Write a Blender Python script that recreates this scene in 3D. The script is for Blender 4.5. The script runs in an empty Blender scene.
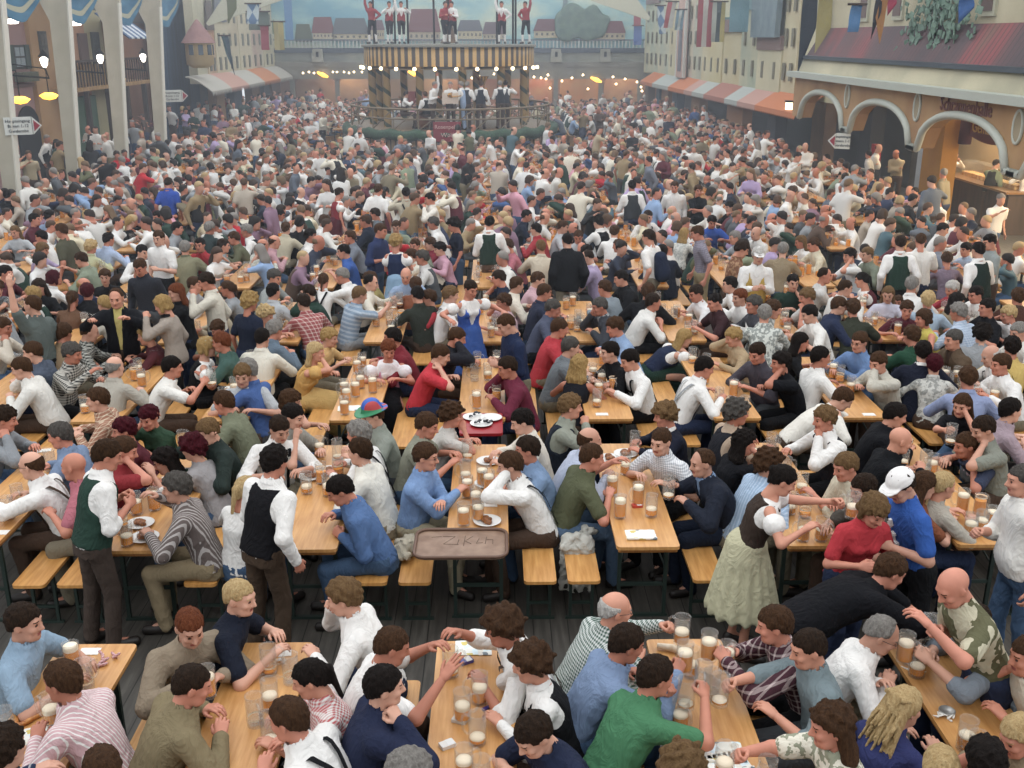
import bpy, math, random
import numpy as np
from mathutils import Vector, Matrix
R = random.Random(7)
NR = np.random.RandomState(5)
SC = bpy.context.scene
COL = SC.collection
F = np.float32
rad = math.radians

# ------------------------------------------------------------------ fields
class Field:
    """signed distance field on a box, filled block by block, turned into one mesh"""
    def __init__(s, lo, hi, h):
        s.h = h; s.lo = np.array(lo, float) - 2*h
        s.n = [int(math.ceil((hi[i]+2*h-s.lo[i])/h))+1 for i in range(3)]
        s.ax = [(s.lo[i]+h*np.arange(s.n[i])).astype(F) for i in range(3)]
        s.D = np.full(s.n, 1.0, F)
    def block(s, lo, hi):
        sl = []
        for i in range(3):
            a = max(0, int((lo[i]-s.lo[i])/s.h)); b = min(s.n[i], int((hi[i]-s.lo[i])/s.h)+2)
            if b <= a: return None, None
            sl.append(slice(a, b))
        return tuple(sl), (s.ax[0][sl[0]][:, None, None], s.ax[1][sl[1]][None, :, None], s.ax[2][sl[2]][None, None, :])
    def put(s, lo, hi, fn, k=0.02, cut=False):
        m = k+2.5*s.h
        sl, P = s.block([c-m for c in lo], [c+m for c in hi])
        if sl is None: return
        d = fn(*P); D = s.D[sl]
        if cut:
            s.D[sl] = np.maximum(D, -d)
        elif k > 0:
            hh = np.clip(0.5+0.5*(D-d)/k, 0, 1)
            s.D[sl] = D*(1-hh)+d*hh-k*hh*(1-hh)
        else:
            s.D[sl] = np.minimum(D, d)
    def cone(s, a, b, r1, r2, k=0.02, cut=False):
        a = np.array(a, float); b = np.array(b, float); ba = b-a; L = max(1e-9, ba@ba); r = max(r1, r2)
        def fn(x, y, z):
            px, py, pz = x-F(a[0]), y-F(a[1]), z-F(a[2])
            t = np.clip((px*F(ba[0])+py*F(ba[1])+pz*F(ba[2]))/F(L), 0, 1)
            return np.sqrt((px-t*F(ba[0]))**2+(py-t*F(ba[1]))**2+(pz-t*F(ba[2]))**2)-(F(r1)+F(r2-r1)*t)
        s.put(np.minimum(a, b)-r, np.maximum(a, b)+r, fn, k, cut)
    def ell(s, c, r, k=0.02, cut=False, rot=None):
        c = np.array(c, float); rm = max(r) if rot is not None else None
        def fn(x, y, z):
            px, py, pz = x-F(c[0]), y-F(c[1]), z-F(c[2])
            if rot is not None:
                q = [px*F(rot[0][i])+py*F(rot[1][i])+pz*F(rot[2][i]) for i in range(3)]
                px, py, pz = q
            return (np.sqrt((px/F(r[0]))**2+(py/F(r[1]))**2+(pz/F(r[2]))**2)-1)*F(min(r))
        rr = np.array(r) if rm is None else np.array([rm]*3)
        s.put(c-rr, c+rr, fn, k, cut)
    def whole(s, fn):
        s.D = fn(s.ax[0][:, None, None], s.ax[1][None, :, None], s.ax[2][None, None, :], s.D).astype(F)
    def mesh(s):
        return nets(s.D, s.lo, s.h)

CORN = np.array([(i, j, k) for i in (0, 1) for j in (0, 1) for k in (0, 1)])
EDG = [(a, b) for a in range(8) for b in range(8) if a < b and abs(CORN[a]-CORN[b]).sum() == 1]
def nets(D, lo, h):
    S = D < 0
    act = np.zeros(np.array(D.shape)-1, bool); al = np.ones_like(act)
    n = D.shape
    for c in CORN:
        v = S[c[0]:n[0]-1+c[0], c[1]:n[1]-1+c[1], c[2]:n[2]-1+c[2]]
        act |= v; al &= v
    act &= ~al
    I = np.argwhere(act)
    if len(I) == 0: return np.zeros((0, 3), F), np.zeros((0, 4), np.int32)
    V = np.stack([D[I[:, 0]+c[0], I[:, 1]+c[1], I[:, 2]+c[2]] for c in CORN], 1)
    acc = np.zeros((len(I), 3)); cnt = np.zeros(len(I))
    for a, b in EDG:
        m = (V[:, a] < 0) != (V[:, b] < 0)
        t = np.where(m, V[:, a]/np.where(m, V[:, a]-V[:, b], 1), 0)
        p = CORN[a]+t[:, None]*(CORN[b]-CORN[a])
        acc += p*m[:, None]; cnt += m
    P = (I+acc/cnt[:, None])*h+lo
    idx = np.full(act.shape, -1, np.int32); idx[act] = np.arange(len(I))
    Q = []
    for ax in range(3):
        o1, o2 = [(1, 2), (2, 0), (0, 1)][ax]
        A = S.take(range(n[ax]-1), ax); B = S.take(range(1, n[ax]), ax)
        e = np.argwhere(A != B)
        e = e[(e[:, o1] > 0) & (e[:, o2] > 0) & (e[:, o1] < n[o1]-1) & (e[:, o2] < n[o2]-1)]
        if len(e) == 0: continue
        flip = ~S[e[:, 0], e[:, 1], e[:, 2]]
        u = np.zeros(3, int); u[o1] = 1; w = np.zeros(3, int); w[o2] = 1
        g = lambda q: idx[q[:, 0], q[:, 1], q[:, 2]]
        q = np.stack([g(e-u-w), g(e-w), g(e), g(e-u)], 1)
        q[flip] = q[flip][:, ::-1]
        Q.append(q)
    Q = np.concatenate(Q); Q = Q[(Q >= 0).all(1)]
    return P.astype(F), Q.astype(np.int32)

def join(*ms):
    """join (verts, quads, material index array) triples"""
    vs, fs, mi, o = [], [], [], 0
    for v, f, m in ms:
        vs.append(v); fs.append(f+o); o += len(v)
        mi.append(np.full(len(f), m, np.int32) if np.isscalar(m) else m)
    return np.concatenate(vs), np.concatenate(fs), np.concatenate(mi)
def xf(v, M):
    M = np.array(M); return (v@M[:3, :3].T+M[:3, 3]).astype(F)

# ------------------------------------------------------------------ meshes and objects
def quad_mesh(name, v, q, mi=None, smooth=True):
    me = bpy.data.meshes.new(name)
    me.vertices.add(len(v)); me.vertices.foreach_set('co', np.asarray(v, F).ravel())
    me.loops.add(len(q)*4); me.loops.foreach_set('vertex_index', q.ravel())
    me.polygons.add(len(q)); me.polygons.foreach_set('loop_start', np.arange(0, len(q)*4, 4, dtype=np.int32))
    me.polygons.foreach_set('use_smooth', np.full(len(q), smooth))
    if mi is not None: me.polygons.foreach_set('material_index', mi.astype(np.int32))
    me.update(calc_edges=True)
    return me
class MB:
    """collects boxes, prisms, lathes and tubes into one mesh"""
    def __init__(s): s.v = []; s.f = []; s.m = []; s.sm = []; s.M = Matrix()
    def add(s, vs, fs, m=0, smooth=False):
        o = len(s.v); s.v += [tuple(s.M@Vector(p)) for p in vs]
        for f in fs: s.f.append(tuple(i+o for i in f)); s.m.append(m); s.sm.append(smooth)
        return s
    def box(s, c, d, m=0, rz=0, rx=0, ry=0):
        T = Matrix.Translation(c)@Matrix.Rotation(rz, 4, 'Z')@Matrix.Rotation(ry, 4, 'Y')@Matrix.Rotation(rx, 4, 'X')
        vs = [T@Vector((d[0]/2*x, d[1]/2*y, d[2]/2*z)) for x in (-1, 1) for y in (-1, 1) for z in (-1, 1)]
        return s.add(vs, [(0, 1, 3, 2), (4, 6, 7, 5), (0, 4, 5, 1), (2, 3, 7, 6), (0, 2, 6, 4), (1, 5, 7, 3)], m)
    def prism(s, pts, d, m=0, smooth=False):
        """polygon pts (3D, planar) pushed by vector d"""
        n = len(pts); d = Vector(d); P = [Vector(p) for p in pts]
        nn = Vector((0, 0, 0))
        for i in range(n): nn += P[i].cross(P[(i+1) % n])
        if nn.dot(d) > 0: P.reverse()
        vs = P+[p+d for p in P]
        fs = [tuple(range(n)), tuple(range(2*n-1, n-1, -1))]
        s.add(vs, fs, m)
        s.add(vs, [(i, i+n, (i+1) % n+n, (i+1) % n) for i in range(n)], m, smooth)
        return s
    def lathe(s, prof, n=16, c=(0, 0, 0), m=0, fn=None, cap=True):
        vs = []
        for k, (r, z) in enumerate(prof):
            for i in range(n):
                a = 2*math.pi*i/n; rr = r*(fn(a, z) if fn else 1)
                vs.append((c[0]+rr*math.cos(a), c[1]+rr*math.sin(a), c[2]+z))
        fs = [(k*n+i, k*n+(i+1) % n, (k+1)*n+(i+1) % n, (k+1)*n+i) for k in range(len(prof)-1) for i in range(n)]
        s.add(vs, fs, m, True)
        if cap:
            L = (len(prof)-1)*n
            s.add(vs, [tuple(range(n-1, -1, -1)), tuple(range(L, L+n))], m)
        return s
    def tube(s, pts, r, n=6, m=0, cap=True):
        pts = [Vector(p) for p in pts]; K = len(pts); vs = []
        rs = r if isinstance(r, (list, tuple)) else [r]*K
        prev = None
        for i, p in enumerate(pts):
            t = (pts[min(i+1, K-1)]-pts[max(i-1, 0)]).normalized()
            u = prev if prev is not None else (Vector((0, 0, 1)) if abs(t.z) < .9 else Vector((1, 0, 0)))
            u = (u-t*u.dot(t)).normalized(); prev = u; w = t.cross(u)
            for j in range(n):
                a = 2*math.pi*j/n; vs.append(p+(u*math.cos(a)+w*math.sin(a))*rs[i])
        fs = [(i*n+j, i*n+(j+1) % n, (i+1)*n+(j+1) % n, (i+1)*n+j) for i in range(K-1) for j in range(n)]
        s.add(vs, fs, m, True)
        if cap: s.add(vs, [tuple(range(n-1, -1, -1)), tuple(range((K-1)*n, K*n))], m)
        return s
    def mesh(s, name, mats=()):
        me = bpy.data.meshes.new(name); me.from_pydata(s.v, [], s.f)
        me.polygons.foreach_set('material_index', s.m); me.polygons.foreach_set('use_smooth', s.sm)
        for m in mats: me.materials.append(m)
        me.update(); return me
    def obj(s, name, mats, parent=None, **kw):
        if not isinstance(mats, (list, tuple)): mats = [mats]
        return link(name, s.mesh(name, mats), parent, **kw)
def link(name, me, parent=None, loc=None, rz=None, label=None, cat=None, group=None, kind=None):
    o = bpy.data.objects.new(name, me); COL.objects.link(o)
    if parent is not None: o.parent = parent
    if loc is not None: o.location = loc
    if rz is not None: o.rotation_euler = (0, 0, rz)
    if label: o['label'] = label
    if cat: o['category'] = cat
    if group: o['group'] = group
    if kind: o['kind'] = kind
    return o
def thing(name, label, cat, loc=(0, 0, 0), rz=0, group=None):
    return link(name, None, None, loc, rz, label, cat, group)
def dup(root, loc, rz=0, label=None, group=None):
    r = root.copy(); COL.objects.link(r); r.location = loc; r.rotation_euler = (0, 0, rz)
    if label: r['label'] = label
    if group: r['group'] = group
    for ch in root.children:
        c = ch.copy(); COL.objects.link(c); c.parent = r
        for g in ch.children:
            d = g.copy(); COL.objects.link(d); d.parent = c
    return r

# ------------------------------------------------------------------ materials
MATS = {}
def srgb(c):
    if isinstance(c, str):
        c = tuple(int(c[i:i+2], 16)/255 for i in (0, 2, 4))
    return tuple((x/12.92 if x <= .04045 else ((x+.055)/1.055)**2.4) for x in c[:3])+(1,)
class NT:
    def __init__(s, name):
        s.m = bpy.data.materials.new(name); s.m.use_nodes = True; s.t = s.m.node_tree
        s.b = s.t.nodes['Principled BSDF']; s.out = s.t.nodes['Material Output']
    def n(s, typ, **kw):
        nd = s.t.nodes.new(typ)
        for k, v in kw.items():
            if k.startswith('i_'): nd.inputs[k[2:].replace('_', ' ')].default_value = v
            elif k[0] == 'j' and k[1:].isdigit(): nd.inputs[int(k[1:])].default_value = v
            else: setattr(nd, k, v)
        return nd
    def l(s, a, b): s.t.links.new(a, b)
    def math(s, op, a, b=None, c=None):
        nd = s.n('ShaderNodeMath', operation=op)
        for i, x in enumerate((a, b, c)):
            if x is None: continue
            if isinstance(x, (int, float)): nd.inputs[i].default_value = x
            else: s.l(x, nd.inputs[i])
        return nd.outputs[0]
    def mix(s, f, a, b, mode='MIX'):
        nd = s.n('ShaderNodeMix', data_type='RGBA', blend_type=mode)
        for sock, x in ((nd.inputs[0], f), (nd.inputs[6], a), (nd.inputs[7], b)):
            if isinstance(x, (int, float, tuple)): sock.default_value = x
            else: s.l(x, sock)
        return nd.outputs[2]
    def coord(s, which='Object', scale=(1, 1, 1)):
        tc = s.n('ShaderNodeTexCoord'); mp = s.n('ShaderNodeMapping'); mp.inputs['Scale'].default_value = scale
        s.l(tc.outputs[which], mp.inputs[0]); return mp.outputs[0]
    def noise(s, vec, scale, detail=3, rough=.5):
        nd = s.n('ShaderNodeTexNoise', i_Scale=scale, i_Detail=detail, i_Roughness=rough); s.l(vec, nd.inputs['Vector'])
        return nd.outputs['Fac']
    def ramp(s, f, stops):
        nd = s.n('ShaderNodeValToRGB'); e = nd.color_ramp.elements
        while len(e) < len(stops): e.new(.5)
        for x, (p, c) in zip(e, stops): x.position = p; x.color = c if isinstance(c, tuple) else srgb(c)
        s.l(f, nd.inputs[0]); return nd.outputs[0]
    def bump(s, h, strength=.3, dist=.01):
        nd = s.n('ShaderNodeBump', i_Strength=strength, i_Distance=dist); s.l(h, nd.inputs['Height']); s.l(nd.outputs[0], s.b.inputs['Normal'])
    def xyz(s, vec):
        nd = s.n('ShaderNodeSeparateXYZ'); s.l(vec, nd.inputs[0]); return nd.outputs
def mat(name, col, rough=.7, metal=0, spec=None, emit=None, es=0):
    k = ('p', name)
    if k in MATS: return MATS[k]
    t = NT(name); t.b.inputs['Base Color'].default_value = srgb(col); t.b.inputs['Roughness'].default_value = rough
    t.b.inputs['Metallic'].default_value = metal
    if spec is not None: t.b.inputs['Specular IOR Level'].default_value = spec
    if emit: t.b.inputs['Emission Color'].default_value = srgb(emit); t.b.inputs['Emission Strength'].default_value = es
    MATS[k] = t.m; return t.m
def noisy(name, c1, c2, scale=5, rough=.75, bump=0, coord='Object', stretch=(1, 1, 1), detail=4):
    k = ('n', name)
    if k in MATS: return MATS[k]
    t = NT(name); v = t.coord(coord, stretch); f = t.noise(v, scale, detail)
    t.l(t.ramp(f, [(.3, c1), (.7, c2)]), t.b.inputs['Base Color']); t.b.inputs['Roughness'].default_value = rough
    if bump: t.bump(f, bump, .02)
    MATS[k] = t.m; return t.m
FAB = dict(white='dddbd6', cream='cdc4a8', ivory='d6d0be', offwhite='c6c4bf', grey='8b8f92', lgrey='a9adb0', dgrey='4c5054', black='17181b', navy='1d2638', blue='3a5584', lblue='88a1c2', sky='6f9bcf', royal='1c55b0', denim='3c5878', dblue='26324e', brown='4a382c', dbrown='352a23', tan='8d7b5c', khaki='7b725c', olive='595b40', beige='a99b80', red='b3202c', crimson='94172b', maroon='57202c', pink='cf9aa8', lilac='a795b8', purple='53304f', green='2f7444', dgreen='1f3a30', forest='2b4632', yellow='c9b035', gold='caa04e', orange='b96d35', rust='7f4526', teal='46616a', sage='7f8a72', rose='b0606d', camel='8c7454', leather='41352c', lime='8a9a4a', mauve='7f6577', salmon='c98a76')
def desat(c, k=.78):
    a = srgb(c); g = .25*a[0]+.6*a[1]+.15*a[2]; return tuple(g+(x-g)*k for x in a[:3])+(1,)
def fabric(c, pat='plain', c2='white', scale=1.0):
    """cloth of one colour, or striped / checked"""
    k = ('f', c, pat, c2, scale)
    if k in MATS: return MATS[k]
    t = NT(f'{c}_{pat}_cloth'); v = t.coord(); A = desat(FAB.get(c, c)); B = desat(FAB.get(c2, c2))
    if pat == 'plain': col = A
    else:
        o = t.xyz(v); X = t.math('ADD', o[0], t.math('MULTIPLY', o[1], .6)); Z = t.math('ADD', o[2], t.math('MULTIPLY', o[1], .25))
        def st(s, w, th): return t.math('GREATER_THAN', t.math('FRACT', t.math('MULTIPLY', s, w*scale)), th)
        if pat == 'stripe': col = t.mix(st(X, 30, .62), A, B)
        elif pat == 'pin': col = t.mix(st(X, 45, .72), A, B)
        elif pat == 'hstripe': col = t.mix(st(Z, 16, .55), A, B)
        elif pat == 'check': 
            f = t.math('ADD', st(X, 32, .5), st(Z, 32, .5)); col = t.mix(t.math('MULTIPLY', f, .5), A, B)
        elif pat == 'plaid':
            f = t.math('MULTIPLY', t.math('ADD', st(X, 19, .75), st(Z, 19, .75)), .42); col = t.mix(f, A, B)
        elif pat == 'print':
            f = t.math('GREATER_THAN', t.noise(v, 22*scale, 2), .52); col = t.mix(f, A, B)
    fine = t.noise(v, 9, 4, .6)
    if isinstance(col, tuple):
        mx = t.mix(fine, tuple(x*.86 for x in col[:3])+(1,), tuple(min(1, x*1.12) for x in col[:3])+(1,))
    else: mx = col
    t.l(mx, t.b.inputs['Base Color']); t.b.inputs['Roughness'].default_value = .92; t.b.inputs['Specular IOR Level'].default_value = .15
    big = t.n('ShaderNodeTexNoise', i_Scale=5.5, i_Detail=3.0, i_Roughness=.55, i_Distortion=1.6)
    mp = t.coord('Object', (1.0, 1.0, .6)); t.l(mp, big.inputs['Vector'])
    rg = t.math('SUBTRACT', 1, t.math('POWER', t.math('ABSOLUTE', t.math('MULTIPLY', t.math('SUBTRACT', big.outputs['Fac'], .5), 4)), .7))
    t.bump(rg, .34, .035)
    MATS[k] = t.m; return t.m
SKIN = ['c48d76', 'b97d67', 'cb9c86', 'ad735e', 'c0836e', 'bc8e79']
def skin(i):
    k = ('skin', i)
    if k in MATS: return MATS[k]
    t = NT('skin'); v = t.coord(); a = srgb(SKIN[i]); f = t.noise(v, 14, 2)
    t.l(t.mix(f, tuple(x*.85 for x in a[:3])+(1,), tuple(min(1, x*1.1) for x in a[:3])+(1,)), t.b.inputs['Base Color'])
    t.b.inputs['Roughness'].default_value = .55; t.b.inputs['Specular IOR Level'].default_value = .35
    MATS[k] = t.m; return t.m
HAIRC = dict(black=('120f0e', '241d1a'), dark=('1d1612', '3a2b20'), brown=('33241a', '553c29'), lbrown=('5b4530', '7f6545'), blond=('8a6e43', 'b89a68'), lblond=('a88a5c', 'd0b88c'), grey=('6f6b66', '9a9690'), white=('a8a49e', 'cfccc6'), red=('50281a', '7d4a30'), wine=('2e0d14', '521a24'), dgrey=('3d3a37', '5f5b56'))
def hairmat(c):
    k = ('hair', c)
    if k in MATS: return MATS[k]
    a, b = HAIRC[c]; t = NT(c+'_hair'); v = t.coord('Object', (3, 3, .8)); f = t.noise(v, 22, 4, .7)
    t.l(t.ramp(f, [(.3, a), (.75, b)]), t.b.inputs['Base Color']); t.b.inputs['Roughness'].default_value = .75; t.b.inputs['Specular IOR Level'].default_value = .12
    t.bump(f, 1., .03); MATS[k] = t.m; return t.m
# ------------------------------------------------------------------ people: templates
def sub(lo, hi, h): return Field(lo, hi, h)
TPL = {}
def head_tpl(kind, h):
    """head with face, origin mid-head, +Y is where it looks; returns verts, quads, material index"""
    k = ('head', kind, h)
    if k in TPL: return TPL[k]
    f = Field((-.1, -.12, -.17), (.1, .14, .13), h)
    jw = .050 if kind == 'm' else .043
    f.ell((0, -.012, .030), (.075, .096, .086), 0)
    f.ell((0, .025, -.035), (.060, .066, .075), .03)
    f.cone((-jw*.55, .045, -.082), (jw*.55, .045, -.082), .028, .028, .03)       # jaw
    f.cone((0, .068, -.092), (0, .062, -.088), .022, .022, .02)                  # chin
    f.cone((-.030, .074, .026), (.030, .074, .026), .014, .014, .02)             # brow ridge
    f.cone((0, .088, .012), (0, .107, -.028), .007, .0125, .010)                 # nose
    f.cone((-.010, .094, -.034), (.010, .094, -.034), .009, .009, .008)
    for s in (-1, 1):
        f.ell((s*.031, .094, .006), (.017, .012, .010), .004, cut=True)          # eye socket
        f.ell((s*.031, .074, .006), (.013, .013, .011), 0)
        f.ell((s*.040, .066, -.025), (.020, .018, .018), .02)                    # cheek
        f.ell((s*.077, -.008, -.004), (.008, .021, .033), .006, rot=Matrix.Rotation(s*.35, 3, 'Z'))   # ear
    f.cone((-.017, .083, -.060), (.017, .083, -.060), .0075, .0075, .006)        # lips
    f.cone((-.020, .0925, -.0615), (.020, .0925, -.0615), .0028, .0028, .002, cut=True)
    f.cone((0, -.022, -.06), (0, -.035, -.17), .052, .056, .03)                  # neck
    v, q = f.mesh(); c = v[q].mean(1); mi = np.zeros(len(q), np.int32)
    ax = np.abs(c[:, 0])
    mi[(np.hypot(ax-.031, c[:, 2]-.006) < .0105) & (c[:, 1] > .074)] = 1
    mi[(ax < .024) & (np.abs(c[:, 2]+.061) < .0085) & (c[:, 1] > .070)] = 2
    mi[(ax > .014) & (ax < .047) & (np.abs(c[:, 2]-.027+(ax-.03)**2*4) < .0042) & (c[:, 1] > .06)] = 3
    TPL[k] = (v, q, mi); return TPL[k]
def hair_tpl(kind, h):
    k = ('hair', kind, h)
    if k in TPL: return TPL[k]
    lng = kind in ('long', 'dread', 'pony', 'wavy', 'curlylong')
    f = Field((-.14, -.24 if kind == 'dread' else -.20, -.36 if lng else -.15), (.14, .12, .20), h)
    o = {'short': .013, 'buzz': .007, 'full': .021, 'curly': .034, 'ring': .008, 'reced': .008, 'bob': .022, 'bun': .010, 'long': .014, 'wavy': .024, 'pony': .010, 'dread': .016, 'curlylong': .036, 'side': .016}[kind]
    f.ell((0, -.013, .030), (.0755+o, .0965+o, .0865+o), 0)
    f.cone((0, -.045, -.01), (0, -.052, -.055), .062+o*.6, .048+o*.5, .02)
    nz = {'curly': .016, 'curlylong': .018, 'full': .006, 'short': .003, 'wavy': .008, 'bob': .005}.get(kind, .002)
    fr = 55 if nz > .01 else 75
    hl = {'reced': .012, 'ring': .0, 'buzz': -.010, 'short': -.014, 'full': -.018, 'curly': -.022, 'pony': -.012, 'bun': -.012, 'bob': -.02, 'side': -.006}.get(kind, 0)
    def cutf(x, y, z, D):
        az = np.arctan2(x, y+.045); ra = np.sqrt(x*x+(y+.045)**2)
        D = D+F(.0032)*np.sin(az*38+60*z+2.2*np.sin(az*9))*np.clip(ra/.05, 0, 1)+F(.0018)*np.sin(az*71-95*z)
        D = D+F(nz)*np.sin(fr*x+2*np.sin(31*z))*np.sin(fr*y+1.3)*np.sin(fr*z+.7)*1.6
        pl = (z-(.62*y+.004+hl))                           # hairline plane, high in front, low at the nape
        face = np.maximum(np.maximum(.052-y, z-.056-hl*.5), np.abs(x)-.085)  # keep the face open
        if kind in ('short', 'buzz', 'ring', 'reced', 'full', 'side', 'curly'):
            D = D+np.clip(.016-pl, 0, .03)*F(.38 if kind != 'curly' else .3)
            D = D+np.clip(.010-face, 0, .02)*F(.35)
        rag = F(.005)*np.sin(az*29)+F(.004)*np.sin(az*53+1)
        D = np.maximum(D, -(pl+rag)*.8)
        D = np.maximum(D, -(face+rag*.8))
        ear = np.sqrt((y+.004)**2+(z+.012)**2)-.026
        if kind in ('short', 'buzz', 'ring', 'reced', 'full', 'pony', 'bun', 'side'): D = np.maximum(D, -ear)
        if kind == 'ring': D = np.maximum(np.maximum(D, z-.050+.25*np.minimum(y+.05, 0)), (y-.004)*.8)
        if kind == 'reced': D = np.maximum(D, -np.maximum(np.maximum(.030-y, .04-z), np.abs(x)-.07))
        return D
    f.whole(cutf)
    if kind in ('long', 'wavy', 'curlylong'):
        w = {'long': .0, 'wavy': .008, 'curlylong': .02}[kind]
        for s in (-1, -.5, 0, .5, 1):
            f.cone((s*.058, -.045-.02*(1-abs(s)), .02), (s*(.074+w), -.060-.02*(1-abs(s)), -.15), .036+w, .036+w, .02)
            f.cone((s*(.074+w), -.060-.02*(1-abs(s)), -.15), (s*.06, -.075, -.25), .036+w, .015, .02)
        if w:
            f.whole(lambda x, y, z, D: D+F(w*.5)*np.sin(70*x+1)*np.sin(60*y)*np.sin(62*z))
    if kind == 'bob':
        for s in (-1, 1):
            f.cone((s*.076, -.02, .02), (s*.080, -.012, -.075), .026, .024, .02)
        f.cone((-.05, -.08, -.05), (.05, -.08, -.05), .036, .036, .02)
    if kind == 'pony':
        f.cone((0, -.098, .03), (0, -.125, .02), .020, .024, .01); f.cone((0, -.125, .02), (0, -.128, -.18), .028, .014, .02)
    if kind == 'bun': f.ell((0, -.112, .045), (.036, .032, .034), .01)
    if kind == 'dread':
        rr = random.Random(3)
        for i in range(46):
            a = rr.uniform(-1.35, 1.35); u = rr.random()
            p = (.082*math.sin(a), -.05-.035*math.cos(a), .05-.09*u); q = (.11*math.sin(a)+rr.uniform(-.02, .02), -.12-.08*math.cos(a)*rr.random(), -.08-.2*rr.random())
            f.cone(p, q, .012, .008, .004)
            b = rr.uniform(-.9, .9); f.cone((.06*b, .07-abs(b)*.03, .09), (.075*b, -.1, .075+.02*rr.random()), .010, .011, .003)
    v, q = f.mesh(); TPL[k] = (v, q, np.zeros(len(q), np.int32)); return TPL[k]
def cap_tpl(kind, h):
    k = ('cap', kind, h)
    if k in TPL: return TPL[k]
    f = Field((-.2, -.2, -.02), (.2, .24, .17), h)
    f.ell((0, -.012, .036), (.092, .110, .100), 0)
    f.whole(lambda x, y, z, D: np.maximum(D, .035-z-.08*y))
    if kind == 'cap':
        f.put((-.08, .05, .02), (.08, .2, .07), lambda x, y, z: np.maximum((np.sqrt((x/.078)**2+((y-.07)/.105)**2)-1)*.07, np.abs(z-.045+.1*(y-.07)+x*x*1.5)-.006), 0)
    else:
        f.put((-.17, -.18, .02), (.17, .18, .07), lambda x, y, z: np.maximum((np.sqrt((x/.145)**2+(y/.165)**2)-1)*.14, np.abs(z-.048-x*x*.8)-.006), 0)
        if kind == 'felt': f.ell((0, -.01, .1), (.075, .09, .075), .02)
    v, q = f.mesh(); TPL[k] = (v, q, np.zeros(len(q), np.int32)); return TPL[k]
def hand_tpl(kind, h):
    """right hand, wrist at the origin, fingers along +Y, palm faces -Z, thumb on -X side"""
    k = ('hand', kind, h)
    if k in TPL: return TPL[k]
    f = Field((-.09, -.03, -.10), (.07, .20, .05), h)
    f.cone((0, -.02, 0), (0, .02, 0), .025, .024, 0)
    f.whole(lambda x, y, z, D: D)
    pal = [(-.030, .085, 0), (-.010, .092, .002), (.011, .089, .001), (.030, .080, -.002)]
    for p in pal: f.cone((p[0]*.6, .02, 0), p, .016, .0115, .012)
    f.ell((-.022, .04, -.008), (.016, .028, .014), .01)
    L = [(.040, .024, .019), (.045, .028, .020), (.041, .026, .020), (.032, .020, .017)]
    cr = {'flat': (8, 6, 4), 'relax': (28, 30, 18), 'grip': (62, 75, 40), 'fist': (80, 90, 60), 'point': (0, 0, 0)}[kind]
    for i, p in enumerate(pal):
        c = cr if not (kind == 'point') else ((5, 5, 5) if i < 1 else (80, 90, 60))
        a = 0; P = np.array(p); spread = (-.12, -.03, .05, .14)[i]*(1 if kind in ('flat', 'point') else .5)
        for j in range(3):
            a += rad(c[j]*(1+.06*i)); d = np.array([math.sin(spread)*math.cos(a), math.cos(a)*math.cos(spread), -math.sin(a)])
            Q = P+d*L[i][j]; r = .0098-.0009*j-(.0010 if i == 3 else 0)
            f.cone(P, Q, r, r-.0008, .003 if j else .006); P = Q
    T = [(-.026, .022, -.006)]
    if kind in ('grip', 'fist'): T += [(-.046, .045, -.026), (-.044, .068, -.045), (-.030, .082, -.056)]
    elif kind == 'flat': T += [(-.050, .048, -.008), (-.066, .072, -.010), (-.074, .096, -.010)]
    else: T += [(-.046, .048, -.016), (-.055, .074, -.024), (-.055, .096, -.034)]
    for a, b, r in zip(T, T[1:], (.0135, .0115, .0100)): f.cone(a, b, r, r-.0012, .006)
    v, q = f.mesh(); TPL[k] = (v, q, np.zeros(len(q), np.int32)); return TPL[k]
def frame(o, y, zh):
    """matrix with origin o, +Y along y, +Z near zh"""
    y = Vector(y).normalized(); z = Vector(zh); z = z-y*z.dot(y)
    if z.length < 1e-4: z = Vector((1, 0, 0))-y*y.x
    z.normalize(); x = y.cross(z)
    return np.array([[x[0], y[0], z[0], o[0]], [x[1], y[1], z[1], o[1]], [x[2], y[2], z[2], o[2]], [0, 0, 0, 1]])

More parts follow.
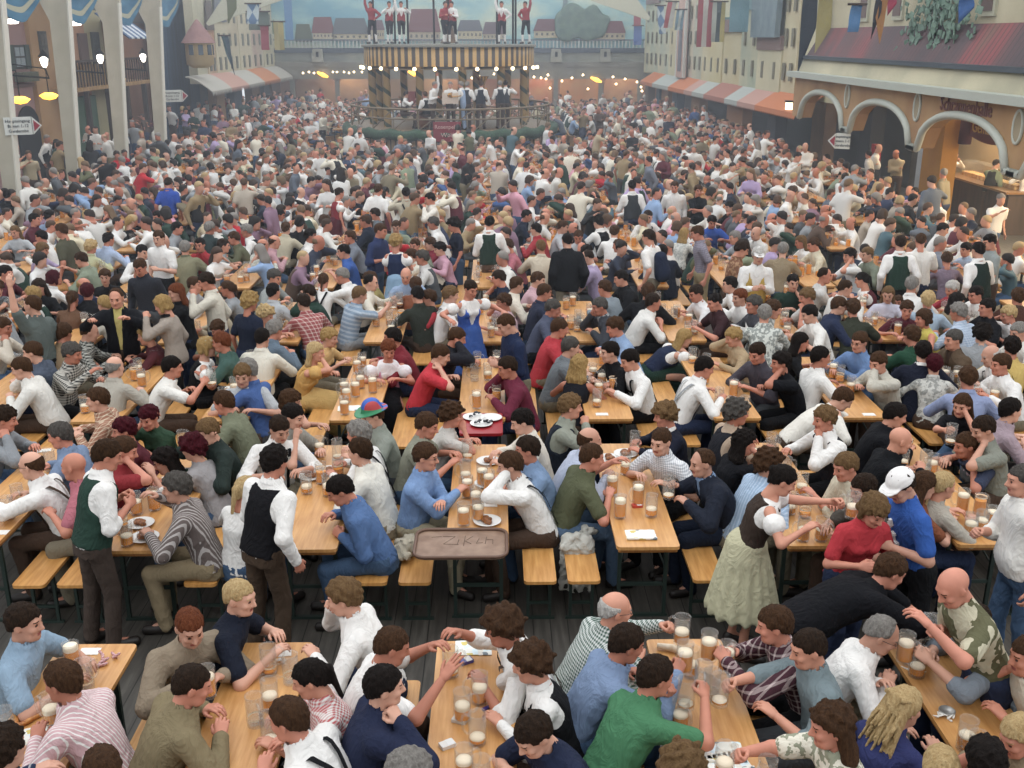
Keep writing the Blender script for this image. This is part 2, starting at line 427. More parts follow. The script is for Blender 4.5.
# ------------------------------------------------------------------ people: skeleton
HW = [(-.14, .155, .115), (-.05, .172, .118), (.06, .158, .108), (.16, .150, .104), (.28, .166, .114), (.38, .182, .112), (.44, .172, .096), (.485, .115, .072), (.52, .070, .056), (.56, .060, .055)]
HWF = [(-.14, .165, .115), (-.05, .178, .120), (.06, .148, .100), (.14, .128, .090), (.24, .140, .100), (.32, .152, .118), (.40, .155, .096), (.45, .125, .076), (.485, .075, .058), (.54, .052, .050)]
class Skel: pass
def skeleton(p):
    """p: dict sit, lean, twist, belly, fem, armL/armR targets, head yaw/pitch, k (size)"""
    S = Skel(); sit = p.get('sit', 1); lean = rad(p.get('lean', 12)); fem = p.get('fem', 0)
    S.fem = fem; S.belly = p.get('belly', .0); S.side = rad(p.get('side', 0)); S.sit = sit
    S.hip = np.array([0, 0, .585 if sit else .945])
    u = np.array([math.sin(S.side), math.sin(lean)*math.cos(S.side), math.cos(lean)*math.cos(S.side)]); S.u = u/np.linalg.norm(u)
    tw = rad(p.get('twist', 0)); a = np.array([math.cos(tw), math.sin(tw), 0]); a = a-S.u*(a@S.u); S.a = a/np.linalg.norm(a); S.b = np.cross(S.u, S.a)
    S.curve = p.get('curve', .25)
    S.prof = HWF if fem else HW
    T = lambda a_, b_, h_: S.hip+S.a*a_+S.b*(b_+S.curve*max(0, h_)**2)+S.u*h_
    S.T = T
    sh = .155 if fem else .178
    S.neck = T(0, -.01, .50 if not fem else .475)
    hy, hp = rad(p.get('hyaw', 0)), rad(p.get('hpitch', 8)); hr = rad(p.get('hroll', 0))
    base = Matrix.Rotation(tw*.8+hy, 4, 'Z')@Matrix.Rotation(-hp, 4, 'X')@Matrix.Rotation(hr, 4, 'Y')
    up = np.array(base.to_3x3()@Vector((0, 0, 1))); fw = np.array(base.to_3x3()@Vector((0, 1, 0)))
    nd = S.u*.6+np.array([0, 0, .4]); nd /= np.linalg.norm(nd)
    S.headc = S.neck+nd*.055+up*.11+fw*.02
    M = np.array(base); M[:3, 3] = S.headc; S.head = M
    S.arm = []
    for s, key in ((-1, 'armL'), (1, 'armR')):
        sp = T(s*sh, -.005, .425 if not fem else .405)
        t = p.get(key) or arm('T', s, sit); tgt, hk, pole = t[:3]
        # targets are given from the hip in upright body axes
        W = S.hip+np.array(tgt); l1, l2 = (.285, .255) if not fem else (.265, .24)
        d = W-sp; L = np.linalg.norm(d)
        if L > (l1+l2)*.985: d *= (l1+l2)*.985/L; L = (l1+l2)*.985; W = sp+d
        if L < .12: d = d/max(L, 1e-6)*.12; L = .12; W = sp+d
        ca = (l1*l1+L*L-l2*l2)/(2*l1*L); n = d/L; pl = np.array(pole, float); pl -= n*(pl@n); pl /= max(1e-6, np.linalg.norm(pl))
        E = sp+n*l1*ca+pl*l1*math.sqrt(max(0, 1-ca*ca))
        S.arm.append((s, sp, E, W, hk, t[3] if len(t) > 3 else None))
    S.leg = []
    for s in (-1, 1):
        hj = S.hip+np.array([s*.09, 0, -.02])
        if sit == 1:
            sp_ = p.get('spread', .13); kn = np.array([s*sp_, .43, .535]); an = np.array([s*(sp_-.01), .40+s*p.get('foot', .04), .09]); ft = an+np.array([s*.03, .13, -.05])
        elif sit == 2:       # astride / turned out: one knee out to the side
            kn = np.array([s*.28, .34, .50]); an = np.array([s*.26, .34, .09]); ft = an+np.array([s*.05, .13, -.05])
        else:
            st = p.get('stride', .04); kn = np.array([s*.10, .03+s*st, .50]); an = np.array([s*.11, -.02+s*st*1.2, .09]); ft = an+np.array([s*.03, .14, -.05])
        S.leg.append((s, hj, kn, an, ft))
    return S
def torso(f, S, off=0., k=.03, top=9., bot=-9., fn2=None):
    """profiled trunk, in the trunk's own frame"""
    hs = np.array([q[0] for q in S.prof], F); ws = np.array([q[1] for q in S.prof], F)+F(off); ds = np.array([q[2] for q in S.prof], F)+F(off)
    A, B, U, H = [x.astype(F) for x in (S.a, S.b, S.u, S.hip)]
    def fn(x, y, z):
        px, py, pz = x-H[0], y-H[1], z-H[2]
        a = px*A[0]+py*A[1]+pz*A[2]; h = px*U[0]+py*U[1]+pz*U[2]; b = px*B[0]+py*B[1]+pz*B[2]-F(S.curve)*np.maximum(h, 0)**2
        w = np.interp(h, hs, ws).astype(F); d = np.interp(h, hs, ds).astype(F)
        bl = F(S.belly)*np.exp(-((h-.08)/.13)**2); b = b-bl*.55; d = d+bl*.6; w = w+bl*.4
        if S.fem: 
            br = .035*np.exp(-((h-.30)/.055)**2)*np.exp(-((np.abs(a)-.07)/.055)**2); b = b-np.where(b > 0, br, 0).astype(F)
        q = (np.sqrt(np.sqrt((a/w)**4+(b/d)**4)*.35+((a/w)**2+(b/d)**2)*.65)-1)*np.minimum(w, d)
        q = np.maximum(q, np.maximum(h-F(min(top, .54)), F(max(bot, -.13))-h))
        if fn2 is not None: q = fn2(a, b, h, q)
        return q.astype(F)
    lo = np.minimum(S.T(0, 0, -.15), S.T(0, 0, .55))-np.array([.27]*3); hi = np.maximum(S.T(0, 0, -.15), S.T(0, 0, .55))+np.array([.27]*3)
    f.put(lo, hi, fn, k)
def bounds(S, legs=True):
    P = [S.hip, S.neck, S.headc]+[q for a in S.arm for q in a[1:4]]
    if legs: P += [q for a in S.leg for q in a[1:5]]
    P = np.array(P); return P.min(0)-.2, P.max(0)+.2
def body_geo(S, h, hh, kind, low=False):
    lo, hi = bounds(S, False); f = Field(lo, hi, h)
    f.cone(S.neck-S.u*.05, S.headc+S.head[:3, :3]@np.array([0, -.02, -.07]), .058 if not S.fem else .046, .052 if not S.fem else .044, .03)
    ak = .9 if S.fem else 1.06
    parts = []
    f.cone(S.T(-.08, .0, .40), S.T(.08, .0, .40), .058, .058, .03); f.cone(S.T(0, 0, .3), S.neck, .07, .052, .03)
    for s, sp, E, W, hk, zh in S.arm:
        f.cone(sp, E, .052*ak, .041*ak, .04); f.cone(E, W, .041*ak, .025*ak, .015)
        fw = W-E; fw /= np.linalg.norm(fw)
        z = zh if zh is not None else ((0, 0, 1) if abs(fw[2]) < .75 else (s*.9, -.2, 0))
        M = frame(W, fw, z)
        v, q, m = hand_tpl(hk, .006 if hh < .007 else .0095 if hh < .010 else .013 if hh < .015 else .026)
        if s < 0: v = v*np.array([-1, 1, 1], F); q = q[:, ::-1]
        # right hand template has its thumb on -X
        parts.append((xf(v, M), q, 0))
    v, q = f.mesh()
    if not low:                                             # trunk and legs, under the clothes
        lo, hi = bounds(S); g = Field(lo, hi, max(.034, h*2.2)); torso(g, S, -.018)
        for s, hj, kn, an, ft in S.leg:
            g.cone(hj, kn, .072, .050, .03); g.cone(kn, an, .048, .036, .02); g.cone(an, ft, .034, .030, .01)
        tv, tq = g.mesh(); parts.append((tv, tq, 0))
    hv, hq, hm = head_tpl('f' if S.fem else 'm', hh)
    return join((v, q, 0), (xf(hv, S.head), hq, hm), *parts)
def wrinkle(f, amp, sc=1.):
    f.whole(lambda x, y, z, D: D+F(amp)*(np.sin(38*sc*x+9*np.sin(17*z))*np.sin(33*sc*z+6*np.sin(19*y))+.6*np.sin(61*sc*z+5*np.sin(23*x)+7*y)))
def folds(f, S, amp):
    """soft creases running from the armpits and round the waist and elbows"""
    A, B, U, H = [x.astype(F) for x in (S.a, S.b, S.u, S.hip)]
    def fn(x, y, z, D):
        px, py, pz = x-H[0], y-H[1], z-H[2]
        a = px*A[0]+py*A[1]+pz*A[2]; h = px*U[0]+py*U[1]+pz*U[2]; b = px*B[0]+py*B[1]+pz*B[2]
        n = np.sin(27*h+34*np.abs(a)+3*np.sin(21*b+9*a)+2.2*np.sin(13*a+5))
        m = np.sin(58*h-40*a+4*np.sin(17*b)+2.5*np.sin(26*a))
        n = 1-np.sqrt(np.abs(n)+.02); m = 1-np.sqrt(np.abs(m)+.02)
        w = .45+.55*np.clip((.30-h)/.25, 0, 1)
        return D-F(amp)*(n*w+.55*m)
    f.whole(fn)
def shirt_geo(S, h, sleeve='long', off=.004, hem=-.05, collar=True, openf=0., armr=1.0):
    lo, hi = bounds(S, False); f = Field(lo, hi, h)
    fn2 = None
    torso(f, S, off, top=.53 if not S.fem else .47, bot=hem)
    ak = (.92 if S.fem else 1.08)*armr
    for s, sp, E, W, hk, zh in S.arm:
        fr = {'long': 1., 'rolled': .25, 'short': 0, 'none': -1, 'puff': 0}[sleeve]
        if fr < 0: continue
        if sleeve == 'puff':
            f.ell(sp+(E-sp)*.38, (.085, .085, .085), .03); continue
        if fr == 0: f.cone(sp, sp+(E-sp)*.72, .062*ak, .060*ak, .045)
        else:
            f.cone(sp, E, .062*ak, .054*ak, .045); f.cone(E, E+(W-E)*fr*.98, .053*ak, .038*ak if fr == 1. else .052*ak, .02)
    if sleeve != 'puff': f.cone(S.T(0, -.012, .43), S.neck+S.u*.035, .085 if not S.fem else .07, .071 if not S.fem else .058, .035)
    folds(f, S, .0075 if h < .02 else .004)
    nk = S.neck+S.u*.075; hc = S.headc
    f.cone(S.neck+S.u*.05, hc+S.u*.05, .062 if not S.fem else .05, .06, 0, cut=True)
    if openf:
        A, B, U, H = S.a, S.b, S.u, S.hip
        def op(x, y, z, D):
            px, py, pz = x-H[0], y-H[1], z-H[2]
            a = px*A[0]+py*A[1]+pz*A[2]; hh_ = px*U[0]+py*U[1]+pz*U[2]; b = px*B[0]+py*B[1]+pz*B[2]
            return np.maximum(D, np.minimum(np.minimum((openf*(.25+1.6*np.clip(hh_, 0, .5))-np.abs(a)), b-.02), 1)*1.)
        f.whole(op)
    v, q = f.mesh(); out = [(v, q, 0)]
    if collar: out.append(collar_geo(S))
    return join(*out)
def collar_geo(S):
    n = 14; U = Vector(S.u*.75+np.array([0, .05, .25])).normalized(); A = Vector(S.a); B = U.cross(A)
    c = Vector(S.neck)+U*.012; vs, fs = [], []
    k = .88 if S.fem else 1
    for i in range(n+1):
        a = math.pi/2+.22+(2*math.pi-.44)*i/n; w = .5+.5*math.sin(a)
        for r, hgt in ((.066, 0), (.0665, .040-.010*w), (.0755, .036-.010*w), (.086, .004-.014*w)):
            vs.append(c+A*math.cos(a)*r*k+B*math.sin(a)*r*1.02*k+U*hgt)
    for i in range(n):
        for j in range(3):
            fs.append((i*4+j, i*4+j+1, i*4+4+j+1, i*4+4+j))
    return np.array(vs, F), np.array(fs, np.int32), 0
def vest_geo(S, h, v_open=.035):
    lo, hi = bounds(S, False); f = Field(lo, hi, h)
    def fn2(a, b, hh, q):
        front = np.minimum(v_open*.3+(hh-.18)*.38, .11)-np.abs(a)      # V neck
        q = np.maximum(q, np.where(b > .01, np.minimum(front, 1), -1))
        arm = .115-np.sqrt((np.abs(a)-.225)**2+((hh-.375)*.72)**2)
        return np.maximum(q, arm)
    torso(f, S, .019, top=.485 if not S.fem else .455, bot=-.04 if v_open < .05 else .04, fn2=fn2); wrinkle(f, .0018)
    f.cone(S.neck+S.u*.03, S.headc, .066, .05, 0, cut=True)
    v, q = f.mesh(); return v, q, np.zeros(len(q), np.int32)
def legs_geo(S, h, kind='long'):
    P = [S.hip]+[q for a in S.leg for q in a[1:5]]
    P = np.array(P); f = Field(P.min(0)-.16, P.max(0)+.16, h)
    def prof():
        torso(f, S, .001, bot=-.13, top=.03)
    prof()
    f.ell(S.hip-np.array([0, -.01, .02]), (.17, .13, .11), .03)
    for s, hj, kn, an, ft in S.leg:
        f.cone(hj, kn, .092, .068, .03)
        if kind == 'long': f.cone(kn, an+(an-kn)*.07, .067, .060, .02)
        elif kind == 'knee': f.cone(kn, kn+(an-kn)*.25, .066, .062, .02)
    wrinkle(f, .0028)
    v, q = f.mesh(); return v, q, np.zeros(len(q), np.int32)
def skirt_geo(S, h):
    P = np.array([S.hip]+[q for a in S.leg for q in a[1:5]]); f = Field(P.min(0)-.3, P.max(0)+.25, h)
    torso(f, S, .004, bot=-.13, top=.08)
    if S.sit:
        f.ell(S.hip+np.array([0, .05, -.03]), (.20, .2, .12), .05)
        f.cone(S.hip+np.array([0, .1, -.02]), (0, .42, .50), .16, .17, .05); f.cone((0, .44, .48), (0, .46, .30), .16, .19, .04)
    else:
        f.cone(S.hip, S.hip-np.array([0, 0, .5]), .17, .29, .05)
        f.whole(lambda x, y, z, D: np.maximum(D, (S.hip[2]-.55)-z))
    f.whole(lambda x, y, z, D: D+F(.012)*np.sin(16*np.arctan2(x, y-.02))*np.clip((S.hip[2]-.03-z)/.15, 0, 1))
    v, q = f.mesh(); return v, q, np.zeros(len(q), np.int32)
def shoe_geo(S, h, i):
    s, hj, kn, an, ft = S.leg[i]; P = np.array([an, ft]); f = Field(P.min(0)-.08, P.max(0)+.1, h)
    g = np.array([an[0], an[1]-.02, .045]); t = np.array([ft[0], ft[1]+.02, .036])
    f.cone(g, t, .048, .041, .02); f.cone(g+np.array([0, .01, .03]), g+np.array([0, .05, .01]), .046, .044, .02)
    f.whole(lambda x, y, z, D: np.maximum(D, .004-z))
    v, q = f.mesh(); return v, q, np.zeros(len(q), np.int32)
def band_geo(S, kind='susp', w=.016):
    """braces: two strips over the shoulders, crossed at the back"""
    hs = [q[0] for q in S.prof]; ws = [q[1] for q in S.prof]; ds = [q[2] for q in S.prof]
    def surf(a, h, sgn):
        W = np.interp(h, hs, ws)+.028; D = np.interp(h, hs, ds)+.028; bl = S.belly*math.exp(-((h-.08)/.13)**2); W += bl*.4; D += bl*.6
        t = max(0, 1-abs(a/W)**2.6); b = sgn*D*t**.42+bl*.55
        if S.fem and sgn > 0: b += .035*math.exp(-((h-.30)/.055)**2)*math.exp(-((abs(a)-.07)/.055)**2)
        return S.T(0, 0, 0)*0+S.hip+S.a*a+S.b*(b+S.curve*max(0, h)**2)+S.u*h
    vs, fs = [], []
    for s in (-1, 1):
        path = [(s*.075, h, 1) for h in np.linspace(-.03, .40, 9)]+[(s*.080, .44, 1), (s*.082, .465, 1), (s*.082, .465, -1)]
        path += [(s*(.080-.15*t), .44-.42*t, -1) for t in np.linspace(0, 1, 9)]
        o = len(vs)
        for a, h, g in path:
            for d in (-w, w): vs.append(surf(a+d, h, g))
        for i in range(len(path)-1): fs.append((o+2*i, o+2*i+1, o+2*i+3, o+2*i+2))
    if kind == 'susp':
        o = len(vs)
        for h in (.30, .335):
            for a in np.linspace(-.08, .08, 5): vs.append(surf(a, h, 1)+S.b*.002)
        for i in range(4): fs.append((o+i, o+i+1, o+i+6, o+i+5))
    v = np.array(vs, F); q = np.array(fs, np.int32)
    # a thin closed strap: double the sheet
    return np.concatenate([v, v-np.array(S.b*0, F)]), q, np.zeros(len(q), np.int32)
def pack_geo(S, h):
    f = Field(S.T(0, -.1, .2)-.35, S.T(0, -.1, .2)+.35, h)
    f.cone(S.T(0, -.19, .08), S.T(0, -.17, .34), .13, .11, .02); f.ell(S.T(0, -.27, .12), (.10, .06, .10), .02)
    v, q = f.mesh(); return v, q, np.zeros(len(q), np.int32)
def glasses_geo(S):
    b = MB(); M = Matrix(S.head.tolist()); b.M = M
    for s in (-1, 1):
        b.tube([(s*.031+.019*math.cos(t), .096-.004*abs(math.cos(t)), .004+.014*math.sin(t)) for t in np.linspace(0, 2*math.pi, 9)], .0018, 4)
        b.tube([(s*.051, .092, .008), (s*.076, .05, .01), (s*.082, -.01, .006)], .0018, 4)
    b.tube([(-.012, .098, .008), (.012, .098, .008)], .0018, 4); return b
# arm postures: (target from the hip, hand kind, elbow hint, hand normal)
def arm(code, s, sit):
    c = code
    A = {
     'T': ((s*.15, .40, .29), 'relax', (s*.9, -.3, -.6)),          # forearm on the table
     'X': ((-s*.10, .37, .30), 'relax', (s*1., -.3, -.5)),         # crossed on the table
     'W': ((s*.02, .36, .31), 'fist', (s*1., -.3, -.5)),           # hands together
     'M': ((s*.12, .47, .36), 'grip', (s*.8, -.3, -.7), (s*1., 0, .25)),   # round a mug on the table
     'R': ((s*.10, .60, .42), 'grip', (s*.8, -.2, -.6), (s*1., 0, .25)),   # reaching forward with a mug
     'F': ((s*.05, .20, .58), 'relax', (s*.7, .4, -.8), (0, -.3, .2)),      # hand at the face
     'C': ((s*.11, .24, .50), 'fist', (s*.7, .3, -.9)),            # chin / cigarette
     'G': ((s*.20, .42, .46), 'relax', (s*.9, 0, -.7)),            # gesture
     'P': ((s*.20, .50, .52), 'flat', (s*.9, 0, -.7)),             # palm out
     'U': ((s*.25, .10, .95), 'relax', (s*1., .3, 0)),             # raised
     'L': ((s*.14, .26, .05), 'relax', (s*.8, -.5, .1)),           # in the lap
     'D': ((s*.27, .05, -.06), 'relax', (s*.4, -1., 0)),           # hanging
     'H': ((s*.19, .06, .08), 'fist', (s*1., -.5, .1)),            # on the hip / pocket
     'B': ((s*.12, .30, .22), 'grip', (s*.6, -.8, -.4), (s*1., 0, .2)),     # carrying before the belly
     'Y': ((-s*.12, .20, .24), 'relax', (s*1., .1, -.5)),          # arms folded
     'Z': ((s*.17, .60, -.06), 'relax', (s*.9, -.2, .3)),          # bent forward, hands on the table
     'S': ((s*.42, .25, .30), 'relax', (s*.6, -.8, -.2)),          # reaching sideways
     'N': ((s*.06, .17, .52), 'grip', (s*.8, .2, -.8), (s*1., 0, .25)),     # drinking
    }[c]
    return A
GEO = {}
def make_person(x, y, face, p, look, lod, label, group=None, z=0.):
    """look: top=(kind,mat..), legs, hair, skin ..."""
    S = skeleton(p)
    h = (.0135, .020, .030)[lod]; hh = (.0068, .0098, .0140)[lod]; hv = (.0085, .013, .018)[lod]; hl = h*(1.3 if not S.sit else (1.6, 2., 2.2)[lod])
    key = tuple(sorted((k, str(v)) for k, v in p.items()))+(lod,)
    def G(name, fn):
        k = (name,)+key
        if k not in GEO:
            v, q, m = fn(); GEO[k] = quad_mesh(name, v, q, m)
        return GEO[k]
    def inst(name, me, mats, parent):
        o = link(name, me, parent)
        while len(me.materials) < len(mats): me.materials.append(None)
        for i, m in enumerate(mats):
            o.material_slots[i].link = 'OBJECT'; o.material_slots[i].material = m
        return o
    body = G('person', lambda: body_geo(S, h, hh, None))
    hc = look.get('hair', ('short', 'brown')); sk = look.get('skin', 0)
    root = inst('person', body, [skin(sk), mat('eye', '241a16', .3), mat('lip', '93504a', .5), hairmat(hc[1])], None)
    root.location = (x, y, z); root.rotation_euler = (0, 0, rad(-face))
    root.scale = (look.get('size', 1),)*3
    root['label'] = label; root['category'] = 'person'
    if group: root['group'] = group
    if hc[0] != 'bald':
        def hg():
            v, q, m = hair_tpl(hc[0], hv); return xf(v, S.head), q, m
        inst('hair', G('hair_'+hc[0], hg), [hairmat(hc[1])], root)
    top = look['top']; k = top[0]; m1 = top[1]; nm = {'tee': 't_shirt', 'sweater': 'sweater', 'jacket': 'jacket', 'dirndl': 'blouse'}.get(k, 'shirt')
    if k in ('shirt', 'susp', 'vest'): inst('shirt', G('shirt'+k, lambda: shirt_geo(S, h)), [m1], root)
    elif k == 'rolled': inst('shirt', G('shirtr', lambda: shirt_geo(S, h, 'rolled')), [m1], root)
    elif k in ('suspr', 'vestr'): inst('shirt', G('shirtr', lambda: shirt_geo(S, h, 'rolled')), [m1], root)
    elif k == 'half': inst('shirt', G('shirth', lambda: shirt_geo(S, h, 'short')), [m1], root)
    elif k == 'tee': inst('t_shirt', G('tee', lambda: shirt_geo(S, h, 'short', collar=False)), [m1], root)
    elif k == 'tank': inst('top', G('tank', lambda: shirt_geo(S, h, 'none', collar=False)), [m1], root)
    elif k == 'sweater': inst('sweater', G('sweater', lambda: shirt_geo(S, h, 'long', .010, -.10, False, armr=1.1)), [m1], root)
    elif k == 'jacket':
        inst('shirt', G('inner', lambda: shirt_geo(S, h, 'short', .0, -.03, True)), [top[2]], root)
        inst('jacket', G('jacket', lambda: shirt_geo(S, h, 'long', .018, -.12, False, .045, 1.18)), [m1], root)
    elif k in ('dirndl',):
        inst('blouse', G('puff', lambda: shirt_geo(S, h, 'puff', .002, 0, False)), [m1], root)
        inst('bodice', G('bodice', lambda: vest_geo(S, h, .09)), [top[2]], root)
    if k in ('vest', 'vestr'): inst('vest', G('vest', lambda: vest_geo(S, h)), [top[2]], root)
    if k in ('susp', 'suspr'): inst('suspenders', G('susp', lambda: band_geo(S)), [top[2]], root)
    if look.get('pack'): inst('backpack', G('pack', lambda: pack_geo(S, h)), [look['pack']], root)
    lg = look.get('legs', ('trousers', fabric('denim')))
    if lg[0] == 'trousers': inst('trousers', G('legs', lambda: legs_geo(S, hl)), [lg[1]], root)
    elif lg[0] == 'shorts': inst('leather_shorts', G('shorts', lambda: legs_geo(S, hl, 'knee')), [lg[1]], root)
    elif lg[0] == 'skirt': inst('skirt', G('skirt', lambda: skirt_geo(S, h*1.2)), [lg[1]], root)
    for i in (0, 1): inst('shoe', G(f'shoe{i}', lambda: shoe_geo(S, .018 if lod == 0 else .026, i)), [mat('shoe_leather', '1c1714', .5)], root)
    if look.get('hat'):
        kd, m = look['hat']
        def cg():
            v, q, mm = cap_tpl(kd, hv); return xf(v, S.head), q, mm
        inst('hat' if kd != 'cap' else 'cap', G('cap'+kd, cg), [m], root)
    if look.get('glasses') and lod < 2:
        glasses_geo(S).obj('glasses', mat('glasses_wire', '2b2b2b', .3), root)
    if look.get('print'):
        b = MB()
        for (a_, h_, w_, l_) in ((.02, .36, .03, .05), (.045, .33, .03, .04), (.01, .27, .05, .02), (.03, .23, .04, .045), (-.01, .20, .05, .02)):
            P = S.hip+S.a*a_+S.b*(.128+S.curve*h_**2)+S.u*h_; Mx = Matrix((tuple(S.a)+(P[0],), tuple(S.b)+(P[1],), tuple(S.u)+(P[2],), (0, 0, 0, 1)))
            b.M = Matrix(((S.a[0], S.b[0], S.u[0], P[0]), (S.a[1], S.b[1], S.u[1], P[1]), (S.a[2], S.b[2], S.u[2], P[2]), (0, 0, 0, 1))); b.box((0, 0, 0), (w_, .022, l_))
        b.obj('shirt_print', fabric('white'), root)
    return root, S
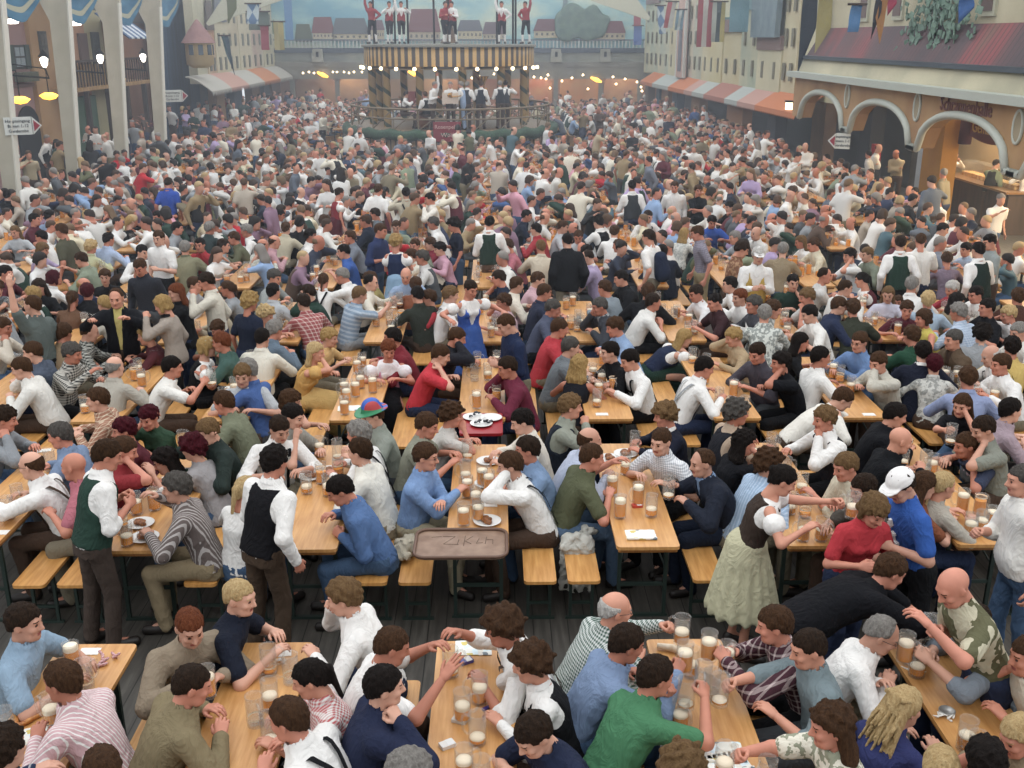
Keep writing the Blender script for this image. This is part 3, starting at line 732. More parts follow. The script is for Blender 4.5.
# ------------------------------------------------------------------ who sits and stands where, read off the photograph
# '@ox oy' opens a part of the photograph at four times its size; a line is
# head_x head_y heading top hair arms options | label
PEOPLE = '''
@0 576
100 185 95 tee:7f9cb4:maroon short:dark TT leg=denim hy=-10 | young dark-haired man in light blue ringer t-shirt at the corner table bottom left
250 420 285 shirt:c9a0a4/pin/white short:brown TC ln=20 hy=10 | man in pink and white striped shirt holding a cigarette, bottom left table
20 690 20 shirt:dblue/plaid/white full:dark TT | person in navy and white plaid shirt cut by the bottom left corner
760 205 140 sweater:8a7a63 buzz:red TM hp=22 | red-haired man in tan zip sweater looking down into his mug, second front table
770 435 60 sweater:7d6f4d buzz:dark TT ln=22 hy=-15 | man in khaki sweater seen from behind at second front table
960 85 90 tee:1b2130 buzz:lblond TT hy=-10 ln=16 | blond man in dark navy t-shirt, far end of second front table
410 775 330 tee:brown short:brown TT | brown-haired person at the very bottom edge below the pink striped shirt
@256 576
350 85 268 shirt:white full:lbrown TC ln=16 hy=5 leg=dblue | man in white shirt smoking at the far right end of second front table
215 410 262 half:c05a5a/check/white/1.4 pony:black TT f hp=18 ln=14 | woman with black ponytail in red gingham blouse
130 572 292 suspr:white:black short:brown TT ln=25 | man in white shirt with black suspenders, near right of second front table
545 280 85 tee:white buzz:brown GP ln=20 hp=20 | man in white t-shirt holding out open palms, third front table
515 440 75 sweater:222a45 short:black XC ln=15 hy=-10 | black-haired man in navy hooded sweater over third front table
620 790 80 tee:grey full:grey TT | grey-haired person at the bottom edge left of the third front table
985 205 262 suspr:white:brown curly:brown TG gl ln=22 hp=14 | man with glasses in white shirt and brown suspenders, third front table
@512 576
75 350 268 vest:white:black curly:brown TC f ln=12 | curly-haired woman in white blouse and black vest, third front table
85 635 235 tee:1e2740 short:dark TT ln=25 hp=30 | dark-haired man in navy t-shirt looking down, near right of third front table
415 135 82 shirt:c9cdc9/check/35584a/1.5 ring:white RT gl ln=24 hy=-8 bl=.03 | old balding man with glasses in green checked shirt, fourth front table
460 270 85 shirt:7088ab short:dark TR ln=26 hy=-5 | dark-haired man in blue shirt reaching across fourth front table
575 400 62 tee:3a7a50 short:dark MR ln=28 hy=-10 | man in green t-shirt raising a mug, seen from behind
680 775 20 tee:rust curly:lbrown TT | curly-haired person cut by the bottom edge below the green t-shirt
@768 576
25 195 268 shirt:4a2a34/plaid/c9b7b2 short:brown RM ln=20 | man in dark red plaid shirt holding up a mug, fourth front table
160 290 262 rolled:6e8085 buzz:dark TR ln=10 hy=-5 | man in grey-green shirt pushing his mug left, fourth front table
250 600 268 half:d5d0bc/print/8c9077 wavy:brown TR ln=10 | long-haired man in cream shirt shouting across the table
455 235 98 shirt:white reced:grey XT gl ln=28 hp=25 bl=.02 | grey-haired man in white shirt and glasses drinking, fifth front table
545 525 60 tee:2e3566 dread:lblond TT f hp=10 ln=25 | person with blond dreadlocks in purple-blue t-shirt
740 45 262 tee:5b5a3c/print/b5ae90/.4 bald:brown GB st ln=25 hp=30 | bald man in olive t-shirt with bone print leaning over fifth front table
820 185 268 rolled:78838e reced:dark RT ln=20 bl=.03 hy=5 | dark-haired balding man in blue-grey shirt, right of fifth front table
1040 320 268 tee:c9bfa8 short:brown TC ln=16 | person in cream t-shirt cut by the right edge
1000 640 240 tee:tan long:lblond TC f | blond person peeling something at the bottom right edge
870 745 20 tee:black full:black TT ln=15 | black-haired person at the bottom right edge
690 770 10 tee:camel long:lblond TT f | long-haired blond person at the bottom edge left of the black-haired head
@0 384
20 140 88 shirt:81868b full:dark TC | man in grey shirt at the left edge, second row
390 62 262 shirt:9c6a50/plaid/e0cfae/1.6 short:brown TT | man in red and cream patterned shirt
595 135 195 tee:forest full:wine XF f hp=15 | wine-red-haired woman with her hand at her mouth
240 205 268 shirt:6f86a6 short:dgrey TT | grey-haired man in faded blue shirt
125 325 268 suspr:white:brown ring:brown RT gl ln=20 leg=brown | bald man with glasses and white shirt at left edge table, second row
500 265 88 tee:8c2229 short:brown TF | man in red t-shirt half hidden behind the green-vested waiter
495 185 255 tee:maroon full:wine TT f | wine-haired person behind the patterned shirt man
295 330 265 tee:rose bald:brown TT | bald head just left of the green-vested waiter
430 285 50 vestr:white:243f35 short:dbrown BB st ln=14 hp=20 hy=-10 leg=t:463a33 | waiter in dark green vest and white shirt standing with his back to us
660 310 250 vestr:white:dgreen wavy:black GT f ln=35 hp=20 leg=t:denim | long black-haired woman bending over the table in white blouse
705 415 275 shirt:665a56/stripe/a8a19d/1.15 full:dgrey TG ln=14 leg=t:8a7958 | man in brown and white striped shirt eating at the table end
770 255 290 sweater:8f8b8b curly:wine TT f ln=18 leg=t:denim | woman with curly wine-red hair in grey cardigan
830 190 235 sweater:27332f short:lbrown TF | light brown-haired man in dark green sweater
895 75 280 tee:6f745a short:brown TT ln=22 | man in olive green t-shirt leaning to the left
985 425 30 shirt:white pony:lblond TT f ln=5 | woman with blond ponytail in white blouse beside black-vested waiter
@256 384
95 180 150 suspr:white:black short:dark TT hp=22 bl=.03 | dark-haired man in white shirt and black suspenders looking down
140 70 95 tee:rust/plain bob:brown TF f | brown-haired woman in rust top behind the suspenders man
150 130 110 tee:8f8c82 short:black TC | black-haired person in grey top behind the far mugs
75 310 40 vest:white:17171b full:black BD st ln=10 hp=15 leg=t:4a3a2c | waiter in black vest and white shirt standing with his back to us
335 425 268 shirt:46699a short:black BT ln=20 hp=28 leg=t:denim | black-haired man in denim blue shirt looking down
415 270 290 rolled:d6d2c4 short:dbrown TT ln=14 leg=t:8c7d60 | man in cream shirt seen from behind, left of the blue-shirted man
410 200 285 susp:white:black full:grey TT ln=12 | grey-haired man in white shirt with black strap
465 125 250 shirt:8b9286 short:brown TT hat=party | man wearing a green, blue and red hat
685 165 92 tee:8b8c78 short:brown TT hy=-5 ln=12 | man in grey-olive polo shirt, back of head to us
785 125 85 tee:c2bdb5:black curly:brown TC f | curly-haired woman in white and black top holding a cigarette
680 290 110 shirt:6d90bf short:brown XX gl ln=8 hy=-5 bl=.03 leg=t:a39878 | man with glasses in light blue shirt with folded arms
1015 325 265 susp:white:black short:brown FT ln=22 hp=12 | man in white shirt eating with his hand at his mouth
@512 384
235 90 90 vest:8a8f80:1f2733 full:lbrown TC | light brown-haired man in navy padded vest
40 150 262 shirt:d8d0c0 short:black TT | black-haired man in cream shirt at centre table
60 262 265 tee:6f8cb0 short:dark TT | dark-haired man in light blue t-shirt at centre table
310 225 85 shirt:a9b2c7 ring:brown TT ln=25 | bald-headed man in pale blue shirt
320 292 80 tee:54583c buzz:brown GT ln=18 leg=t:4a6480 hy=-5 | man in olive t-shirt and jeans at the centre right table
610 125 262 jacket:1c2030:white curly:lbrown TT f ln=10 | curly light brown-haired woman in dark jacket
595 230 225 half:9aa0a8/check/e2e4e6/1.6 buzz:brown TT ln=18 hp=12 | man in grey checked short-sleeved shirt
760 315 265 jacket:202634:6f8cb0 reced:brown TM ln=22 leg=t:navy | older man in dark navy jacket
900 115 75 vest:b39a80:23242b curly:dgrey TT | curly grey-haired person in dark vest and tan sleeves
930 235 80 tee:17181d wavy:black TF f | woman with long wavy black hair
1030 320 85 shirt:8fabc8/stripe/a9c0d8 curly:brown TT ln=22 | curly-haired person in pale blue striped shirt
@768 384
60 385 105 dirndl:white:3b2f28 bun:black RT f st ln=18 hp=25 leg=s:b9b58f | dirndl waitress with white puff sleeves and pale green skirt
225 140 262 vest:white:2c2a30 full:lbrown CT ln=10 | grey-blond man in dark vest with his hand at his mouth
300 60 95 shirt:dad6ca short:brown TT ln=38 hp=35 | man in cream shirt bending low over his table
510 125 100 jacket:14151a:black short:black TT ln=20 | black-haired man in black jacket behind the bald man
530 225 95 shirt:14161a:black bald:dark TM ln=20 | bald man in black top with yellow collar edge
310 330 262 rolled:c2b89d short:lbrown XX ln=14 bl=.02 | light brown-haired man in cream shirt, arms crossed on table
380 420 262 tee:4e4a44 short:dark TT | dark-haired man between the red blouse and the cream shirt
530 405 255 tee:1d55a8 short:dark BD st hat=cap:dedbd8 print hp=28 ln=12 leg=t:black hy=10 | man in white baseball cap and bright blue t-shirt
425 505 165 half:b8202e bob:lbrown BB f st hp=30 ln=14 | woman in red blouse looking down with a shoulder strap
625 405 80 tee:rust long:brown TT f | brown-haired woman right behind the white cap
700 405 75 sweater:a79f90 pony:lblond TT f ln=14 | blond woman with ponytail in beige top
775 85 215 tee:15151a long:brown FR f | woman in black top with sunglasses on her hair
860 180 262 tee:7c7f72 short:dark NT | dark-haired man drinking from a mug at right
790 245 262 tee:343c52 short:brown TT ln=40 hp=10 | man in dark blue-grey t-shirt leaning far over the table
970 105 85 rolled:9c8790 short:black TT | black-haired man in mauve shirt at the right edge
1015 385 268 rolled:d9d6cd buzz:dgrey DB st bl=.06 leg=t:denim | stout man in white shirt standing at the right edge
490 748 80 jacket:111217:black short:brown ZZ st ln=58 hp=30 leg=t:black | man in black suit bending forward towards the right
50 -85 262 tee:14161b full:black FT ln=20 | black-haired man in black t-shirt at right of centre
@0 192
30 15 0 jacket:14161a:black short:black TT |
60 160 175 tee:lgrey long:lbrown TT f |
140 110 90 tee:maroon short:black TT |
165 180 270 shirt:white short:black TT |
172 230 95 sweater:ab97bb bob:lbrown TT f | woman in lilac sweater in the left crowd
200 95 20 shirt:lblue short:black TT |
245 155 275 tee:4f4e3c short:brown DD st | man in dark olive t-shirt standing at left
350 95 10 shirt:grey full:lblond TT f |
365 220 20 shirt:b5b78a curly:lblond TT f | blond curly person in pale green shirt
435 190 30 shirt:9db0cf short:black TT |
520 120 10 tee:15161a pony:blond TT f |
630 100 200 half:dblue/plaid/white short:black TT |
675 -35 5 half:1f4bab short:dark DD st | man in bright royal blue polo standing in left crowd
635 185 200 half:white short:brown BD st leg=t:black | man in white short-sleeved shirt standing, left crowd
740 225 0 jacket:7f7c5d:olive full:grey TT | grey-haired man in olive jacket from behind
800 212 200 shirt:a8202a short:black TT |
895 215 85 tee:87908f short:dark TT ln=15 leg=t:denim | man in grey t-shirt and jeans at left
985 155 262 vest:white:black full:grey TT |
935 185 262 shirt:olive short:brown TT |
840 145 20 shirt:2d3b3b full:grey TT |
710 145 90 shirt:grey short:black TT |
130 452 285 tee:56605c buzz:brown UD st hp=0 | man in grey-green t-shirt raising one arm
155 382 180 tee:black wavy:dark TT f |
215 345 30 shirt:white bob:wine TT f |
25 325 90 tee:maroon short:black TT |
290 428 10 tee:6a4a32 pony:brown TT f |
350 400 5 jacket:17181c:black full:wine TT |
420 340 180 tee:black full:brown TT f |
465 425 175 jacket:15171d:c4b55a reced:brown GG st ln=8 | man in black jacket over yellow shirt
560 302 185 shirt:2b2e36 short:brown DD st hp=25 | man in dark grey shirt standing looking down
650 452 268 jacket:968a7d:black bob:blond CD f st | blond woman in taupe jacket standing
705 402 250 jacket:17181b:black long:red CD f st | red-haired woman in black jacket standing
825 358 265 shirt:c6c0ae short:dark CD st leg=t:dblue | man in cream shirt standing at left aisle
780 372 95 shirt:lgrey short:brown TT |
570 240 130 shirt:white short:black TT |
290 645 100 shirt:2d2e30/check/b8b4a8 full:dgrey TG ln=14 | grey-haired man in dark checked shirt, left side
360 560 80 shirt:a8a89e/check/303230 ring:brown TT | balding man in black and white plaid shirt
585 575 262 sweater:5a2a30 full:blond TT f | blond woman in dark wine sweater
15 540 90 shirt:c4b9a6 short:brown TC |
130 640 268 tee:4b5566 short:brown TT | brown-haired man in slate blue t-shirt
255 565 10 tee:camel full:brown TT |
870 550 180 tee:sage full:brown TT f |
885 600 270 tee:3a5a52 short:red TT |
830 620 80 dirndl:white:black bob:blond TT f hat=cap:a39c7c | woman in pale cap and white puff-sleeve blouse
85 705 270 sweater:d2cfc6 short:brown TC | man in white sweater at the left edge
460 700 15 shirt:a39d8f ring:grey TT | bald man in grey shirt from behind
690 700 70 tee:d9d6cd short:black TR ln=22 | black-haired man in cream-white t-shirt reaching right
1000 440 30 tee:1d2538 curly:blond DD f st | curly blond woman in navy top in left aisle
990 712 300 shirt:3d5f9b full:grey TT | grey-haired man in blue shirt
970 735 180 tee:lgrey full:lbrown TT |
@256 192
335 5 60 dirndl:white:8e2430 bun:dark DD f st leg=s:maroon | woman in red bodice and white blouse standing
285 38 100 shirt:white short:black TT |
490 -10 20 tee:white short:brown DD st |
600 5 350 susp:b5ab92:black short:black GD st | man in beige shirt with crossed suspenders from behind
695 28 250 shirt:d8d2c4 short:black CD st |
475 88 268 tee:6a7780 short:dark TT |
435 118 280 jacket:1d2536:navy short:brown TT |
375 180 265 shirt:707884 short:brown TT |
275 115 95 shirt:white short:brown TT |
95 92 90 shirt:white short:black TT |
120 145 15 shirt:b3a98d short:brown TT |
75 200 70 shirt:b98a92 ring:brown TT | man in dusty pink shirt
28 215 50 shirt:a9aca0/print/c9c7bb ring:brown TT |
220 175 85 susp:white:black full:black TT | black-haired person in white shirt with suspenders
175 128 10 tee:black full:black TT |
350 238 268 half:2f5fae short:black TT | black-haired man in bright blue polo, upper left centre
500 155 120 rolled:28365e short:brown BB st | man in dark blue shirt standing with a mug
560 200 10 dirndl:white:1c2a4c curly:blond BB f st leg=s:7fa3c0 | curly blond waitress in navy bodice from behind
635 215 200 tee:sage short:brown TT |
620 255 268 susp:c9c3b0:black short:brown TT ln=38 | man in beige shirt with suspenders leaning over
695 208 262 shirt:8a2436 full:brown TT f |
735 228 250 shirt:c792a6 full:black TT f |
708 125 268 shirt:white full:dgrey TT |
790 132 262 tee:1b2233 curly:black DB f st | curly black-haired woman in navy top standing
935 125 5 vest:white:22372e short:black BB st leg=t:5a4330 | waiter in bottle green vest from behind, upper centre
1005 215 260 tee:rose short:brown TT |
970 345 268 tee:1e2a40 short:dark TC |
860 388 150 dirndl:white:2a56b0 bun:dark SS f st leg=s:2c55a0 | waitress in royal blue dirndl, arms spread
780 412 75 susp:white:black full:lbrown TT ln=15 | man in white shirt with black suspenders beside the blue dirndl
645 412 330 shirt:2c3129 short:black TT | man in blackish green shirt from behind
600 335 180 tee:lblue ring:grey TT |
690 425 265 tee:a8242f full:brown TT f |
640 372 20 tee:rust full:brown TT f |
455 350 262 tee:8a7d3f full:brown TT f |
415 412 55 half:7d93a8/hstripe/9fb0bf short:lbrown TR ln=12 leg=t:grey | man in blue-grey striped polo shirt
270 355 10 susp:white:black pony:brown TT f | woman with long brown ponytail, white shirt and black straps
345 335 290 shirt:white short:grey RT ln=20 | grey-haired man in white shirt reaching left
190 442 325 shirt:9c4a4a/plaid/dcc9bd short:dark TT ln=18 | man in red and white plaid shirt
75 342 110 shirt:8c928f full:dgrey TT |
70 398 30 shirt:lgrey short:black TT |
40 492 95 dirndl:white:blue curly:lblond TT f |
75 552 35 shirt:5e7182 full:grey TT ln=20 | grey-haired man in slate blue shirt
25 585 10 shirt:cfcab9 short:black TT | black-haired man in cream shirt from behind
240 640 95 dirndl:cf9f45:c49238 long:lblond TF f leg=s:c9a14e | blond woman in yellow dress with her hand on her face
295 582 110 tee:c9a05a full:blond TT f | fair-haired woman in yellow top behind the yellow dress
530 632 170 dirndl:e3dfe0:c77f9a full:red TT f | red-blond girl in pink bodice smiling towards us
545 582 262 shirt:7d1f2c short:black TT | black-haired man in wine red shirt
740 652 95 half:c31e30 short:brown TC ln=20 hp=20 | man in bright red polo shirt
805 582 100 jacket:23242b:black short:brown TF |
1000 530 250 rolled:1f2b49 buzz:brown BB st hp=28 | man in navy shirt standing and looking down, centre
1005 702 262 sweater:6c2239 short:dark TC ln=14 | man in burgundy sweater
990 440 262 tee:c5a0a8 full:brown TF f |
560 140 180 tee:sage short:brown TT |
@512 192
95 150 300 shirt:a32530 short:black TT | man in red shirt from behind, upper centre
60 95 90 tee:navy short:black TT |
115 220 0 shirt:c5b79e short:lbrown TT |
205 140 95 tee:lgrey short:brown TT |
265 180 180 tee:lgrey short:brown TT |
345 122 330 vest:white:black short:black TT |
220 195 350 jacket:17191d:black buzz:black DD st | man in black jacket standing with his back to us, centre
300 240 60 tank:b39b74 full:black TT f | black-haired woman in tan top
425 215 280 sweater:3c4358 long:brown TT f | long-haired woman in slate sweater
410 160 20 shirt:white full:brown TT |
545 180 300 tee:dedbd6 short:dark DD st pack=1d2840 | man in white t-shirt with navy backpack standing
600 238 340 jacket:1a2233:navy short:black TT |
480 -25 355 vest:white:33373b short:black BD st | man in charcoal vest and white shirt standing, upper centre
545 98 160 susp:white:black short:dark TT |
650 -20 180 shirt:white short:brown DD st | man in white shirt standing face on, upper centre
745 -5 180 tee:14171d full:brown YY f st | woman in black t-shirt with folded arms
870 60 250 tee:black full:black TT |
740 165 265 half:75707f/check/8c8795 short:brown DD st leg=t:96875f | man in mauve checked shirt and khaki trousers standing
690 168 40 shirt:c7c6bc/print/a9aaa2 long:blond TT f | long blond person in pale patterned shirt
920 230 100 shirt:7a4f35/print/a07a55 full:dark BB st hp=25 | man in brown patterned shirt bending
985 255 180 vest:white:b8962a full:white BB st hat=cap:d8d6d2 | person in yellow vest and white cap
800 120 180 tee:1f4fa8 full:black TT |
890 182 262 shirt:9ba4ad short:grey TT |
975 165 250 shirt:c9c7c0 bald:grey TT |
435 345 262 jacket:15161a:black short:black TT ln=14 | man in black jacket seated right of centre table
370 385 300 sweater:78858e short:brown TT |
545 400 20 jacket:17181c:black full:brown TT |
565 440 80 rolled:d8d6cf short:dark TT ln=25 | man in white shirt leaning over table right of centre
350 458 265 jacket:383b42:grey short:dgrey TC | man in dark grey jacket at centre table
410 540 262 shirt:7d9abf full:brown TT ln=18 | brown-haired man in light blue shirt at centre
165 465 95 shirt:495066 short:dgrey TT |
190 545 90 sweater:b42532 short:brown TT | man in bright red sweater with white collar
235 620 85 shirt:6d7479 short:dgrey TT |
270 695 20 tank:1b1d24 wavy:blond TT f | blond woman with bare shoulders
130 402 85 shirt:2a3146 short:brown TT |
105 352 85 shirt:c79da6 short:brown TT |
20 372 80 shirt:d4cbb8 short:brown TT |
390 640 255 tee:black short:black TT | dark-haired man in black t-shirt left of the suspenders man
470 672 255 susp:white:black short:black TT ln=14 hp=20 | man in white shirt with suspenders looking at his phone
690 585 80 dirndl:white:202a44 long:blond TT f ln=40 hp=20 | long blond woman in navy bodice leaning over the table
735 405 262 tee:d9d9d8 short:dark TT ln=20 | dark-haired man in white t-shirt facing left
810 440 262 tee:3a2226 buzz:black TT |
870 370 265 shirt:white short:black TT |
910 422 250 shirt:white short:red TT |
965 450 262 shirt:4c4d55 full:dgrey TT |
885 580 262 sweater:a98f68 full:blond TF f | blond woman in tan sweater with her hand at her chin
980 645 235 rolled:45414a short:dark TT hp=20 | dark-haired man in charcoal shirt looking down
770 702 80 susp:white:grey short:black TT ln=20 | black-haired man in white shirt with grey straps
1010 490 10 shirt:8c928c/print/c5c9c0 full:grey TT | grey-haired person in patterned grey shirt
@768 192
530 205 10 vest:white:1f3b30 short:dark DD st leg=t:black | waiter in dark green vest standing at right
610 195 5 tee:dddad2 buzz:brown DB st bl=.05 | large man in white t-shirt standing with his back to us
840 232 350 vest:white:1c2f2a short:black DB st leg=t:black | waiter in blackish green vest and white sleeves, far right
885 200 265 tee:8a9391 short:black BD st | man in grey t-shirt standing at far right
325 255 262 tee:d5d7d6 full:black FT ln=14 leg=t:denim | man in white t-shirt with his hand on his face
180 210 262 shirt:cbc0a2 short:brown TT |
130 200 262 shirt:white long:lbrown TT f |
60 232 20 tee:tan full:grey TT |
395 250 262 shirt:767f6c short:lbrown TT |
100 362 170 tee:dgreen short:black NT |
155 420 262 tee:c4c5c1 full:lbrown CT |
165 488 262 tee:dedcd5 short:black TT hp=20 | black-haired man in white t-shirt looking down
20 470 90 shirt:8a8f8a/print/c5c7c0 full:brown TT |
340 465 10 tee:33372b full:brown TT |
285 455 90 sweater:26304c short:brown TT |
480 410 200 tee:c0bfd0 long:lbrown TT f | fair-haired girl in pale lilac top
520 440 210 tee:9c2c34 short:brown TT sz=.8 | brown-haired child in red
575 372 20 shirt:white full:grey TT |
640 432 30 shirt:9db4c8 full:lblond TT |
735 388 250 shirt:9e2334 full:white TT f | white-haired woman in crimson blouse
620 505 262 tank:c9b82e bob:brown TT f | brown-haired woman in bright yellow top
555 470 200 tee:maroon full:brown TT f |
830 410 250 shirt:white short:black TT |
875 462 262 tee:14151a short:black TT | black-haired man in black t-shirt, right side
960 490 262 tee:e0dedd full:lblond TF f |
760 480 330 shirt:8fa6c2/check/b5c4d4 full:grey TT |
575 575 350 sweater:1d4632 full:brown TT | person in deep green sweater from behind
740 590 262 jacket:5b4936:brown short:dgrey TT | grey-haired man in brown jacket
365 600 240 shirt:5d7fae short:brown XT gl | man with glasses in denim blue shirt
440 682 250 shirt:b7b2a2 short:brown FT | man in pale grey shirt with his hand at his mouth
890 655 265 susp:dedbd6:black ring:white TT bl=.04 | bald white-haired man with black suspenders
975 620 10 tee:c2a347 full:black TT |
665 690 20 shirt:b9b8b0/print/8d8e88 full:wine TT f | dark red-haired person in pale printed blouse
620 640 20 jacket:1b2030:white full:black TT |
130 600 100 tee:black long:black TT f | woman with long straight black hair
210 660 70 tee:dcdad4 short:black TT |
855 570 20 tee:grey curly:black TT |
800 745 20 shirt:8290b5 full:brown TT |
1000 420 20 jacket:4a2c22:brown full:brown TT |
715 270 10 shirt:7d6b7c full:brown TT f |
790 230 250 shirt:9fb4cc full:black TT f |
700 150 100 shirt:white short:black TT |
930 690 262 shirt:white short:brown TT |
1000 560 262 shirt:d5d2c9 short:grey TT |
'''
# things on the tables near the camera: '@ox oy', then kind x y [fill 0..1, foam 0..1 | turn]
TABLETHINGS = '''
@0 576
mug 288 330 .95 .9
mug 338 400 .03 .1
napkin 410 345 0
paper 405 226 0
pretzel 120 560 0
menu 165 630 20
mug 20 600 .2 .3
@256 576
mug 50 340 .06 .1
mug 150 375 .04 .1
mug 55 480 .45 .5
paper 100 305 10
napkin 95 345 40
mug 778 350 .12 .2
menu 870 270 0
pack_blue 840 340 30
mug 895 455 .55 .8
mug 825 525 .5 .7
mug 885 615 .15 .2
pack 815 575 -20
pack_white 765 675 30
mug 832 755 .6 .5
mug 900 800 .2 .7
lighter 925 525 40
@512 576
bread 640 300 20
menu 840 700 0
menu 860 745 15
mug 800 440 .02 .1
mug 670 560 .5 .3
@768 576
mug 530 350 .3 .2
mug 590 390 .3 .2
napkin 515 385 0
mug 780 640 .45 .2
ashtray 715 545 0
napkin 680 570 30
mug 710 700 .05 .1
mug 200 800 .3 .3
@0 384
paper 175 250 20
mug 200 310 .1 .1
plate 578 615 0
mug 500 612 .4 .2
plate 560 560 0
mug 615 465 .8 .2
mug 70 450 .05 .1
mug 30 500 .3 .3
paper 5 590 0
mug 720 200 .05 .1
paper 830 10 0
@256 384
mug 245 255 .6 .5
mug 325 265 .05 .6
mug 260 360 .6 .1
mug 328 340 .5 .1
plate 220 370 0
plate 290 350 0
menu 372 95 5
mug 350 20 .8 .6
mug 398 20 .8 .6
mug 845 415 .8 .5
mug 838 350 .3 .3
mug 905 370 .75 .5
mug 830 525 .7 .4
mug 888 505 .6 .4
plate 925 550 0
plate 925 400 0
plate 930 310 0
mug 845 270 .2 .2
napkin 930 430 0
paper 935 480 0
@512 384
mug 400 405 .85 .8
mug 433 495 .85 .9
mug 505 445 .9 .8
mug 455 325 .5 .6
mug 558 490 .3 .2
plate 455 280 0
plate 390 300 0
pack_red 500 487 10
menu 515 600 0
paper 360 118 0
mug 340 60 .3 .3
mug 875 90 .5 .4
mug 975 300 .9 .3
@768 384
mug 150 495 .2 .1
mug 145 590 .45 .3
mug 218 590 .45 .3
mug 90 480 .3 .3
mug 540 310 .5 .2
mug 657 325 .6 .5
mug 625 370 .05 .1
paper 410 125 0
mug 780 470 .8 .6
mug 812 570 .6 .6
mug 870 580 .6 .4
paper 855 535 0
mug 20 260 .1 .1
mug 30 270 .1 .1
'''
# ------------------------------------------------------------------ camera and ways to turn a pixel into a place
CAMZ = 4.58; FPX = 1040.; PITCH = math.atan(346/FPX); YAW = rad(.89)
cam = bpy.data.cameras.new('camera'); camo = bpy.data.objects.new('camera', cam); COL.objects.link(camo); SC.camera = camo
camo.location = (0, 0, CAMZ); camo.rotation_euler = (math.pi/2-PITCH, 0, -YAW)
cam.sensor_width = 36; cam.lens = 36*FPX/1024; cam.clip_end = 500
CM = camo.rotation_euler.to_matrix()
def ray(px, py): return CM@Vector(((px-512)/FPX, -(py-384)/FPX, -1))
def atz(px, py, z):
    d = ray(px, py); t = (z-CAMZ)/d.z; return d.x*t, d.y*t
def onX(X, px, py):
    d = ray(px, py); t = X/d.x; return d.y*t, CAMZ+d.z*t
def onY(Y, px, py):
    d = ray(px, py); t = Y/d.y; return d.x*t, CAMZ+d.z*t
def proj(x, y, z):
    v = CM.transposed()@Vector((x, y, z-CAMZ)); return 512-FPX*v.x/v.z, 384+FPX*v.y/v.z

# ------------------------------------------------------------------ floor
def floor_mat():
    t = NT('dark_planks'); v = t.coord(); o = t.xyz(v)
    pl = t.math('FRACT', t.math('MULTIPLY', o[0], 7)); gap = t.math('LESS_THAN', pl, .06)
    n1 = t.noise(t.coord('Object', (7, .6, 1)), 2.5, 5, .6); n2 = t.noise(v, 1.3, 4, .6)
    c = t.ramp(t.math('ADD', t.math('MULTIPLY', n1, .6), t.math('MULTIPLY', n2, .4)), [(.3, '2b2926'), (.5, '403d38'), (.7, '5d5a54')])
    t.l(t.mix(gap, c, srgb('161513')), t.b.inputs['Base Color']); t.b.inputs['Roughness'].default_value = .6
    t.bump(n1, .3, .01); return t.m
MB().box((0, 33, -.05), (44, 82, .1)).obj('floor', floor_mat(), kind='structure')

# ------------------------------------------------------------------ beer tables and benches
def wood(name, a, b, sc=1.):
    k = ('w', name)
    if k in MATS: return MATS[k]
    t = NT(name); f = t.noise(t.coord('Object', (14*sc, 1.2*sc, 4*sc)), 2.2, 5, .6); g = t.noise(t.coord('Object', (1, 1, 1)), 3, 3)
    c = t.ramp(t.math('ADD', t.math('MULTIPLY', f, .7), t.math('MULTIPLY', g, .3)), [(.32, a), (.68, b)])
    t.l(c, t.b.inputs['Base Color']); t.b.inputs['Roughness'].default_value = .42; MATS[k] = t.m; return t.m
WT = wood('varnished_table_board', 'ab763e', 'd0a066'); WB = wood('varnished_bench_board', 'b07a3e', 'd8a564'); STL = mat('dark_green_steel', '22302b', .5)
def board(b, x0, x1, y0, y1, z, th, r=.035):
    pts = []
    for cx, cy, a0 in ((x1-r, y1-r, 0), (x0+r, y1-r, 90), (x0+r, y0+r, 180), (x1-r, y0+r, 270)):
        for i in range(5): a = rad(a0+22.5*i); pts.append((cx+r*math.cos(a), cy+r*math.sin(a), z-th))
    b.prism(pts, (0, 0, th)); return b
def make_table():
    t = thing('beer_table', '', 'table'); board(MB(), -.25, .25, 0, 2.2, .78, .028).obj('tabletop', WT, t)
    board(MB(), -.235, .235, .02, 2.18, .752, .03, .02).obj('table_rim', wood('rim_wood', '7f5128', 'a06d38'), t)
    for yy in (.28, 1.92):
        b = MB()
        for s in (-1, 1): b.box((s*.19, yy, .375), (.03, .03, .745)); b.tube([(s*.19, yy, .45), (s*.05, yy+(.3 if yy < 1 else -.3), .74)], .008)
        b.box((0, yy, .30), (.38, .02, .03)); b.box((0, yy, .012), (.44, .035, .024)); b.obj('leg', STL, t)
    return t
def make_bench():
    t = thing('beer_bench', '', 'bench'); board(MB(), -.13, .13, 0, 2.2, .48, .026).obj('seat', WB, t)
    for yy in (.25, 1.95):
        b = MB()
        for s in (-1, 1): b.box((s*.09, yy, .227), (.025, .025, .454))
        b.box((0, yy, .15), (.18, .018, .025)); b.box((0, yy, .01), (.26, .03, .02)); b.obj('leg', STL, t)
    return t
ORD = ['first', 'second', 'third', 'fourth', 'fifth', 'sixth', 'seventh', 'eighth', 'ninth', 'tenth', 'eleventh', 'twelfth', 'thirteenth', 'fourteenth', 'fifteenth', 'sixteenth', 'seventeenth', 'eighteenth', 'nineteenth', 'twentieth', 'twenty-first', 'twenty-second']
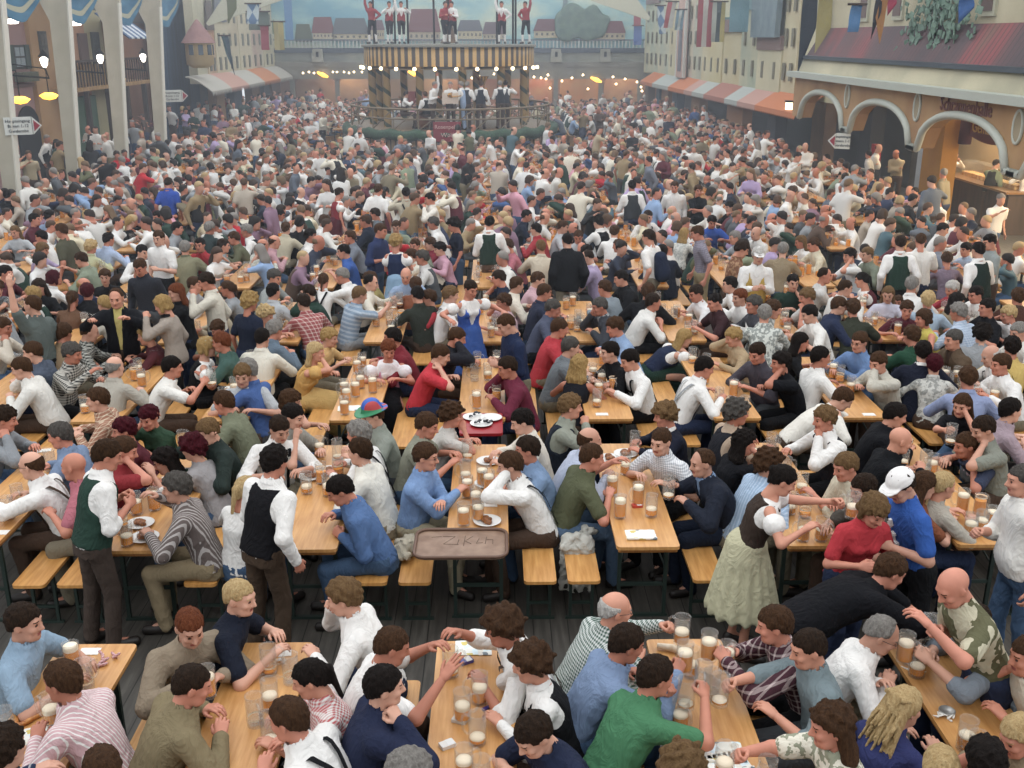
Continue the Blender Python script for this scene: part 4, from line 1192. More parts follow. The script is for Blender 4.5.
ROWN = ['front row', 'second row', 'third row', 'fourth row', 'fifth row', 'sixth row', 'seventh row', 'eighth row', 'ninth row', 'tenth row', 'eleventh row', 'twelfth row', 'thirteenth row', 'fourteenth row', 'fifteenth row', 'sixteenth row', 'seventeenth row', 'eighteenth row', 'nineteenth row', 'twentieth row', 'last row']
STAGE = (-1.8, 43.)
ROWY = [3.82, 7.34, 10.24, 13.2, 16.35]+[19.45+3.05*i for i in range(14)]
TAB = []      # x, near y, row, number in its row, exact
for r, y0 in enumerate(ROWY):
    if r == 0: xs = [-2.63, -1.47, -.15, 1.235, 2.81]
    else: xs = [-.16+1.35*k for k in range(-8, 9)]
    out = []
    for x in xs:
        px, py = proj(x, y0+1.1, .78)
        if px < -60 or px > 1090: continue
        if x < -11.2 or x > 10.6 or (y0 > 24 and x > 9.6): continue
        if math.hypot(x-STAGE[0], y0+1.1-STAGE[1]) < 6.4: continue
        out.append(x)
    for i, x in enumerate(out): TAB.append((x, y0, r, i))
def tname(t): return f"{ROWN[t[2]].replace(' row', '-row')} table {ORD[t[3]]} from the pillars"
T0, B0 = make_table(), make_bench(); nbench = 0; first = True; nt = 0
BG = MB()
for t in TAB:
    x, y, r, i = t
    lb = f"long wooden beer table, {ROWN[r]}, {ORD[i]} from the white pillars"
    if first: T0.location = (x, y, 0); T0['label'] = lb; T0['group'] = 'beer tables in rows'
    else: dup(T0, (x, y, 0), 0, lb)
    for s in (-1, 1):
        if nbench < 300:
            lb = f"narrow wooden bench on the {'pillar' if s < 0 else 'arcade'} side of the {tname(t)}"
            if first and s < 0: B0.location = (x+s*.50, y, 0); B0['label'] = lb; B0['group'] = 'beer benches along the tables'
            else: dup(B0, (x+s*.50, y, 0), 0, lb)
            nbench += 1
        else: board(BG, x+s*.5-.13, x+s*.5+.13, y, y+2.2, .48, .026); [BG.box((x+s*.5, y+q, .23), (.2, .03, .45)) for q in (.25, 1.95)]
    first = False
if BG.v: BG.obj('far_benches', WB, kind='stuff', label='wooden benches in the farthest rows before the back wall', cat='bench')

# ------------------------------------------------------------------ mugs, plates, papers
def glass_mat():
    t = NT('mug_glass'); tr = t.n('ShaderNodeBsdfTransparent'); gl = t.n('ShaderNodeBsdfGlossy', i_Roughness=.08); df = t.n('ShaderNodeBsdfDiffuse')
    df.inputs[0].default_value = (.88, .87, .85, 1); tr.inputs[0].default_value = (.96, .96, .95, 1)
    lw = t.n('ShaderNodeLayerWeight', i_Blend=.35); m1 = t.n('ShaderNodeMixShader'); m2 = t.n('ShaderNodeMixShader', j0=.07)
    t.l(t.math('ADD', t.math('MULTIPLY', t.math('POWER', lw.outputs['Facing'], 2.5), .55), .03), m1.inputs[0]); t.l(m2.outputs[0], m1.inputs[1]); t.l(gl.outputs[0], m1.inputs[2])
    t.l(tr.outputs[0], m2.inputs[1]); t.l(df.outputs[0], m2.inputs[2]); t.l(m1.outputs[0], t.out.inputs[0]); return t.m
GLASS = glass_mat(); BEER = mat('beer', 'e0901e', .15)
FOAM = mat('beer_foam', 'f2e4cc', .8)
MUGM = {}
def mug_meshes(fill, foam):
    k = (round(fill, 1), round(foam, 1))
    if k in MUGM: return MUGM[k]
    if 'g' not in MUGM:
        b = MB(); dim = lambda a, z: 1-(.035*max(0, math.cos(a*8))*max(0, math.sin((z-.02)/.075*math.pi))**.5 if .02 < z < .17 and (z-.02) % .075 > 0 and math.sin((z-.02)/.075*math.pi) > 0 else 0)
        b.lathe([(.047, 0), (.050, .004), (.0505, .02), (.0525, .04), (.0525, .057), (.0525, .075), (.0505, .095), (.0525, .115), (.0525, .135), (.0525, .15), (.051, .17), (.052, .19), (.053, .20), (.049, .20), (.047, .18), (.046, .1), (.045, .02)], 24, fn=dim)
        b.tube([(.050, 0, .165), (.075, 0, .172), (.094, 0, .150), (.098, 0, .11), (.090, 0, .07), (.070, 0, .045), (.050, 0, .050)], .0085, 6)
        MUGM['g'] = b.mesh('glass', [GLASS])
    z = .022+.165*fill; be = fo = None
    zb = z-.030*foam*min(1, fill*3)
    if fill > .04: be = MB().lathe([(.044, .021), (.0455, .03), (.0455, max(.034, zb))], 16).mesh('beer', [BEER])
    if foam > .15 and fill > .04: fo = MB().lathe([(.0452, max(.034, zb)), (.0452, z), (.042, z+.007), (.02, z+.011)], 16).mesh('foam', [FOAM])
    elif foam > .05: fo = MB().lathe([(.0456, z+.02), (.0457, z+.032)], 16, cap=False).mesh('foam', [FOAM])
    MUGM[k] = (be, fo); return MUGM[k]
NMUG = 0
def mug(x, y, fill, foam, label, group, z=.78, rz=None, tilt=None):
    global NMUG
    be, fo = mug_meshes(fill, foam); NMUG += 1
    g = link('beer_mug', MUGM['g'], None, (x, y, z+.001), R.uniform(0, 6.28) if rz is None else rz, label, 'beer mug', group)
    if tilt: g.rotation_euler = tilt
    if be: link('beer', be, g)
    if fo: link('foam', fo, g)
    return g
def fillword(f): return 'full' if f > .75 else 'half-full' if f > .4 else 'nearly empty' if f < .12 else 'quarter-full'
def plate(x, y, rz, label, food=True):
    p = MB().lathe([(.05, .002), (.055, .004), (.075, .006), (.115, .020), (.117, .022), (.112, .0225), (.075, .010), (.0, .008)], 24, cap=False).obj('plate', mat('china', 'd9d8d4', .3), loc=(x, y, .781), rz=rz, label=label, cat='plate', group='dinner plates on the tables')
    return p
def food_mesh(seed, w=.06, hgt=.035):
    rr = random.Random(seed); f = Field((-.1, -.1, -.01), (.1, .1, .08), .005)
    for i in range(6): f.ell((rr.uniform(-w*.6, w*.6), rr.uniform(-w*.6, w*.6), hgt*.4+rr.uniform(0, hgt*.4)), (rr.uniform(.02, .04), rr.uniform(.015, .03), rr.uniform(.012, .025)), .01)
    f.whole(lambda x, y, z, D: D+.002*np.sin(150*x)*np.sin(130*y)*np.sin(140*z)); v, q = f.mesh(); return v, q
FOODM = [quad_mesh('food', *food_mesh(s)) for s in range(3)]
ROAST = noisy('roast_meat', '4a2413', '9a5f2c', 60, .5)
for m in FOODM: m.materials.append(ROAST)
def print_mat(name, cols, sc=24):
    t = NT(name); v = t.coord('Object', (1, 1, 1)); vo = t.n('ShaderNodeTexVoronoi', i_Scale=float(sc), feature='F1', distance='CHEBYCHEV'); t.l(v, vo.inputs['Vector'])
    s = t.n('ShaderNodeSeparateColor'); t.l(vo.outputs['Color'], s.inputs[0])
    c = t.ramp(s.outputs[0], [(i/len(cols), k) for i, k in enumerate(cols)]); t.l(c, t.b.inputs['Base Color'])
    t.n('ShaderNodeValToRGB')
    for nd in t.t.nodes:
        if nd.type == 'VALTORGB': nd.color_ramp.interpolation = 'CONSTANT'
    t.b.inputs['Roughness'].default_value = .6; return t.m
MENU = print_mat('printed_paper', ['dcdcd6', 'e4e3de', 'cfe0e6', 'dedfd8', 'c9b86a', 'e2e2dc', '6f7c86', 'd8d6cc'])
PAPER = mat('white_paper', 'dedcd6', .7)
def sheet(w, d, th=.004, fold=False):
    b = MB()
    n = 8
    for i in range(n):
        x0, x1 = -w/2+w*i/n, -w/2+w*(i+1)/n; z = .003*math.sin(i*1.3)
        b.box(((x0+x1)/2, 0, th/2+abs(z)*.6), (w/n+.001, d, th))
    if fold: b.tube([(-w/2, -d/2, .012), (w/2, -d/2, .012)], .012, 8)
    return b
def napkin(seed, c='white', sz=.05):
    f = Field((-.09, -.09, -.01), (.09, .09, .07), .004); rr = random.Random(seed)
    for i in range(9):
        a = np.array([rr.uniform(-sz, sz), rr.uniform(-sz, sz), rr.uniform(.006, .02)]); f.cone(a, a+np.array([rr.uniform(-.04, .04), rr.uniform(-.04, .04), rr.uniform(-.003, .02)]), .007+.14*max(0, sz-.05), .003+.3*max(0, sz-.05), .004+.3*max(0, sz-.05))
    v, q = f.mesh(); v[:, 2] = np.maximum(v[:, 2], .0005); return quad_mesh('paper_napkin', v, q)
def nearest_table(x, y):
    best = None
    for t in TAB:
        dx = abs(x-t[0]); dy = max(0, t[1]-y, y-t[1]-2.2); d = dx+dy
        if best is None or d < best[0]: best = (d, t)
    return best[1]
SEEN = {}
def uniq(lb):
    """counts how often a label has come up"""
    SEEN[lb] = SEEN.get(lb, 0)+1; return SEEN[lb]
EXT = ['', ', the next one along', ', the third such', ', the fourth such', ', the fifth such', ', the sixth such', ', the seventh such']
ox = oy = 0; rp = random.Random(11); HAND = []
for ln in TABLETHINGS.strip().splitlines():
    w = ln.split()
    if ln[0] == '@': ox, oy = float(w[0][1:]), float(w[1]); continue
    k = w[0]; x, y = atz(ox+float(w[1])/4, oy+float(w[2])/4, .78+(.09 if k == 'mug' else .01)); t = nearest_table(x, y)
    x = max(t[0]-.185, min(t[0]+.185, x)); y = max(t[1]+.09, min(t[1]+2.1, y)) if t[2] else min(5.93, y)
    tn = tname(t)
    if k == 'mug':
        f, fo = float(w[3]), float(w[4]); HAND.append((x, y))
        while any(math.hypot(x-a, y-b) < .115 for a, b in HAND[:-1]): y += .05; x += rp.uniform(-.02, .02); HAND[-1] = (x, y)
        g = f"{fillword(f)} mugs, {tn}"
        mug(x, y, f, fo, f"{fillword(f)} dimpled glass beer mug on the {tn}", g)
        continue
    a = float(w[3]) if len(w) > 3 else 0; z = .781
    if k == 'plate':
        p = plate(x, y, rp.uniform(0, 6), f"white china plate with food scraps on the {tn}"); 
        m = link('roast_chicken', rp.choice(FOODM), None, (x, y, .789), rp.uniform(0, 6), f"brown piece of roast chicken on a plate, {tn}", 'food', 'roast meat on the plates')
    elif k == 'menu': sheet(.24, .17, fold=len(HAND) % 2 == 0).obj('menu_sheet', MENU, loc=(x, y, z), rz=rad(a), label=f"colour-printed menu sheet lying on the {tn}", cat='menu', group='menus on the tables')
    elif k == 'paper': sheet(.13, .08, .002).obj('paper_slip', PAPER, loc=(x, y, z), rz=rad(a), label=f"small white paper slip lying on the {tn}", cat='paper', group='paper slips')
    elif k == 'napkin':
        big = ox == 0 and oy == 576; me = napkin(len(HAND), sz=.07 if big else .04); me.materials.append(fabric('d9b7b2', 'check', 'b0606d', 3) if big else PAPER)
        link('paper_napkin', me, None, (x, y, z), rad(a), f"crumpled {'pink-checked cloth' if big else 'white paper napkin'} on the {tn}", 'napkin', 'crumpled napkins')
    elif k.startswith('pack'):
        c = {'pack': 'c9c6c0', 'pack_white': 'd6d3cf', 'pack_blue': '3f3f86', 'pack_red': 'b9483c'}[k]; nm = {'pack': 'pale', 'pack_white': 'white', 'pack_blue': 'blue-violet', 'pack_red': 'red and white'}[k]
        o = MB().box((0, 0, .011), (.085, .055, .022)).obj('cigarette_pack', mat('pack_'+k, c, .4), loc=(x, y, z), rz=rad(a), label=f"{nm} cigarette pack lying on the {tn}", cat='cigarette pack')
        MB().box((.015, 0, .0225), (.04, .056, .002)).obj('pack_label', mat('pack_lab', 'dcdcda'), o)
    elif k == 'lighter':
        o = MB().box((0, 0, .006), (.07, .022, .012)).obj('lighter', mat('violet_plastic', '3c3474', .3), loc=(x, y, z), rz=rad(a), label=f"small violet lighter on the {tn}", cat='lighter'); MB().box((.04, 0, .006), (.012, .018, .012)).obj('metal_cap', mat('steel', 'a0a0a0', .3, 1), o)
    elif k == 'pretzel':
        b = MB(); b.tube([(.05*math.sin(q)*(1.2-.2*math.cos(2*q))*1.3, .06*math.cos(q)+.02*math.cos(2*q), .014) for q in np.linspace(.3, 5.98, 20)], [.009+.007*math.sin(i/19*math.pi) for i in range(20)], 8)
        b.tube([(.03, -.03, .02), (0, .01, .024), (-.035, .04, .018)], .008); b.tube([(-.03, -.03, .02), (0, .01, .026), (.035, .04, .018)], .008)
        b.obj('pretzel', noisy('baked_crust', '8a4a1c', 'c98f4e', 40, .4), loc=(x, y, z), rz=1., label='brown baked pretzel on the corner table at the bottom', cat='pretzel')
    elif k == 'bread':
        b = MB(); b.tube([(-.10, 0, .025), (0, .01, .026), (.10, -.01, .025)], [.018, .026, .02], 10)
        b.obj('bread_roll', noisy('bread_crust', 'c9b59a', 'e0d5c2', 30), loc=(x, y, z), rz=-.4, label='pale bread stick under the hand of the green-checked man', cat='bread')
    elif k == 'ashtray': MB().lathe([(.03, 0), (.045, .004), (.048, .025), (.044, .025), (.03, .008), (0, .008)], 14, cap=False).obj('ashtray', mat('steel2', 'b5b5b2', .3, .8), loc=(x, y, z), label='small round metal ashtray beside the dreadlocked person', cat='ashtray')
# the big brown tray on the near end of the centre table
x0, y0 = atz(461, 545, .80); tr = thing('serving_tray', 'large brown scratched serving tray on the near end of the centre table', 'tray', (x0, y0+.03, .781))
TW = noisy('brown_tray', '6f5646', '8c7462', 9, .5, .1, detail=6)
board(MB(), -.36, .36, -.24, .24, .012, .012, .09).obj('tray_base', TW, tr)
b = MB(); pts = []
for cx, cy, a0 in ((.27, .15, 0), (-.27, .15, 90), (-.27, -.15, 180), (.27, -.15, 270)):
    for i in range(7): a = rad(a0+15*i); pts.append((cx+.09*math.cos(a), cy+.09*math.sin(a), .022))
b.tube(pts+pts[:1], .014, 8, cap=False); b.obj('raised_rim', mat('tray_rim', '5f4638', .5), tr)
b = MB(); SCR = [[(-.24, .12), (-.16, .13)], [(-.15, .13), (-.05, .13), (-.14, 0), (-.02, -.01)], [(-.02, .08), (-.03, 0)], [(.03, .14), (.02, -.03)], [(.09, .13), (.03, .05), (.08, 0)], [(.14, .09), (.12, .01), (.17, .02)], [(.20, .12), (.19, .0)], [(.20, .07), (.25, .07), (.25, .0)]]
for st in SCR: b.tube([(p[0], p[1], .0125) for p in st], .0022, 4)
b.obj('scratched_lettering', mat('scratches', '3a2a22'), tr)
# cloth heaps: coat over the bench end, bag beside the tray
def heap(name, seed, px, py, z, size, m, label, cat, hang=.0):
    rr = random.Random(seed); sx, sy, sz = size; f = Field((-sx, -sy, -hang), (sx, sy, sz*2), .014)
    for i in range(16):
        a = np.array([rr.uniform(-sx*.5, sx*.5), rr.uniform(-sy*.5, sy*.5), rr.uniform(.03, sz)]); f.cone(a, a+np.array([rr.uniform(-.1, .1), rr.uniform(-.1, .1), rr.uniform(-.04, .05)]), .045, .03, .03)
    if hang:
        for i in range(7): xx = -sx*.5+sx*i/6; f.cone((xx, -sy*.5, .04), (xx+rr.uniform(-.03, .03), -sy*.6, -hang+rr.uniform(0, .12)), .045, .022, .03)
    wrinkle(f, .010, 1.3)
    f.whole(lambda x, y, z, D: np.maximum(D, np.where(y > -sy*.42, -z+.004, -1)))
    v, q = f.mesh(); me = quad_mesh(name, v, q); me.materials.append(m); x, y = atz(px, py, z); return link(name, me, None, (x, y, z+.002), 0, label, cat)
heap('folded_jacket', 4, 576, 545, .48, (.2, .24, .13), fabric('b5b4aa'), 'pale grey jacket hanging over the bench end beside the olive t-shirt man', 'jacket', .36)
heap('cloth_bag', 7, 407, 556, .48, (.16, .2, .12), fabric('b0a68f'), 'crumpled beige bag on the bench beside the brown tray', 'bag')
x, y = atz(470, 425, .79); tr = thing('food_tray', 'red tray with heaped white plates, third-row centre table', 'tray', (-.16, y, .781)); board(MB(), -.22, .22, -.30, .30, .03, .03, .04).obj('tray_base', mat('red_plastic', '8f1f26', .4), tr)
for i, (dx, dy) in enumerate(((-.08, .14), (.1, .12), (.0, -.05))):
    o = plate(-.16+dx, y+dy, 0, f'{ORD[i]} white plate on the red tray from the far end'); o.location.z = .812
for i in range(14):
    link('mussel_shell', FOODM[i % 3], None, (-.16+rp.uniform(-.13, .13), y+rp.uniform(-.08, .2), .825+rp.uniform(0, .03)), rp.uniform(0, 6), 'dark blue-black shell heaped on the plates of the red tray', 'shell', 'dark shells on the red tray').scale = (.35,)*3
DK = mat('dark_shell', '1c2029', .3)
for o in COL.objects:
    if o.name.startswith('mussel_shell'): o.material_slots[0].link = 'OBJECT'; o.material_slots[0].material = DK
# the waitress's carried glasses at the far end of the fifth front table
for i in range(8):
    x, y = atz(890+6.5*(i % 4), 606-7*(i//4), .87); mug(min(3.02, x), min(5.95, y)+.0, .03, .1, 'empty glass in the cluster beside the bent black suit', 'cluster of empty glasses')

# ------------------------------------------------------------------ the people read off the photograph
def clothspec(s):
    p = s.split('/'); c = p[0]; return (fabric(c) if len(p) == 1 or p[1] == 'plain' else fabric(c, p[1], p[2] if len(p) > 2 else 'white', float(p[3]) if len(p) > 3 else 1.))
CN = [('white', 'ddd'), ('light grey', 'b5b5b5'), ('grey', '85888b'), ('dark grey', '484a4d'), ('black', '15161a'), ('navy', '1d2740'), ('blue', '3a5a90'), ('light blue', '8fa8cb'), ('bright blue', '2050b0'), ('cream', 'cfc3a8'), ('tan', '9c8462'), ('brown', '4e3829'), ('olive', '5c6044'), ('red', 'b02028'), ('wine red', '65202e'), ('pink', 'c994a2'), ('lilac', 'a596b8'), ('dark green', '203c30'), ('green', '3a7a50'), ('sage green', '7f8a72'), ('yellow', 'c9b035'), ('slate', '4b5566'), ('khaki', '7b725c'), ('mauve', '857480')]
def cname(c):
    c = FAB.get(c, c); c = c*2 if len(c) == 3 else c; v = [int(c[i:i+2], 16) for i in (0, 2, 4)]; best = None
    for n, h in CN:
        h = ''.join(q*2 for q in h) if len(h) == 3 else h; w = [int(h[i:i+2], 16) for i in (0, 2, 4)]
        d = sum((a-b)**2 for a, b in zip(v, w))+900*(abs((v[0]-v[2])-(w[0]-w[2]))/60)**2
        if best is None or d < best[0]: best = (d, n)
    return best[1]
def topname(kind, c, c2):
    p = c.split('/'); pat = {'check': 'checked ', 'plaid': 'plaid ', 'stripe': 'striped ', 'pin': 'striped ', 'hstripe': 'striped ', 'print': 'patterned '}.get(p[1] if len(p) > 1 else '', '')
    n = cname(p[0])+' '+pat
    if kind in ('susp', 'suspr'): return n+'shirt with '+cname(c2)+' suspenders'
    if kind in ('vest', 'vestr'): return cname(c2)+' vest over '+n+'shirt'
    if kind == 'dirndl': return cname(c2)+' bodice and '+n+'blouse'
    return n+{'tee': 't-shirt', 'half': 'polo shirt', 'sweater': 'sweater', 'jacket': 'jacket', 'tank': 'sleeveless top', 'rolled': 'shirt', 'shirt': 'shirt'}[kind]
HN = {'black': 'black-haired', 'dark': 'dark-haired', 'dbrown': 'dark-haired', 'brown': 'brown-haired', 'lbrown': 'light brown-haired', 'blond': 'blond', 'lblond': 'fair-haired', 'grey': 'grey-haired', 'dgrey': 'grey-haired', 'white': 'white-haired', 'red': 'red-haired', 'wine': 'wine red-haired'}
HAIRC['dbrown'] = ('241811', '46311f')
def hairname(h, hat):
    if hat: return 'cap-wearing'
    return {'bald': 'bald', 'ring': 'balding', 'curly': 'curly '+HN[h[1]], 'pony': 'ponytailed '+HN[h[1]], 'long': 'long-haired '+('blond' if 'blond' in h[1] else h[1].replace('wine', 'red').replace('lbrown', 'light brown').replace('dbrown', 'dark brown').replace('dgrey', 'grey')), }.get(h[0], HN[h[1]])
PLACED = []; COUNTP = 0; FEMN = {True: 'woman', False: 'man'}
SEATS = {}
def seat_of(x, y):
    t = nearest_table(x, y); s = 1 if x > t[0] else -1; return t, s
PENDING = []; HELD = []
def spot(root, kind, c, c2, hair, hat, fem, stand, own):
    PENDING.append((root, kind, c, c2, hair, hat, fem, stand, own))
STYLE_DEF = {'vest': 'brown', 'dirndl': 'black'}
def person_from(px, py, face, top, hair, arms, o, label, world=None, lod=None, z0=0.):
    global COUNTP
    kind, _, rest = top.partition(':'); cs = rest.split(':'); c1 = cs[0]; c2 = cs[1] if len(cs) > 1 else 'black'
    st = o.get('st'); sit = 0 if st else 1; fem = o.get('f', 0); sz = o.get('sz', .96 if fem else 1.0)
    rn = random.Random(int(px*7+py*131)); hp = o.get('hp', rn.uniform(4, 20))
    p = dict(sit=sit, fem=fem, lean=o.get('ln', rn.uniform(8, 20) if not st else rn.uniform(0, 7)), hyaw=o.get('hy', 0)+rn.uniform(-10, 10), hpitch=hp, belly=o.get('bl', rn.choice((0, 0, .015, .03)) if not fem else 0),
             twist=rn.uniform(-8, 8), curve=.25 if not st else .12, spread=rn.uniform(.1, .17), side=rn.uniform(-4, 4))
    if o.get('ln', 0) > 30: p['curve'] = .5
    AR = []
    for s, ch in ((-1, arms[0]), (1, arms[1])):
        a = arm(ch, s, sit); t = a[0]; j = .035
        AR.append(((t[0]+rn.uniform(-j, j), t[1]+rn.uniform(-j, j)+(.25*math.sin(rad(p['lean'])) if ch not in 'TXWMRLDHB' else 0), t[2]+(0 if ch not in 'FCN' else -.08*math.sin(rad(p['lean'])))),)+a[1:])
    p['armL'], p['armR'] = AR
    S = skeleton(p); hc = S.headc*sz; fr = rad(-face)
    if world is None:
        X, Y = atz(px, py, hc[2]+z0)
        X -= hc[0]*math.cos(fr)-hc[1]*math.sin(fr); Y -= hc[0]*math.sin(fr)+hc[1]*math.cos(fr)
    else: X, Y = world
    if lod is None: lod = 0 if Y < 9.9 else (1 if Y < 14 else 2)
    legs = o.get('leg'); 
    if legs is None: lg = ('trousers', fabric(rn.choice(['denim', 'dblue', 'black', 'khaki', 'dgrey', 'brown']))) if kind not in ('dirndl',) else ('skirt', fabric(rn.choice(['dgreen', 'navy', 'maroon', 'black'])))
    else:
        a, _, bb = legs.partition(':'); lg = ({'t': 'trousers', 'l': 'shorts', 's': 'skirt'}[a], fabric(bb)) if bb else ('trousers', fabric(a))
    look = dict(top=(kind, clothspec(c1), clothspec(c2)), legs=lg, hair=hair, skin=rn.randrange(6), size=sz, glasses=o.get('gl'))
    if o.get('hat'):
        hk, _, hcx = o['hat'].partition(':')
        if hk == 'party': look['hat'] = ('felt', PARTY)
        else: look['hat'] = ('cap', fabric(hcx or 'dedbd8'))
    if o.get('print'): look['print'] = 1
    if o.get('pack'): look['pack'] = fabric(o['pack'])
    root, S = make_person(X, Y, face, p, look, lod, 'x', None, z0)
    spot(root, kind, c1, c2, hair, o.get('hat'), fem, st, label)
    for (s_, sp_, E_, W_, hk_, zh_), ch in zip(S.arm, arms):          # a mug in the hand that closes round one
        if ch in 'MRN' and Y < 15.5:
            fw = W_-E_; fw = fw/np.linalg.norm(fw); pc = (W_+fw*.075)*sz; a_ = rad(-face); gx, gy = X+pc[0]*math.cos(a_)-pc[1]*math.sin(a_), Y+pc[0]*math.sin(a_)+pc[1]*math.cos(a_)
            hd = a_+math.atan2(fw[1], fw[0]); bz = max(.781, pc[2]-.105); fl = rn.choice((.15, .45, .7, .05))
            if ch == 'N': hd = a_+(math.pi if s_ > 0 else 0)
            HELD.append((gx+.088*math.cos(hd), gy+.088*math.sin(hd), bz, hd+math.pi, fl, root))
    PLACED.append((X, Y, 1 if st else 0)); COUNTP += 1
    return root
t_ = NT('party_hat_felt'); o_ = t_.xyz(t_.coord('Generated')); 
t_.l(t_.mix(t_.math('GREATER_THAN', o_[2], .42), srgb('2f7a54'), t_.mix(t_.math('GREATER_THAN', t_.math('FRACT', t_.math('MULTIPLY', o_[0], 3.)), .6), srgb('2c55a8'), srgb('a83a3c'))), t_.b.inputs['Base Color']); PARTY = t_.m
def fixlabel(s):
    for a, b in (('to the left', 'towards the pillars'), ('at the left edge', 'by the pillar-side edge'), ('at left edge', 'at the pillar-side edge'), ('bottom left', 'bottom pillar-side'), ('bottom right', 'bottom arcade-side'), ('at left', 'on the pillar side'), ('at right', 'on the arcade side'), ('far right', 'far arcade-side'), ('near right', 'near arcade side'), ('right of', 'arcade-side of'), ('left of', 'pillar-side of'), ('right behind', 'close behind'), ('towards the right', 'towards the arcade'), ('mug left', 'mug away'), ('right', 'arcade-side'), ('left', 'pillar-side')): s = s.replace(a, b)
    return s
ox = oy = 0
for ln in PEOPLE.strip().splitlines():
    if ln[0] == '@':
        a, b = ln[1:].split(); ox, oy = float(a), float(b); continue
    spec, _, lab = ln.partition('|'); w = spec.split()
    o = {}
    for q in w[6:]:
        k, e, v = q.partition('='); o[k] = 1 if not e else (float(v) if v.replace('.', '').replace('-', '').isdigit() else v)
    h = w[4].split(':')
    person_from(ox+float(w[0])/4, oy+float(w[1])/4, float(w[2]), w[3], (h[0], h[1]), w[5], o, lab.strip())
print('read people', COUNTP)

# ------------------------------------------------------------------ the rest of the crowd
WHITES = ['white', 'white', 'offwhite', 'ivory', 'd5d5d2', 'cfcdc6']
COLS = ['grey', 'lgrey', 'dgrey', 'black', 'black', 'navy', 'navy', 'lblue', 'blue', 'dblue', 'olive', 'beige', 'tan', 'brown', 'maroon', 'red', 'sage', 'dgreen', 'pink', 'mauve', 'teal', 'khaki', 'cream', 'lilac', '6d7480', '58606b', 'a89e90']
def sample_look(rn):
    u = rn.random(); fem = rn.random() < .3; wh = rn.choice(WHITES)
    if u < .42:
        k = rn.choice(['susp', 'shirt', 'shirt', 'tee', 'half', 'rolled', 'vest']); c1 = wh; c2 = rn.choice(['black', 'dgreen', 'brown', 'dgrey', 'navy'])
    else:
        k = rn.choice(['shirt', 'tee', 'tee', 'half', 'sweater', 'jacket', 'shirt', 'rolled']); c1 = rn.choice(COLS); c2 = rn.choice(['white', 'black', 'lgrey'])
        if rn.random() < .25 and k in ('shirt', 'half', 'rolled'): c1 = c1+'/'+rn.choice(['check', 'plaid', 'check'])+'/'+rn.choice(['lgrey', 'beige', 'grey'])
    if fem and u < .12: k = 'dirndl'; c1 = 'white'; c2 = rn.choice(['maroon', 'navy', 'dgreen', 'black'])
    hr = rn.choice(['black', 'dark', 'dark', 'brown', 'brown', 'dbrown', 'lbrown', 'grey', 'dgrey', 'blond'])
    hk = rn.choice(['long', 'wavy', 'pony', 'bob', 'full']) if fem else rn.choice(['short', 'short', 'full', 'buzz', 'short', 'ring', 'reced', 'curly'])
    return k, c1, c2, (hk, hr), 1 if fem else 0
def free(x, y, d=.40): return all(abs(x-a)+abs(y-b) > d*1.35 for a, b, q in PLACED)
SEATLIST = []
for t in TAB:
    if t[2] < 3: continue
    for s in (-1, 1):
        for k in range(5):
            SEATLIST.append((t[0]+s*.50, t[1]+.22+k*.44, s, t[2]))
rf = random.Random(21)
far = []
for (x, y, s, r) in SEATLIST:
    x += rf.uniform(-.05, .05); y += rf.uniform(-.05, .05)
    px, py = proj(x-s*.2, y, 1.2)
    if px < -8 or px > 1032 or rf.random() < (.10 if r > 4 else .22): continue
    far.append((y, x, s, r))
# standing in the gaps and gangways
for i in range(560):
    y = rf.uniform(15.5, 63.5); k = rf.randrange(-9, 9); x = -.16+1.35*(k+.5)+rf.uniform(-.05, .05) if rf.random() < .5 and y > 20 else rf.uniform(-11.5, 11.2)
    if rf.random() < .35: x = rf.choice((rf.uniform(-15, -11.8), rf.uniform(9.6, 13.5)))
    px, py = proj(x, y, 1.6)
    if px < -5 or px > 1030 or math.hypot(x-STAGE[0], y-STAGE[1]) < 5.4: continue
    if abs(x) < 11 and not (y > 20): continue
    if 11.1 < x < 12.1 and 25 < y < 27.5: continue
    if x > 13.2 or (y > 30 and x > 9.6-(y-30)*.02) or x < -15.2 or (x < -11.6 and any(abs(x+12) < .6 and abs(y-q) < .7 for q in (24.8, 28.7, 32.8, 37.2, 21, 41.5))): continue
    far.append((y, x, 0, 99))
far.sort(); rest = []; AIMN = 300
for (y, x, s, r) in far:
    if not free(x, y, .29 if y > 19 else .46): continue
    rn = random.Random(int(x*1000)+int(y*7000))
    if COUNTP < AIMN and y > 9:
        k, c1, c2, hair, fem = sample_look(rn)
        face = (90 if s < 0 else 270)+rn.uniform(-25, 25) if s else rn.uniform(0, 360)
        arms = rn.choice(['TT', 'TX', 'TM', 'MT', 'FT', 'XX', 'TC', 'TG', 'WT']) if s else rn.choice(['DD', 'DB', 'BB', 'CD', 'YY', 'HD'])
        o = dict(f=fem); 
        if not s: o['st'] = 1
        person_from(x*37, y*53, face, f'{k}:{c1}:{c2}', hair, arms, o, '', world=(x, y), lod=2)
    else: rest.append((y, x, s)); PLACED.append((x, y, 0 if s else 1))
print('individual people', COUNTP, 'in the far crowd', len(rest))

